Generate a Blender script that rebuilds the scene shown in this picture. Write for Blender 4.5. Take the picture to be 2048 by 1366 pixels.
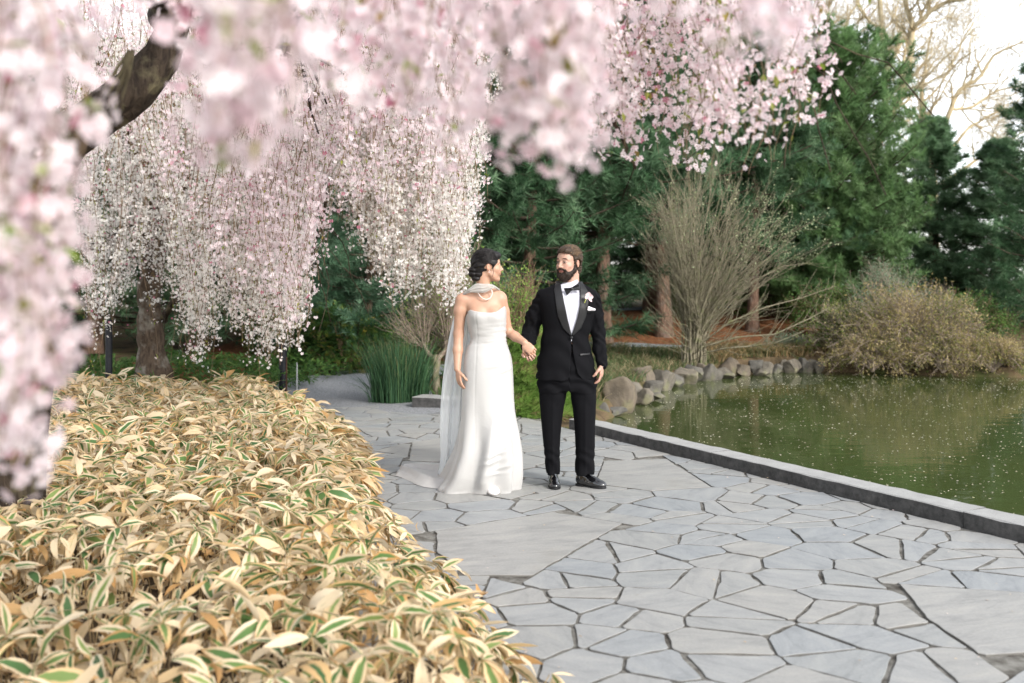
import bpy, math, random
import numpy as np
from mathutils import Vector, Matrix

random.seed(7)
RG = np.random.default_rng(7)
for o in list(bpy.data.objects):
    bpy.data.objects.remove(o)
sc = bpy.context.scene
C = sc.collection
# ------------------------------------------------------------------ camera, world, sun, exposure
F = 1991.0          # focal length in photo pixels (35 mm)
CH = 1.55           # camera height
HY = 561.0          # horizon row in the photo
cam_d = bpy.data.cameras.new('camera')
cam = bpy.data.objects.new('camera', cam_d)
C.objects.link(cam)
cam.location = (0, 0, CH)
cam.rotation_euler = (math.radians(90), 0, 0)
cam_d.sensor_width = 36.0
cam_d.lens = 35.0
cam_d.shift_y = -(683.0 - HY) / 2048.0
cam_d.clip_start = 0.05
cam_d.clip_end = 600
cam_d.dof.use_dof = True
cam_d.dof.focus_distance = 7.4
cam_d.dof.aperture_fstop = 2.0
sc.camera = cam

SUN_EL, SUN_AZ = 33.0, 141.0      # azimuth clockwise from +Y: the sun stands to the right, a little behind the camera
world = bpy.data.worlds.new('World')
sc.world = world
world.use_nodes = True
wn = world.node_tree
wn.nodes.clear()
sky = wn.nodes.new('ShaderNodeTexSky')
sky.sky_type = 'NISHITA'
sky.sun_disc = False
sky.sun_elevation = math.radians(SUN_EL)
sky.sun_rotation = math.radians(SUN_AZ)
sky.air_density = 1.0
sky.dust_density = 1.2
sky.ozone_density = 0.6
hs = wn.nodes.new('ShaderNodeHueSaturation')
hs.inputs['Saturation'].default_value = 0.22
bg = wn.nodes.new('ShaderNodeBackground')
bg.inputs['Strength'].default_value = 0.15
wo = wn.nodes.new('ShaderNodeOutputWorld')
wn.links.new(sky.outputs[0], hs.inputs['Color'])
wn.links.new(hs.outputs[0], bg.inputs['Color'])
wn.links.new(bg.outputs[0], wo.inputs['Surface'])
sun_d = bpy.data.lights.new('sun', 'SUN')
sun_d.energy = 1.15
sun_d.angle = math.radians(6)
sun_d.color = (1.0, 0.95, 0.88)
sun = bpy.data.objects.new('sun', sun_d)
C.objects.link(sun)
_az, _el = math.radians(SUN_AZ), math.radians(SUN_EL)
_dir = Vector((math.sin(_az) * math.cos(_el), math.cos(_az) * math.cos(_el), math.sin(_el)))
sun.rotation_euler = _dir.to_track_quat('Z', 'Y').to_euler()
sc.view_settings.view_transform = 'Standard'
sc.view_settings.look = 'None'
sc.view_settings.exposure = 1.62
sc.view_settings.gamma = 1.0
sc.view_settings.use_curve_mapping = False
sc.cycles.max_bounces = 7
sc.cycles.diffuse_bounces = 3
sc.cycles.glossy_bounces = 3
sc.cycles.transmission_bounces = 4
sc.cycles.transparent_max_bounces = 12
sc.cycles.use_denoising = True
sc.cycles.sample_clamp_indirect = 6.0

# ------------------------------------------------------------------ helpers
def P(px, py, d):
    return np.array([(px - 1024.0) / F * d, d, CH - (py - HY) / F * d])
def G(px, py, z=0.0):
    d = F * (CH - z) / (py - HY)
    return np.array([(px - 1024.0) / F * d, d])
def sstep(a, b, x):
    t = np.clip((np.asarray(x, float) - a) / (b - a), 0, 1)
    return t * t * (3 - 2 * t)

def tag(o, label=None, cat=None, group=None, kind=None):
    if label: o['label'] = label
    if cat: o['category'] = cat
    if group: o['group'] = group
    if kind: o['kind'] = kind
    return o
def empty(name, loc, label, cat, group=None):
    o = bpy.data.objects.new(name, None)
    C.objects.link(o)
    o.location = [float(c) for c in loc]
    o.empty_display_size = 0.1
    return tag(o, label, cat, group)
def mkmesh(name, V, Fs, mat=None, attrs=None, smooth=True, cols=None):
    V = np.asarray(V, np.float32)
    if not isinstance(Fs, (list, tuple)): Fs = [Fs]
    Fs = [np.asarray(f, np.int32) for f in Fs if len(f)]
    me = bpy.data.meshes.new(name)
    me.vertices.add(len(V))
    me.vertices.foreach_set('co', V.ravel())
    nl = sum(f.size for f in Fs)
    nf = sum(len(f) for f in Fs)
    me.loops.add(nl)
    me.polygons.add(nf)
    me.loops.foreach_set('vertex_index', np.concatenate([f.ravel() for f in Fs]))
    tot = np.concatenate([np.full(len(f), f.shape[1], np.int32) for f in Fs])
    st = np.concatenate([[0], np.cumsum(tot)[:-1]]).astype(np.int32)
    me.polygons.foreach_set('loop_start', st)
    me.polygons.foreach_set('use_smooth', np.full(nf, smooth, bool))
    if attrs:
        for k, a in attrs.items():
            at = me.attributes.new(k, 'FLOAT', 'POINT')
            at.data.foreach_set('value', np.asarray(a, np.float32).ravel())
    if cols is not None:
        at = me.attributes.new('col', 'FLOAT_COLOR', 'POINT')
        c4 = np.ones((len(V), 4), np.float32)
        c4[:, :3] = cols
        at.data.foreach_set('color', c4.ravel())
    me.update(calc_edges=True)
    if mat: me.materials.append(mat)
    return me
def link(name, me, parent=None, loc=None):
    o = bpy.data.objects.new(name, me)
    C.objects.link(o)
    if parent is not None: o.parent = parent
    if loc is not None: o.location = [float(c) for c in loc]
    return o
class Acc:
    def __init__(s): s.V = []; s.F = {}; s.n = 0; s.A = {}
    def add(s, V, Fs, **attrs):
        V = np.asarray(V, float).reshape(-1, 3)
        if not isinstance(Fs, (list, tuple)): Fs = [Fs]
        s.V.append(V)
        for f in Fs:
            f = np.asarray(f)
            if len(f): s.F.setdefault(f.shape[1], []).append(f + s.n)
        for k, a in attrs.items():
            s.A.setdefault(k, []).append(np.broadcast_to(np.asarray(a, float).ravel(), (len(V),)) if np.size(a) in (1, len(V)) else a)
        s.n += len(V)
    def mesh(s, name, mat, smooth=True):
        return mkmesh(name, np.concatenate(s.V), [np.concatenate(f) for f in s.F.values()], mat,
                      {k: np.concatenate(a) for k, a in s.A.items()}, smooth)
    def obj(s, name, mat, parent=None, loc=None, smooth=True):
        return link(name, s.mesh(name, mat, smooth), parent, loc)

def euler_mats(rx, ry, rz):
    cx, sx, cy, sy, cz, sz = np.cos(rx), np.sin(rx), np.cos(ry), np.sin(ry), np.cos(rz), np.sin(rz)
    M = np.empty((len(rx), 3, 3))
    M[:, 0, 0] = cz * cy; M[:, 0, 1] = cz * sy * sx - sz * cx; M[:, 0, 2] = cz * sy * cx + sz * sx
    M[:, 1, 0] = sz * cy; M[:, 1, 1] = sz * sy * sx + cz * cx; M[:, 1, 2] = sz * sy * cx - cz * sx
    M[:, 2, 0] = -sy; M[:, 2, 1] = cy * sx; M[:, 2, 2] = cy * cx
    return M
def rand_mats(n, rg=RG):
    q = rg.normal(size=(n, 4)); q /= np.linalg.norm(q, axis=1)[:, None]
    w, x, y, z = q.T
    return np.stack([np.stack([1-2*(y*y+z*z), 2*(x*y-z*w), 2*(x*z+y*w)], 1),
                     np.stack([2*(x*y+z*w), 1-2*(x*x+z*z), 2*(y*z-x*w)], 1),
                     np.stack([2*(x*z-y*w), 2*(y*z+x*w), 1-2*(x*x+y*y)], 1)], 1)
def scatter(tv, tf, pos, mats, scale):
    """n copies of a template: vertices, faces, index of the copy of each vertex"""
    n, k = len(pos), len(tv)
    V = np.einsum('nij,kj->nki', mats, tv) * np.asarray(scale).reshape(n, 1, -1) + pos[:, None, :]
    Fc = (tf[None] + (np.arange(n) * k)[:, None, None]).reshape(-1, tf.shape[1])
    return V.reshape(-1, 3), Fc, np.repeat(np.arange(n), k)
def tubes(Pth, R, k=5, caps=False):
    """Pth (m,n,3), R (m,n) -> V, quads"""
    Pth = np.asarray(Pth, float); R = np.asarray(R, float)
    if Pth.ndim == 2: Pth = Pth[None]
    R = R.reshape(len(Pth), -1)
    m, n, _ = Pth.shape
    T = np.gradient(Pth, axis=1)
    T /= np.linalg.norm(T, axis=2, keepdims=True) + 1e-9
    main = Pth[:, -1] - Pth[:, 0]
    ref = np.where(np.abs(main[:, 2:3]) > np.abs(main[:, 0:1]) + np.abs(main[:, 1:2]), np.array([[1.0, 0.1, 0]]), np.array([[0.05, 0.1, 1.0]]))
    ref = np.broadcast_to(ref[:, None, :], T.shape)
    A = np.cross(T, ref); A /= np.linalg.norm(A, axis=2, keepdims=True) + 1e-9
    B = np.cross(T, A)
    th = np.arange(k) / k * 2 * np.pi
    V = Pth[:, :, None, :] + R[:, :, None, None] * (A[:, :, None, :] * np.cos(th)[:, None] + B[:, :, None, :] * np.sin(th)[:, None])
    i = np.arange(m)[:, None, None] * n * k; j = np.arange(n - 1)[None, :, None] * k; l = np.arange(k)[None, None, :]; l2 = (l + 1) % k
    Q = np.stack([i + j + l, i + j + l2, i + j + k + l2, i + j + k + l], -1).reshape(-1, 4)
    return V.reshape(-1, 3), Q
def spline(pts, n):
    """Catmull-Rom through pts (rows of any width) resampled to n rows"""
    p = np.asarray(pts, float)
    p = np.vstack([2 * p[0] - p[1], p, 2 * p[-1] - p[-2]])
    seg = len(p) - 3
    t = np.linspace(0, seg - 1e-6, n); i = t.astype(int); u = (t - i)[:, None]
    a, b, c, d = p[i], p[i + 1], p[i + 2], p[i + 3]
    return 0.5 * (2 * b + (c - a) * u + (2 * a - 5 * b + 4 * c - d) * u**2 + (3 * b - a - 3 * c + d) * u**3)
def grow(Pp, Rp, nch, t0, t1, ang, length, npts=5, bend=(0, 0, 0), wob=0.08, rr=0.55, rend=0.3, rg=RG, flat=1.0):
    """children sprouting from parent paths"""
    m, n, _ = Pp.shape
    par = np.repeat(np.arange(m), nch); k = len(par)
    t = rg.uniform(t0, t1, k) * (n - 1.001); i = t.astype(int); u = t - i
    base = Pp[par, i] * (1 - u)[:, None] + Pp[par, i + 1] * u[:, None]
    T = Pp[par, i + 1] - Pp[par, i]; T /= np.linalg.norm(T, axis=1)[:, None] + 1e-9
    rnd = rg.normal(size=(k, 3)); rnd[:, 2] *= flat
    side = rnd - (rnd * T).sum(1)[:, None] * T; side /= np.linalg.norm(side, axis=1)[:, None] + 1e-9
    a = np.radians(rg.uniform(ang[0], ang[1], k))[:, None]
    D = T * np.cos(a) + side * np.sin(a)
    L = rg.uniform(length[0], length[1], k) * (1 - 0.45 * (t / (n - 1)))
    s = np.linspace(0, 1, npts)
    W = rg.normal(size=(k, npts, 3)) * wob; W[:, 0] = 0; W = np.cumsum(W, 1) / npts
    Pc = base[:, None] + (D[:, None] * s[None, :, None] + W + np.asarray(bend)[None, None] * (s**2)[None, :, None]) * L[:, None, None]
    r0 = (Rp[par, i] * (1 - u) + Rp[par, i + 1] * u) * rr
    Rc = r0[:, None] * (1 - (1 - rend) * s[None])
    return Pc, Rc

# ------------------------------------------------------------------ materials
def newmat(name):
    m = bpy.data.materials.new(name); m.use_nodes = True
    nt = m.node_tree; nt.nodes.clear()
    out = nt.nodes.new('ShaderNodeOutputMaterial')
    return m, nt, out
def N(nt, t, **kw):
    n = nt.nodes.new(t)
    for k, v in kw.items():
        if k in n.inputs: n.inputs[k].default_value = v
        else: setattr(n, k, v)
    return n
def ramp(nt, fac, stops, interp='LINEAR'):
    r = nt.nodes.new('ShaderNodeValToRGB'); r.color_ramp.interpolation = interp
    e = r.color_ramp.elements
    while len(e) < len(stops): e.new(0.5)
    for el, (p, c) in zip(e, stops):
        el.position = p; el.color = (*c, 1)
    if fac is not None: nt.links.new(fac, r.inputs[0])
    return r
def noise(nt, scale, detail=4, rough=0.55, co=None, dist=0.0):
    n = nt.nodes.new('ShaderNodeTexNoise'); n.inputs['Scale'].default_value = scale
    n.inputs['Detail'].default_value = detail; n.inputs['Roughness'].default_value = rough; n.inputs['Distortion'].default_value = dist
    if co is not None: nt.links.new(co, n.inputs['Vector'])
    return n
def mixc(nt, fac, a, b, mode='MIX'):
    m = nt.nodes.new('ShaderNodeMix'); m.data_type = 'RGBA'; m.blend_type = mode
    for sock, v in ((m.inputs[0], fac), (m.inputs[6], a), (m.inputs[7], b)):
        if hasattr(v, 'links') or hasattr(v, 'is_linked'): nt.links.new(v, sock)
        elif isinstance(v, (int, float)): sock.default_value = v
        else: sock.default_value = (*v, 1)
    return m.outputs[2]
def bump(nt, h, strength, dist=0.01, normal=None):
    b = nt.nodes.new('ShaderNodeBump'); b.inputs['Strength'].default_value = strength; b.inputs['Distance'].default_value = dist
    nt.links.new(h, b.inputs['Height'])
    if normal is not None: nt.links.new(normal, b.inputs['Normal'])
    return b.outputs[0]
def attr(nt, name):
    a = nt.nodes.new('ShaderNodeAttribute'); a.attribute_name = name
    return a
def leaf_mat(name, stops, trans=0.35, rough=0.55, spec=0.3, noise_amt=0.25, nscale=6.0):
    """foliage coloured by the per-leaf random attribute, part of the light passing through"""
    m, nt, out = newmat(name)
    r = ramp(nt, attr(nt, 'rnd').outputs['Fac'], stops)
    geo = nt.nodes.new('ShaderNodeNewGeometry')
    n = noise(nt, nscale, 2, co=geo.outputs['Position'])
    v = ramp(nt, n.outputs['Fac'], [(0.3, (1 - noise_amt,) * 3), (0.7, (1 + noise_amt,) * 3)])
    col = mixc(nt, 1.0, r.outputs[0], v.outputs[0], 'MULTIPLY')
    b = N(nt, 'ShaderNodeBsdfPrincipled', Roughness=rough)
    b.inputs['Specular IOR Level'].default_value = spec
    nt.links.new(col, b.inputs['Base Color'])
    t = nt.nodes.new('ShaderNodeBsdfTranslucent'); nt.links.new(col, t.inputs['Color'])
    mx = nt.nodes.new('ShaderNodeMixShader'); mx.inputs[0].default_value = trans
    nt.links.new(b.outputs[0], mx.inputs[1]); nt.links.new(t.outputs[0], mx.inputs[2])
    nt.links.new(mx.outputs[0], out.inputs[0])
    return m
def surf_mat(name, c1, c2, scale=8, rough=0.8, bs=0.3, bd=0.01, spec=0.3, detail=8, stretch=None, c3=None, bscale=None, lo=0.35, hi=0.65):
    m, nt, out = newmat(name)
    tc = nt.nodes.new('ShaderNodeTexCoord'); co = tc.outputs['Object']
    if stretch:
        mp = nt.nodes.new('ShaderNodeMapping'); mp.inputs['Scale'].default_value = stretch
        nt.links.new(co, mp.inputs[0]); co = mp.outputs[0]
    n = noise(nt, scale, detail, 0.6, co)
    stops = [(lo, c1), (hi, c2)] if c3 is None else [(lo, c1), (0.5 * (lo + hi), c2), (hi, c3)]
    r = ramp(nt, n.outputs['Fac'], stops)
    b = N(nt, 'ShaderNodeBsdfPrincipled', Roughness=rough)
    b.inputs['Specular IOR Level'].default_value = spec
    nt.links.new(r.outputs[0], b.inputs['Base Color'])
    n2 = noise(nt, bscale or scale * 3, detail, 0.65, co)
    nt.links.new(bump(nt, n2.outputs['Fac'], bs, bd), b.inputs['Normal'])
    nt.links.new(b.outputs[0], out.inputs[0])
    return m

def petal_mat(name, c0, c1, c2):
    m, nt, out = newmat(name)
    r = ramp(nt, attr(nt, 'rnd').outputs['Fac'], [(0.0, c0), (0.55, c1), (0.93, c2), (1.0, (0.55, 0.2, 0.28))])
    # pinker heart of each flower
    cen = ramp(nt, attr(nt, 'v').outputs['Fac'], [(0.0, (0.85, 0.60, 0.60)), (0.30, (1, 1, 1))])
    col = mixc(nt, 1.0, r.outputs[0], cen.outputs[0], 'MULTIPLY')
    b = N(nt, 'ShaderNodeBsdfPrincipled', Roughness=0.6)
    b.inputs['Specular IOR Level'].default_value = 0.2
    nt.links.new(col, b.inputs['Base Color'])
    t = nt.nodes.new('ShaderNodeBsdfTranslucent'); nt.links.new(col, t.inputs['Color'])
    mx = nt.nodes.new('ShaderNodeMixShader'); mx.inputs[0].default_value = 0.5
    nt.links.new(b.outputs[0], mx.inputs[1]); nt.links.new(t.outputs[0], mx.inputs[2])
    nt.links.new(mx.outputs[0], out.inputs[0])
    return m

M = {}
M['petal_pink'] = petal_mat('petal_pink', (0.81, 0.735, 0.745), (0.80, 0.69, 0.715), (0.76, 0.57, 0.62))
M['petal_white'] = petal_mat('petal_white', (0.86, 0.855, 0.82), (0.86, 0.82, 0.79), (0.83, 0.71, 0.70))
M['young_leaf'] = leaf_mat('young_leaf', [(0, (0.16, 0.25, 0.035)), (0.6, (0.30, 0.34, 0.06)), (1, (0.30, 0.16, 0.05))], 0.45)
M['twig'] = surf_mat('twig', (0.13, 0.085, 0.05), (0.26, 0.18, 0.11), 20)
def bark_mat(name, c1, c2, moss, sc_=1.0, bs=0.9):
    m, nt, out = newmat(name)
    tc = nt.nodes.new('ShaderNodeTexCoord')
    mp = nt.nodes.new('ShaderNodeMapping'); mp.inputs['Scale'].default_value = (3.2 * sc_, 3.2 * sc_, 0.8 * sc_)
    nt.links.new(tc.outputs['Object'], mp.inputs[0])
    vo = nt.nodes.new('ShaderNodeTexVoronoi'); vo.inputs['Scale'].default_value = 7; nt.links.new(mp.outputs[0], vo.inputs['Vector'])
    n = noise(nt, 9, 8, 0.65, mp.outputs[0], 0.6)
    r = ramp(nt, n.outputs['Fac'], [(0.33, c1), (0.66, c2)])
    n2 = noise(nt, 5 * sc_, 5, 0.6, tc.outputs['Object'])
    f = ramp(nt, n2.outputs['Fac'], [(0.52, (0, 0, 0)), (0.66, (1, 1, 1))])
    col = mixc(nt, f.outputs[0], r.outputs[0], moss)
    b = N(nt, 'ShaderNodeBsdfPrincipled', Roughness=0.9); b.inputs['Specular IOR Level'].default_value = 0.15
    nt.links.new(col, b.inputs['Base Color'])
    b1 = bump(nt, vo.outputs['Distance'], bs, 0.02)
    nt.links.new(bump(nt, n.outputs['Fac'], bs, 0.02, b1), b.inputs['Normal'])
    nt.links.new(b.outputs[0], out.inputs[0])
    return m
M['bark_dark'] = bark_mat('bark_dark', (0.014, 0.010, 0.008), (0.055, 0.040, 0.028), (0.10, 0.085, 0.05))
M['bark_cherry'] = bark_mat('bark_cherry', (0.035, 0.024, 0.017), (0.13, 0.095, 0.068), (0.20, 0.18, 0.15))
M['bark_pine'] = bark_mat('bark_pine', (0.05, 0.03, 0.02), (0.19, 0.12, 0.085), (0.14, 0.11, 0.09))
M['bark_plane'] = bark_mat('bark_plane', (0.32, 0.25, 0.14), (0.52, 0.45, 0.31), (0.40, 0.31, 0.18), 0.4, 0.2)
M['bark_willow'] = bark_mat('bark_willow', (0.12, 0.108, 0.070), (0.26, 0.23, 0.165), (0.14, 0.15, 0.07), 1.5, 0.3)
M['needle'] = leaf_mat('needle', [(0, (0.055, 0.115, 0.042)), (0.55, (0.135, 0.24, 0.088)), (1, (0.25, 0.36, 0.17))], 0.45, 0.5, 0.35, 0.3, 1.4)
M['needle_pine'] = leaf_mat('needle_pine', [(0, (0.022, 0.056, 0.024)), (0.5, (0.068, 0.145, 0.066)), (1, (0.18, 0.28, 0.155))], 0.4, 0.5, 0.35, 0.35, 1.2)
M['needle_blue'] = leaf_mat('needle_blue', [(0, (0.035, 0.085, 0.045)), (0.5, (0.085, 0.17, 0.095)), (1, (0.17, 0.27, 0.17))], 0.4, 0.5, 0.35, 0.3, 1.4)
M['needle_dark'] = leaf_mat('needle_dark', [(0, (0.065, 0.125, 0.06)), (0.55, (0.125, 0.22, 0.11)), (1, (0.21, 0.31, 0.18))], 0.48, 0.5, 0.35, 0.35, 1.2)
# ------------------------------------------------------------------ terrain and pond
CURB0 = np.array([0.60, 10.45]); CURBD = np.array([0.471, -0.882]); CURBN = np.array([0.882, 0.471])   # along towards the camera; across towards the water
CURB_W = 0.22
def curb_pt(s, w): return CURB0 + CURBD * s + CURBN * w
_far = [(1.2, 12.3), (1.6, 13.7), (2.1, 15.1), (2.7, 16.3), (3.4, 17.2), (4.2, 17.9), (5.6, 18.2), (6.6, 17.9), (7.6, 17.3), (8.6, 17.0), (12, 16.9), (30, 17)]
POND = np.array([curb_pt(0.05, 0.02), *_far, (30, -4), curb_pt(16.5, 0.02)][::1])
def sdist_poly(X, Y, poly):
    """signed distance, positive inside"""
    X = np.asarray(X, float); Y = np.asarray(Y, float)
    dmin = np.full(X.shape, 1e9); ins = np.zeros(X.shape, bool)
    n = len(poly)
    for i in range(n):
        a, b = poly[i], poly[(i + 1) % n]
        ab = b - a
        t = np.clip(((X - a[0]) * ab[0] + (Y - a[1]) * ab[1]) / (ab @ ab), 0, 1)
        dmin = np.minimum(dmin, np.hypot(X - a[0] - t * ab[0], Y - a[1] - t * ab[1]))
        c = ((a[1] > Y) != (b[1] > Y)) & (X < (b[0] - a[0]) * (Y - a[1]) / (b[1] - a[1] + 1e-12) + a[0])
        ins ^= c
    return np.where(ins, dmin, -dmin)
WATER_Z = -0.10
BAMBOO = np.array([(0.34, 2.4), (0.17, 3.4), (-0.12, 4.2), (-0.44, 5.1), (-0.97, 6.6), (-1.24, 8.2), (-1.7, 10.0), (-2.35, 11.3), (-3.2, 12.0), (-9, 12.2), (-9, 1.2), (0.5, 1.2)])
def lump(x, y, s=1.0):
    return np.sin(x * 1.7 * s + 0.6) * np.cos(y * 1.3 * s + 1.1) * 0.5 + np.sin(x * 3.9 * s + y * 2.7 * s) * 0.25 + np.cos(x * 7.3 * s - y * 6.1 * s) * 0.12
def ground_h(X, Y):
    X = np.asarray(X, float); Y = np.asarray(Y, float)
    h = -0.05 + 0 * X
    right = sstep(-2.0, 0.5, X)
    h = h + right * (0.13 * sstep(11.2, 12.6, Y) + 0.10 * sstep(16.5, 18.5, Y) + 0.55 * sstep(20.5, 25.5, Y))
    h = h + (1 - right) * (0.10 * sstep(13.2, 15.5, Y) + 0.45 * sstep(17, 27, Y))
    h = h + 0.03 * lump(X, Y) * sstep(12.8, 15, Y)
    sd = sdist_poly(X, Y, POND)
    return h * (1 - sstep(0.0, 0.25, sd)) - 0.7 * sstep(0.0, 0.45, sd)
def sheet(name, xs, ys, zf, mat, kind='structure', parent=None):
    X, Y = np.meshgrid(xs, ys); Z = zf(X, Y)
    V = np.stack([X, Y, Z], -1).reshape(-1, 3)
    nx, ny = len(xs), len(ys)
    i = (np.arange(ny - 1)[:, None] * nx + np.arange(nx - 1)[None]).ravel()
    Q = np.stack([i, i + 1, i + nx + 1, i + nx], -1)
    o = link(name, mkmesh(name, V, Q, mat), parent)
    if kind: o['kind'] = kind
    return o
M['soil'] = surf_mat('soil', (0.05, 0.038, 0.022), (0.12, 0.085, 0.05), 2.2, 0.95, 0.8, 0.03, 0.1, 9, c3=(0.075, 0.09, 0.03), bscale=25)
xs = np.unique(np.concatenate([np.linspace(-300, -14, 18), np.arange(-14, 14, 0.2), np.linspace(14, 300, 18)]))
ys = np.unique(np.concatenate([np.linspace(-60, -2, 10), np.arange(-2, 30, 0.2), np.linspace(30, 420, 20)]))
sheet('ground', xs, ys, ground_h, M['soil'])

# water
m, nt, out = newmat('pond_water')
tc = nt.nodes.new('ShaderNodeTexCoord')
b = N(nt, 'ShaderNodeBsdfPrincipled', Roughness=0.035, IOR=1.33)
n0 = noise(nt, 0.35, 3, 0.5, tc.outputs['Object'])
r = ramp(nt, n0.outputs['Fac'], [(0.3, (0.036, 0.050, 0.016)), (0.7, (0.054, 0.070, 0.022))])
nt.links.new(r.outputs[0], b.inputs['Base Color'])
mp = nt.nodes.new('ShaderNodeMapping'); mp.inputs['Scale'].default_value = (1, 2.2, 1); nt.links.new(tc.outputs['Object'], mp.inputs[0])
n1 = noise(nt, 7, 3, 0.5, mp.outputs[0]); n2 = noise(nt, 1.6, 2, 0.5, mp.outputs[0])
b1 = bump(nt, n1.outputs['Fac'], 0.035, 0.02)
nt.links.new(bump(nt, n2.outputs['Fac'], 0.07, 0.05, b1), b.inputs['Normal'])
nt.links.new(b.outputs[0], out.inputs[0])
M['water'] = m
wpoly = [curb_pt(0.0, 0.15), *[np.array(p) + np.array([-0.3, 0.5]) for p in _far], np.array((31, -4)), curb_pt(16.5, 0.15)]
me = bpy.data.meshes.new('pond_water')
me.from_pydata([(p[0], p[1], WATER_Z) for p in wpoly], [], [list(range(len(wpoly)))]); me.materials.append(M['water'])
link('pond_water', me)['kind'] = 'structure'

# petals and scum floating on the water
n = 4200
px_ = RG.uniform(0.8, 12, n * 3); py_ = 5.0 + 12.5 * RG.uniform(0, 1, n * 3) ** 1.0
ok = (sdist_poly(px_, py_, POND) > 0.2) & (np.abs(px_) < py_ * 0.6 + 0.5)
dens = 0.45 + 0.9 * np.clip(lump(px_, py_, 0.9) + 0.3, 0, 1)
ok &= RG.uniform(0, 1, n * 3) < dens
px_, py_ = px_[ok][:n], py_[ok][:n]
k = len(px_)
th = np.arange(6) / 6 * 2 * np.pi
tv = np.stack([np.cos(th), 0.7 * np.sin(th), 0.12 * np.cos(2 * th)], -1)
tf = np.array([[0, 1, 2, 3], [3, 4, 5, 0]])
z0 = np.zeros(k)
V, Q, idx = scatter(tv, tf, np.stack([px_, py_, z0 + WATER_Z + 0.002], -1), euler_mats(RG.normal(0, .12, k), RG.normal(0, .12, k), RG.uniform(0, 6.3, k)), RG.uniform(0.003, 0.0115, k) * (0.75 + 0.03 * py_))
M['petal_float'] = leaf_mat('petal_float', [(0, (0.55, 0.50, 0.44)), (0.5, (0.40, 0.37, 0.27)), (1, (0.20, 0.20, 0.10))], 0.1)
o = link('floating_petals', mkmesh('floating_petals', V, Q, M['petal_float'], {'rnd': RG.uniform(0, 1, k)[idx]}))
tag(o, 'pale fallen petals scattered over the dark green pond water', 'petals', kind='stuff')

# paths and planting beds draped on the ground
M['gravel'] = surf_mat('gravel', (0.15, 0.155, 0.165), (0.32, 0.33, 0.345), 45, 0.95, 0.9, 0.015, 0.2, 6, bscale=90)
M['asphalt'] = surf_mat('path_stone', (0.16, 0.18, 0.19), (0.26, 0.28, 0.29), 5, 0.9, 0.3, 0.01)
M['mulch'] = surf_mat('mulch', (0.10, 0.042, 0.020), (0.24, 0.105, 0.048), 9, 0.95, 1.0, 0.03, 0.1, 10, bscale=40, stretch=(1, 1, 1))
def strip(name, pts, wid, mat, lift):
    p = spline([(a, b_, w) for (a, b_), w in zip(pts, wid)], 60)
    T = np.gradient(p[:, :2], axis=0); T /= np.linalg.norm(T, axis=1)[:, None]
    Nn = np.stack([-T[:, 1], T[:, 0]], -1)
    s = np.linspace(-0.5, 0.5, 9)
    XY = p[:, None, :2] + Nn[:, None] * s[None, :, None] * p[:, 2][:, None, None]
    XY = XY + 0.03 * np.sin(XY[..., ::-1] * 5) * (np.abs(s)[None, :, None] * 2) ** 4
    Z = ground_h(XY[..., 0], XY[..., 1]) + lift
    V = np.concatenate([XY, Z[..., None]], -1).reshape(-1, 3)
    i = (np.arange(59)[:, None] * 9 + np.arange(8)[None]).ravel()
    o = link(name, mkmesh(name, V, np.stack([i, i + 1, i + 10, i + 9], -1), mat))
    o['kind'] = 'structure'
    return o
def blob_sheet(name, poly, mat, lift, step=0.25):
    poly = np.array(poly, float)
    x0, y0 = poly.min(0) - 0.3; x1, y1 = poly.max(0) + 0.3
    xs = np.arange(x0, x1, step); ys = np.arange(y0, y1, step)
    X, Y = np.meshgrid(xs, ys)
    sd = sdist_poly(X, Y, poly) + 0.15 * lump(X, Y, 1.5)
    Z = ground_h(X, Y) + np.minimum(lift, lift * sstep(-0.3, 0.15, sd) - 0.12 * sstep(0.1, -0.5, sd))
    V = np.stack([X, Y, Z], -1).reshape(-1, 3)
    nx = len(xs)
    i = (np.arange(len(ys) - 1)[:, None] * nx + np.arange(nx - 1)[None]).ravel()
    Q = np.stack([i, i + 1, i + nx + 1, i + nx], -1)
    Q = Q[(sd.ravel()[Q] > -0.45).any(1)]
    o = link(name, mkmesh(name, V, Q, mat)); o['kind'] = 'structure'
    return o
blob_sheet('mulch_bed', [(-6, 18.6), (0, 18.0), (3.4, 18.3), (5.5, 18.5), (9, 18.3), (9, 29), (-6, 29)], M['mulch'], 0.03)
blob_sheet('mulch_verge', [(-4.3, 13.0), (-3.2, 15.9), (-1.9, 16.4), (-2.2, 18), (-7, 18), (-7, 13)], M['mulch'], 0.02)
strip('gravel_path', [(-1.4, 11.4), (-2.0, 13.2), (-2.35, 14.6), (-1.6, 16.0), (0.0, 16.8), (1.2, 18.3)], [2.0, 2.0, 2.1, 1.6, 1.3, 1.2], M['gravel'], 0.045)
strip('garden_path', [(0.6, 20.9), (2.3, 20.2), (4.5, 19.5), (6.3, 19.25), (8, 19.2), (12, 19.4)], [0.95] * 6, M['asphalt'], 0.06)
strip('upper_path', [(-3, 25.5), (1.0, 25.9), (2.6, 26.3), (3.9, 27.4), (6, 29.5)], [1.8] * 5, M['asphalt'], 0.06)

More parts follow.
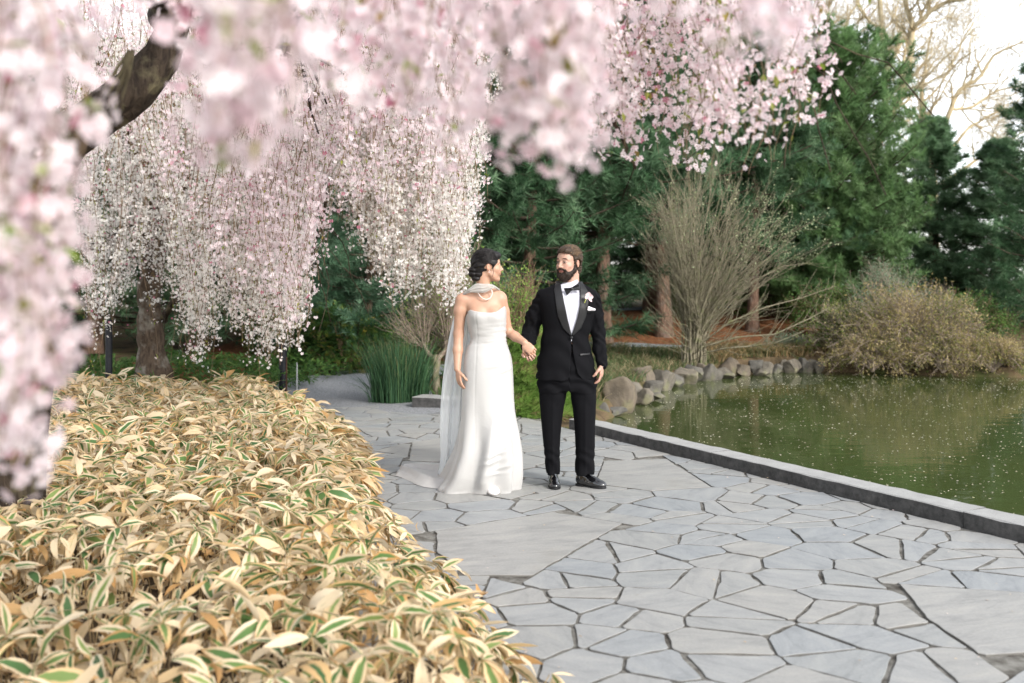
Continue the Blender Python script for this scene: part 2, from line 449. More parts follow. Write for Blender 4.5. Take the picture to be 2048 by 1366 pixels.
# ------------------------------------------------------------------ flagstone terrace
M['mortar'] = surf_mat('mortar', (0.055, 0.048, 0.040), (0.22, 0.215, 0.195), 11, 0.95, 0.8, 0.01, 0.2, 9, bscale=60)
def flag_mat():
    m, nt, out = newmat('bluestone')
    tc = nt.nodes.new('ShaderNodeTexCoord'); co = tc.outputs['Object']
    base = ramp(nt, attr(nt, 'rnd').outputs['Fac'], [(0, (0.235, 0.248, 0.257)), (0.35, (0.262, 0.268, 0.268)), (0.75, (0.275, 0.271, 0.258)), (1, (0.242, 0.250, 0.250))])
    rot = nt.nodes.new('ShaderNodeVectorRotate'); rot.rotation_type = 'Z_AXIS'
    mul = nt.nodes.new('ShaderNodeMath'); mul.operation = 'MULTIPLY'; mul.inputs[1].default_value = 40
    nt.links.new(attr(nt, 'rnd').outputs['Fac'], mul.inputs[0]); nt.links.new(mul.outputs[0], rot.inputs['Angle']); nt.links.new(co, rot.inputs['Vector'])
    mp = nt.nodes.new('ShaderNodeMapping'); mp.inputs['Scale'].default_value = (1, 3.2, 1); nt.links.new(rot.outputs[0], mp.inputs[0])
    n1 = noise(nt, 2.6, 8, 0.62, mp.outputs[0], 0.8)
    v1 = ramp(nt, n1.outputs['Fac'], [(0.28, (0.72, 0.73, 0.74)), (0.5, (1, 1, 1)), (0.75, (1.18, 1.16, 1.12))])
    col = mixc(nt, 1.0, base.outputs[0], v1.outputs[0], 'MULTIPLY')
    n2 = noise(nt, 70, 4, 0.7, co)
    v2 = ramp(nt, n2.outputs['Fac'], [(0.3, (0.86, 0.86, 0.86)), (0.7, (1.1, 1.1, 1.1))])
    col = mixc(nt, 0.8, col, v2.outputs[0], 'MULTIPLY')
    n3 = noise(nt, 1.1, 6, 0.7, co, 0.4)
    v3 = ramp(nt, n3.outputs['Fac'], [(0.56, (0, 0, 0)), (0.72, (1, 1, 1))])
    st = nt.nodes.new('ShaderNodeMath'); st.operation = 'MULTIPLY'; st.inputs[1].default_value = 0.35; nt.links.new(v3.outputs[0], st.inputs[0])
    col = mixc(nt, st.outputs[0], col, (0.20, 0.185, 0.15))
    # soil-dark edges and sides: shade painted in to subdue their sunlit rims
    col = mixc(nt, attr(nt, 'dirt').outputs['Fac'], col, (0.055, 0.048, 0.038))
    b = N(nt, 'ShaderNodeBsdfPrincipled', Roughness=0.55); b.inputs['Specular IOR Level'].default_value = 0.45
    nt.links.new(col, b.inputs['Base Color'])
    b1 = bump(nt, n1.outputs['Fac'], 0.45, 0.012)
    nt.links.new(bump(nt, n2.outputs['Fac'], 0.35, 0.003, b1), b.inputs['Normal'])
    nt.links.new(b.outputs[0], out.inputs[0])
    return m
M['flag'] = flag_mat()
def clip_poly(poly, nrm, c):
    """keep the side dot(p, nrm) <= c"""
    if len(poly) == 0: return poly
    d = poly @ nrm - c
    res = []
    n = len(poly)
    for i in range(n):
        j = (i + 1) % n
        if d[i] <= 0: res.append(poly[i])
        if (d[i] <= 0) != (d[j] <= 0):
            t = d[i] / (d[i] - d[j]); res.append(poly[i] + t * (poly[j] - poly[i]))
    return np.array(res) if len(res) >= 3 else np.zeros((0, 2))
def area(poly):
    x, y = poly.T
    return 0.5 * np.sum(x * np.roll(y, -1) - np.roll(x, -1) * y)
def inset(poly, g):
    n = len(poly); out_ = poly.copy()
    for i in range(n):
        a, b_ = poly[i], poly[(i + 1) % n]
        e = b_ - a; L = np.linalg.norm(e)
        if L < 1e-6: continue
        nr = np.array([e[1], -e[0]]) / L
        gg = g[i % len(g)]
        out_ = clip_poly(out_, nr, nr @ a - gg)
        if len(out_) == 0: return out_
    return out_
def hull_ccw(pts):
    p = np.array(pts); return p if area(p) > 0 else p[::-1]
SLABS = [hull_ccw([G(868, 1062), G(1105, 1024), G(1246, 1047), G(1066, 1151), G(930, 1151), G(872, 1105)]),
         hull_ccw([G(1188, 968), G(1208, 922), G(1335, 918), G(1425, 974), G(1300, 982)]),
         hull_ccw([G(1796, 1168), G(2060, 1186), G(2160, 1300), G(1960, 1312), G(1852, 1238)]),
         hull_ccw([G(824, 884), G(900, 872), G(930, 905), G(880, 925), G(815, 922)]),
         hull_ccw([G(1020, 1000), G(955, 988), G(1000, 968), G(1075, 985)])]
rg = np.random.default_rng(21)
seeds = []
yy = 2.6; row = 0
while yy < 12.6:
    spx, spy = 0.40, 0.285
    for xx in np.arange(-3.6, 6.5, spx):
        p = np.array([xx + (0.5 * spx if row % 2 else 0) + rg.uniform(-.15, .15), yy + rg.uniform(-.11, .11)])
        if all(sdist_poly(p[0:1], p[1:2], s)[0] < -0.06 for s in SLABS): seeds.append(p)
    yy += spy; row += 1
seeds = np.array(seeds)
stones = [(s, True) for s in SLABS]
for i, s in enumerate(seeds):
    q = (s[0] - CURB0[0]) * CURBN[0] + (s[1] - CURB0[1]) * CURBN[1]
    if q > 0.25 or abs(s[0]) > s[1] * 0.53 + 1.2 or s[1] > 12.3: continue
    if sdist_poly(s[0:1], s[1:2], BAMBOO)[0] > 0.45: continue
    if s[0] < -2.2: continue
    poly = s + np.array([(-1.2, -1.2), (1.2, -1.2), (1.2, 1.2), (-1.2, 1.2)])
    dd = np.linalg.norm(seeds - s, axis=1)
    for j in np.argsort(dd)[1:22]:
        nr = seeds[j] - s; nr = nr / np.linalg.norm(nr)
        poly = clip_poly(poly, nr, nr @ (0.5 * (seeds[j] + s)))
        if len(poly) == 0: break
    for sl in SLABS:
        if len(poly) == 0 or np.linalg.norm(sl.mean(0) - s) > 3: continue
        best = None
        for a in range(len(sl)):
            e = sl[(a + 1) % len(sl)] - sl[a]; nr = np.array([e[1], -e[0]]) / np.linalg.norm(e)
            v = nr @ s - nr @ sl[a]
            if best is None or v > best[0]: best = (v, nr, nr @ sl[a])
        poly = clip_poly(poly, -best[1], -best[2])
    if len(poly): poly = clip_poly(poly, CURBN, CURBN @ CURB0 - 0.012)
    if len(poly) < 3 or abs(area(poly)) < 0.006: continue
    if area(poly) < 0: poly = poly[::-1]
    parts_ = [poly]
    if abs(area(poly)) > 0.10 and rg.uniform() < 0.55:        # crack some cells in two: long joints and three-way junctions
        c = poly.mean(0) + rg.uniform(-.05, .05, 2); a = rg.uniform(-0.5, 0.5) + (0.25 if rg.uniform() < .6 else 1.3); nr = np.array([-math.sin(a), math.cos(a)])
        parts_ = [clip_poly(poly, nr, nr @ c), clip_poly(poly, -nr, -(nr @ c))]
    for q_ in parts_:
        if len(q_) >= 3 and abs(area(q_)) > 0.012: stones.append((q_, False))
def stone_mesh(poly, big):
    n = len(poly)
    g = rg.choice([0.003, 0.0045, 0.0065, 0.010, 0.015], n, p=[.34, .3, .2, .11, .05])
    p = inset(poly, g)
    if len(p) < 3 or abs(area(p)) < 0.008: return None
    # break corners and roughen the edges
    pts = []
    n = len(p)
    for i in range(n):
        a, b_, c = p[i - 1], p[i], p[(i + 1) % n]
        la, lc = np.linalg.norm(a - b_), np.linalg.norm(c - b_)
        if min(la, lc) < 0.02: pts.append(b_); continue
        r_ = min(rg.uniform(0.006, 0.03), 0.3 * min(la, lc))
        pts.append(b_ + (a - b_) / la * r_); pts.append(b_ + (c - b_) / lc * r_)
        m_ = max(0, int(lc / 0.065) - 1)
        nr = np.array([(c - b_)[1], -(c - b_)[0]]) / lc
        w = 0
        for q in range(m_):
            w = 0.65 * w + rg.normal(0, 0.0042)
            pts.append(b_ + (c - b_) * ((q + 1) / (m_ + 1)) - nr * abs(w))
    p = np.array(pts); n = len(p)
    cen = p.mean(0)
    top = rg.uniform(-0.001, 0.0025) if not big else 0.003
    tilt = rg.normal(0, 0.003, 2)
    def zz(q, z): return np.concatenate([q, (z + (q - cen) @ tilt)[:, None]], 1)
    dirs = p - cen; ln = np.linalg.norm(dirs, axis=1)[:, None]
    inner = p - dirs / ln * 0.003
    V = np.vstack([zz(inner, np.full(n, top)), zz(p, top - 0.0028 - 0 * ln[:, 0]), zz(p + dirs / ln * 0.002, np.full(n, -0.035))])
    i = np.arange(n); j = (i + 1) % n
    Fq = np.vstack([np.stack([i + n, j + n, j, i], -1), np.stack([i + 2 * n, j + 2 * n, j + n, i + n], -1)])
    V[:, :2] -= cen
    return V, Fq, n, cen
paving = link('paving_bed', mkmesh('paving_bed', [(-3.4, 1.8, -0.0075), (CURB0[0] + CURBD[0] * 9.8, 1.8, -0.0075), (CURB0[0] - CURBD[0] * 0.3, CURB0[1] - CURBD[1] * 0.3, -0.0075), (0.3, 12.1, -0.0075), (-1.0, 12.4, -0.0075), (-3.4, 12.4, -0.0075)], np.array([[0, 1, 2, 3, 4, 5]]), M['mortar'], smooth=False))
paving['kind'] = 'structure'
built = []
for poly, big in stones:
    r_ = stone_mesh(poly, big)
    if r_ is None: continue
    V, Fq, n, cen = r_
    built.append((cen[1] if abs(cen[0]) < cen[1] * 0.53 + .1 else 50 + cen[1], V, Fq, n, cen, big))
built.sort(key=lambda t: t[0])
rest = Acc()
for q, (key, V, Fq, n, cen, big) in enumerate(built):
    rv = 0.7 if big else rg.uniform(0, 1)
    if q < 300:
        me = bpy.data.meshes.new('flagstone')
        me.from_pydata(V.tolist(), [], [list(range(n))] + Fq.tolist())
        at = me.attributes.new('rnd', 'FLOAT', 'POINT'); at.data.foreach_set('value', np.full(len(V), rv, np.float32))
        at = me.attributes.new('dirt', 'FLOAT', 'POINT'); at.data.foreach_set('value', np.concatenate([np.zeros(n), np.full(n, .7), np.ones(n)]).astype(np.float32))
        me.materials.append(M['flag'])
        link('flagstone', me, paving, (cen[0], cen[1], 0))
    else:
        V = V + np.array([cen[0], cen[1], 0])
        tri = np.stack([np.zeros(n - 2, int), np.arange(1, n - 1), np.arange(2, n)], -1)
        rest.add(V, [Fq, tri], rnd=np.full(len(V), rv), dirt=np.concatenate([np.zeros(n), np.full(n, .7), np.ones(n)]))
if rest.n:
    o = rest.obj('flagstones_beyond', M['flag'], paving, smooth=False); o['kind'] = 'stuff'

# granite coping along the pond
def granite_mat():
    m, nt, out = newmat('granite')
    tc = nt.nodes.new('ShaderNodeTexCoord'); co = tc.outputs['Object']
    n1 = noise(nt, 6, 8, 0.7, co); n2 = noise(nt, 140, 3, 0.7, co)
    r1 = ramp(nt, n1.outputs['Fac'], [(0.3, (0.25, 0.25, 0.245)), (0.7, (0.33, 0.33, 0.32))])
    r2 = ramp(nt, n2.outputs['Fac'], [(0.3, (0.75, 0.75, 0.75)), (0.7, (1.2, 1.2, 1.2))])
    col = mixc(nt, 1.0, r1.outputs[0], r2.outputs[0], 'MULTIPLY')
    # rough sides coloured dark to carry the shade on them; top stays pale
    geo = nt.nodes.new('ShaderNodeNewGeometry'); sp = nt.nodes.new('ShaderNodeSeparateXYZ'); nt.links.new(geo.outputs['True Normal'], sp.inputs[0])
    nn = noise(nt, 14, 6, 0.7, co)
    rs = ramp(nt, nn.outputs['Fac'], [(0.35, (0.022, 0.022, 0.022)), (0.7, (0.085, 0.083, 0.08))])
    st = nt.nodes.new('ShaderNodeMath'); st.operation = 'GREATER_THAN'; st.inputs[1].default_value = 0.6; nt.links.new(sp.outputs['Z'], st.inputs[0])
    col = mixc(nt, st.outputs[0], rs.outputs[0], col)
    b = N(nt, 'ShaderNodeBsdfPrincipled', Roughness=0.8); nt.links.new(col, b.inputs['Base Color'])
    b1 = bump(nt, nn.outputs['Fac'], 0.6, 0.01)
    nt.links.new(bump(nt, n2.outputs['Fac'], 0.4, 0.003, b1), b.inputs['Normal'])
    nt.links.new(b.outputs[0], out.inputs[0])
    return m
M['granite'] = granite_mat()
def coping_block(p0, p1, w, z0, z1, nrm):
    """a block with a softly chipped arris between two ends"""
    L = np.linalg.norm(p1 - p0); n = max(3, int(L / 0.12)); d = (p1 - p0) / L
    s = np.linspace(0.0015, L - 0.0015, n)
    prof = [(0, z0), (0, z1 - 0.006), (0.006, z1), (w - 0.008, z1), (w, z1 - 0.008), (w, z0)]
    V = []
    for q in s:
        jit = rg.normal(0, 0.0022, 6)
        for (a, z), jj in zip(prof, jit):
            p = p0 + d * q + nrm * (a + jj)
            V.append((p[0], p[1], z + jj * 0.6))
    k = 6; Fq = []
    for i in range(n - 1):
        for j in range(k - 1): Fq.append([i * k + j, (i + 1) * k + j, (i + 1) * k + j + 1, i * k + j + 1])
    caps = [[5, 4, 3, 2, 1, 0], [(n - 1) * k + j for j in range(6)]]
    me = bpy.data.meshes.new('coping_stone'); me.from_pydata(V, [], Fq + caps); me.materials.append(M['granite'])
    return me
cop = empty('pond_coping', (CURB0[0], CURB0[1], 0), 'long low granite coping between the flagstone terrace and the pond', 'coping')
cuts = [0, 2.3, 4.75, 7.1, 9.6, 12]
for a, b_ in zip(cuts[:-1], cuts[1:]):
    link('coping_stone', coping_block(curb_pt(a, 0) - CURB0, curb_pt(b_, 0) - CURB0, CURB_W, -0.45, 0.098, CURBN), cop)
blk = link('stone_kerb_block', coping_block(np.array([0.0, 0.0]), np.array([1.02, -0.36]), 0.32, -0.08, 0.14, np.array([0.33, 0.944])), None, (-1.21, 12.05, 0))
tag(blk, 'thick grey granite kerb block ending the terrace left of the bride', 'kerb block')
# ------------------------------------------------------------------ signed-distance modelling (bodies and clothes as one continuous surface)
class SDF:
    def __init__(s, lo, hi, h):
        s.lo = np.array(lo, float); s.h = h
        s.n = np.ceil((np.array(hi) - s.lo) / h).astype(int) + 1
        s.D = np.ones(s.n, np.float32)
        s.ax = [(s.lo[i] + h * np.arange(s.n[i])).astype(np.float32) for i in range(3)]
    def box(s, lo, hi):
        a = np.clip(np.floor((np.array(lo) - s.lo) / s.h).astype(int), 0, s.n)
        b_ = np.clip(np.ceil((np.array(hi) - s.lo) / s.h).astype(int) + 1, 0, s.n)
        sl = tuple(slice(a[i], b_[i]) for i in range(3))
        g = [s.ax[0][sl[0]][:, None, None], s.ax[1][sl[1]][None, :, None], s.ax[2][sl[2]][None, None, :]]
        return sl, g
    def comb(s, sl, d, k, mode):
        D = s.D[sl]
        if D.size == 0: return
        if mode == 'u':
            if k > 0:
                h = np.maximum(k - np.abs(D - d), 0) / k; s.D[sl] = np.minimum(D, d) - h * h * k * 0.25
            else: s.D[sl] = np.minimum(D, d)
        elif mode == 's':
            d = -d
            if k > 0:
                h = np.maximum(k - np.abs(D - d), 0) / k; s.D[sl] = np.maximum(D, d) + h * h * k * 0.25
            else: s.D[sl] = np.maximum(D, d)
        else: s.D[sl] = np.maximum(D, d)
    def cap(s, a, b, ra, rb, k=0.01, mode='u', flat=None):
        a = np.array(a, float); b = np.array(b, float); m_ = max(ra, rb) + k + 4 * s.h
        sl, (X, Y, Z) = s.box(np.minimum(a, b) - m_, np.maximum(a, b) + m_)
        ab = b - a; q = ab @ ab + 1e-12
        t = np.clip(((X - a[0]) * ab[0] + (Y - a[1]) * ab[1] + (Z - a[2]) * ab[2]) / q, 0, 1)
        d = np.sqrt((X - a[0] - t * ab[0])**2 + (Y - a[1] - t * ab[1])**2 + (Z - a[2] - t * ab[2])**2) - (ra + (rb - ra) * t)
        s.comb(sl, d.astype(np.float32), k, mode)
    def chain(s, pts, rs, k=0.01, mode='u'):
        for i in range(len(pts) - 1): s.cap(pts[i], pts[i + 1], rs[i], rs[i + 1], k, mode)
    def ell(s, c, r, Mx=None, k=0.01, mode='u'):
        """Mx: rows are the ellipsoid's axes"""
        c = np.array(c, float); r = np.array(r, float); m_ = r.max() + k + 4 * s.h
        sl, (X, Y, Z) = s.box(c - m_, c + m_)
        x, y, z = X - c[0], Y - c[1], Z - c[2]
        if Mx is not None:
            x, y, z = (Mx[0][0] * x + Mx[0][1] * y + Mx[0][2] * z), (Mx[1][0] * x + Mx[1][1] * y + Mx[1][2] * z), (Mx[2][0] * x + Mx[2][1] * y + Mx[2][2] * z)
        k0 = np.sqrt((x / r[0])**2 + (y / r[1])**2 + (z / r[2])**2)
        k1 = np.sqrt((x / r[0]**2)**2 + (y / r[1]**2)**2 + (z / r[2]**2)**2) + 1e-6
        s.comb(sl, (k0 * (k0 - 1) / k1).astype(np.float32), k, mode)
    def loft(s, tab, k=0.01, mode='u', off=0.0, p=2.3):
        """tab rows: z, xl, xr, yf, yb"""
        tab = np.array(sorted(map(tuple, tab))); z0, z1 = tab[0, 0], tab[-1, 0]
        m_ = k + 4 * s.h + abs(off)
        sl, (X, Y, Z) = s.box((tab[:, 1].min() - m_, tab[:, 3].min() - m_, z0 - m_), (tab[:, 2].max() + m_, tab[:, 4].max() + m_, z1 + m_))
        s.comb(sl, (loft_d(tab, X, Y, Z, p) - off).astype(np.float32), k, mode)
    def fn(s, lo, hi, f, k=0.0, mode='u'):
        sl, g = s.box(lo, hi); s.comb(sl, f(*g).astype(np.float32), k, mode)
    def mesh(s):
        return surface_nets(s.D, s.lo, s.h)
def loft_d(tab, X, Y, Z, p=2.3):
    tab = np.array(sorted(map(tuple, tab)))
    zz = Z.ravel()
    zs = np.clip(zz, tab[0, 0], tab[-1, 0])
    # smooth interpolation of the rows
    t = spline(tab, 120); t = t[np.argsort(t[:, 0])]
    xl, xr, yf, yb = [np.interp(zs, t[:, 0], t[:, i]).reshape(Z.shape) for i in (1, 2, 3, 4)]
    cx, a = (xl + xr) / 2, (xr - xl) / 2; cy, b_ = (yf + yb) / 2, (yb - yf) / 2
    r = (np.abs((X - cx) / a)**p + np.abs((Y - cy) / b_)**p)**(1 / p)
    d = (r - 1) * np.minimum(a, b_)
    return np.maximum(d, np.maximum(Z - tab[-1, 0], tab[0, 0] - Z))
def surface_nets(D, lo, h):
    I = D < 0
    n = np.array(D.shape)
    c = np.zeros(n - 1, np.uint8)
    for a in (0, 1):
        for b_ in (0, 1):
            for d in (0, 1):
                c += I[a:n[0] - 1 + a, b_:n[1] - 1 + b_, d:n[2] - 1 + d]
    m_ = (c > 0) & (c < 8)
    cells = np.argwhere(m_)
    idx = np.full(n - 1, -1, np.int32); idx[m_] = np.arange(len(cells))
    acc = np.zeros((len(cells), 3)); cnt = np.zeros(len(cells))
    cor = [(a, b_, d) for a in (0, 1) for b_ in (0, 1) for d in (0, 1)]
    val = {q: D[cells[:, 0] + q[0], cells[:, 1] + q[1], cells[:, 2] + q[2]] for q in cor}
    for a in cor:
        for ax in range(3):
            if a[ax] == 0:
                b_ = tuple(a[i] + (i == ax) for i in range(3))
                d0, d1 = val[a], val[b_]
                x = (d0 < 0) != (d1 < 0)
                t = np.where(x, d0 / np.where(x, d0 - d1, 1), 0)
                p = np.array(a, float)[None] + t[:, None] * (np.array(b_) - np.array(a))[None]
                acc[x] += p[x]; cnt[x] += 1
    V = lo + h * (cells + acc / cnt[:, None])
    Fs = []
    for ax in range(3):
        o1, o2 = [(1, 2), (2, 0), (0, 1)][ax]
        s0 = [slice(None)] * 3; s1 = [slice(None)] * 3
        s0[ax] = slice(0, -1); s1[ax] = slice(1, None)
        ch = I[tuple(s0)] != I[tuple(s1)]
        e = np.argwhere(ch)
        e = e[(e[:, o1] > 0) & (e[:, o2] > 0) & (e[:, o1] < n[o1] - 1) & (e[:, o2] < n[o2] - 1)]
        def gi(d1, d2):
            q = e.copy(); q[:, o1] -= d1; q[:, o2] -= d2
            return idx[q[:, 0], q[:, 1], q[:, 2]]
        Q = np.stack([gi(1, 1), gi(0, 1), gi(0, 0), gi(1, 0)], -1)
        ins = I[e[:, 0], e[:, 1], e[:, 2]]
        Q[~ins] = Q[~ins][:, ::-1]
        Fs.append(Q)
    Fq = np.concatenate(Fs)
    Fq = Fq[(Fq >= 0).all(1)]
    return V, Fq
def relax(V, Fq, it=1, lam=0.5):
    for _ in range(it):
        acc = np.zeros_like(V); cnt = np.zeros(len(V))
        for a in range(4):
            i, j = Fq[:, a], Fq[:, (a + 1) % 4]
            np.add.at(acc, i, V[j]); np.add.at(cnt, i, 1)
            np.add.at(acc, j, V[i]); np.add.at(cnt, j, 1)
        V = V + lam * (acc / np.maximum(cnt, 1)[:, None] - V)
    return V

# ------------------------------------------------------------------ materials of the couple
def skin_mat():
    m, nt, out = newmat('skin')
    c = attr(nt, 'col').outputs['Color']
    tc = nt.nodes.new('ShaderNodeTexCoord')
    n1 = noise(nt, 14, 4, 0.6, tc.outputs['Object'])
    v = ramp(nt, n1.outputs['Fac'], [(0.3, (0.95, 0.92, 0.90)), (0.7, (1.04, 1.04, 1.04))])
    col = mixc(nt, 1.0, c, v.outputs[0], 'MULTIPLY')
    b = N(nt, 'ShaderNodeBsdfPrincipled', Roughness=0.48); b.inputs['Specular IOR Level'].default_value = 0.4
    nt.links.new(col, b.inputs['Base Color'])
    b.inputs['Subsurface Weight'].default_value = 0.18
    b.inputs['Subsurface Radius'].default_value = (0.012, 0.005, 0.003)
    b.inputs['Subsurface Scale'].default_value = 1.0
    nt.links.new(b.outputs[0], out.inputs[0])
    return m
M['skin'] = skin_mat()
def cloth_mat(name, col, rough=0.6, sheen=0.2, spec=0.3, bs=0.1, bscale=400, aniso=None, coat=0):
    m, nt, out = newmat(name)
    tc = nt.nodes.new('ShaderNodeTexCoord')
    b = N(nt, 'ShaderNodeBsdfPrincipled', Roughness=rough); b.inputs['Base Color'].default_value = (*col, 1)
    b.inputs['Specular IOR Level'].default_value = spec; b.inputs['Sheen Weight'].default_value = sheen; b.inputs['Coat Weight'].default_value = coat
    b.inputs['Coat Roughness'].default_value = 0.08
    n1 = noise(nt, bscale, 3, 0.6, tc.outputs['Object'])
    n2 = noise(nt, 7, 4, 0.5, tc.outputs['Object'], 0.6)
    b1 = bump(nt, n2.outputs['Fac'], 0.22, 0.02)
    nt.links.new(bump(nt, n1.outputs['Fac'], bs, 0.001, b1), b.inputs['Normal'])
    nt.links.new(b.outputs[0], out.inputs[0])
    return m
M['wool'] = cloth_mat('wool', (0.0045, 0.0045, 0.0055), 0.85, 0.0, 0.08)
M['satin'] = cloth_mat('satin', (0.007, 0.007, 0.008), 0.42, 0.0, 0.35, 0.04)
M['shirt'] = cloth_mat('shirt', (0.50, 0.50, 0.56), 0.75, 0.1, 0.2, 0.1)
M['dress'] = cloth_mat('dress', (0.40, 0.393, 0.383), 0.36, 0.1, 0.35, 0.05)
M['patent'] = cloth_mat('patent_leather', (0.006, 0.006, 0.007), 0.12, 0.0, 0.6, 0.0, coat=1.0)
M['pearl'] = cloth_mat('pearl', (0.62, 0.54, 0.50), 0.22, 0.0, 0.6, 0.0)
M['shoe_white'] = cloth_mat('shoe_white', (0.78, 0.74, 0.72), 0.35, 0.0, 0.4, 0.0)
def hair_mat(name, c1, c2, rough, sx, rot):
    m, nt, out = newmat(name)
    tc = nt.nodes.new('ShaderNodeTexCoord')
    mp = nt.nodes.new('ShaderNodeMapping'); mp.inputs['Scale'].default_value = sx; mp.inputs['Rotation'].default_value = rot
    nt.links.new(tc.outputs['Object'], mp.inputs[0])
    n1 = noise(nt, 1, 5, 0.6, mp.outputs[0], 0.3)
    r = ramp(nt, n1.outputs['Fac'], [(0.35, c1), (0.68, c2)])
    b = N(nt, 'ShaderNodeBsdfPrincipled', Roughness=rough); b.inputs['Specular IOR Level'].default_value = 0.28
    nt.links.new(r.outputs[0], b.inputs['Base Color'])
    nt.links.new(bump(nt, n1.outputs['Fac'], 0.55, 0.003), b.inputs['Normal'])
    nt.links.new(b.outputs[0], out.inputs[0])
    return m
M['hair_black'] = hair_mat('hair_black', (0.004, 0.0035, 0.0035), (0.010, 0.008, 0.008), 0.48, (18, 18, 210), (0, 0.5, 0.3))
M['hair_brown'] = hair_mat('hair_brown', (0.014, 0.009, 0.006), (0.060, 0.036, 0.021), 0.55, (25, 150, 420), (0.2, 0.75, 0.3))
M['beard'] = hair_mat('beard', (0.010, 0.007, 0.005), (0.035, 0.02, 0.013), 0.6, (170, 170, 60), (0, 0, 0))
for nm_, lo_, hi_ in (('hair_strand_brown', (0.016, 0.010, 0.006), (0.13, 0.08, 0.045)), ('hair_strand_black', (0.003, 0.0025, 0.0025), (0.014, 0.011, 0.011))):
    M[nm_] = surf_mat(nm_, lo_, hi_, 60, .5, .1, .001, .3)
def sheer(name, op, col):
    m, nt, out = newmat(name)
    t = nt.nodes.new('ShaderNodeBsdfTransparent')
    d = N(nt, 'ShaderNodeBsdfDiffuse'); d.inputs['Color'].default_value = (*col, 1)
    tl = nt.nodes.new('ShaderNodeBsdfTranslucent'); tl.inputs['Color'].default_value = (*col, 1)
    m1 = nt.nodes.new('ShaderNodeMixShader'); m1.inputs[0].default_value = 0.4
    nt.links.new(d.outputs[0], m1.inputs[1]); nt.links.new(tl.outputs[0], m1.inputs[2])
    lw = nt.nodes.new('ShaderNodeLayerWeight'); lw.inputs['Blend'].default_value = 0.35
    mr = nt.nodes.new('ShaderNodeMapRange'); mr.inputs['To Min'].default_value = op; mr.inputs['To Max'].default_value = 1.0
    nt.links.new(lw.outputs['Facing'], mr.inputs['Value'])
    m2 = nt.nodes.new('ShaderNodeMixShader'); nt.links.new(mr.outputs[0], m2.inputs[0])
    nt.links.new(t.outputs[0], m2.inputs[1]); nt.links.new(m1.outputs[0], m2.inputs[2])
    nt.links.new(m2.outputs[0], out.inputs[0])
    return m
M['veil'] = sheer('veil_tulle', 0.80, (0.80, 0.82, 0.83))
M['scarf'] = sheer('scarf_tulle', 0.85, (0.52, 0.52, 0.50))
M['eye_white'] = cloth_mat('eye_white', (0.62, 0.58, 0.55), 0.2, 0, 0.5, 0)
M['iris'] = cloth_mat('iris', (0.03, 0.015, 0.008), 0.1, 0, 0.5, 0)
M['lash'] = cloth_mat('lash', (0.012, 0.008, 0.007), 0.6, 0, 0.2, 0)
M['orchid'] = cloth_mat('orchid', (0.78, 0.60, 0.62), 0.5, 0, 0.3, 0)
M['orchid_heart'] = cloth_mat('orchid_heart', (0.62, 0.30, 0.34), 0.5, 0, 0.3, 0)
M['stem_green'] = cloth_mat('stem_green', (0.42, 0.45, 0.10), 0.5, 0, 0.3, 0)
M['linen'] = cloth_mat('linen', (0.78, 0.74, 0.78), 0.6, 0, 0.3, 0)

def head_frame(fwd, up=(0, 0, 1), tilt=0.0):
    f = np.array(fwd, float); f /= np.linalg.norm(f)
    u = np.array(up, float); r = np.cross(f, u); r /= np.linalg.norm(r); u = np.cross(r, f)
    if tilt:
        r, u = r * math.cos(tilt) + u * math.sin(tilt), u * math.cos(tilt) - r * math.sin(tilt)
    return np.array([f, r, u])
class Head:
    """local axes: forward, right, up; origin at the height of the eyes in mid skull"""
    def __init__(s, c, fwd, sc_=1.0, tilt=0.0): s.c = np.array(c, float); s.M = head_frame(fwd, tilt=tilt); s.s = sc_
    def w(s, p): return s.c + s.s * (np.asarray(p, float) @ s.M)
    def loc(s, V): return (V - s.c) @ s.M.T / s.s
    def ell(s, S, c, r, k=0.01, mode='u'): S.ell(s.w(c), np.array(r) * s.s, s.M, k, mode)
    def cap(s, S, a, b, ra, rb, k=0.008, mode='u'): S.cap(s.w(a), s.w(b), ra * s.s, rb * s.s, k, mode)
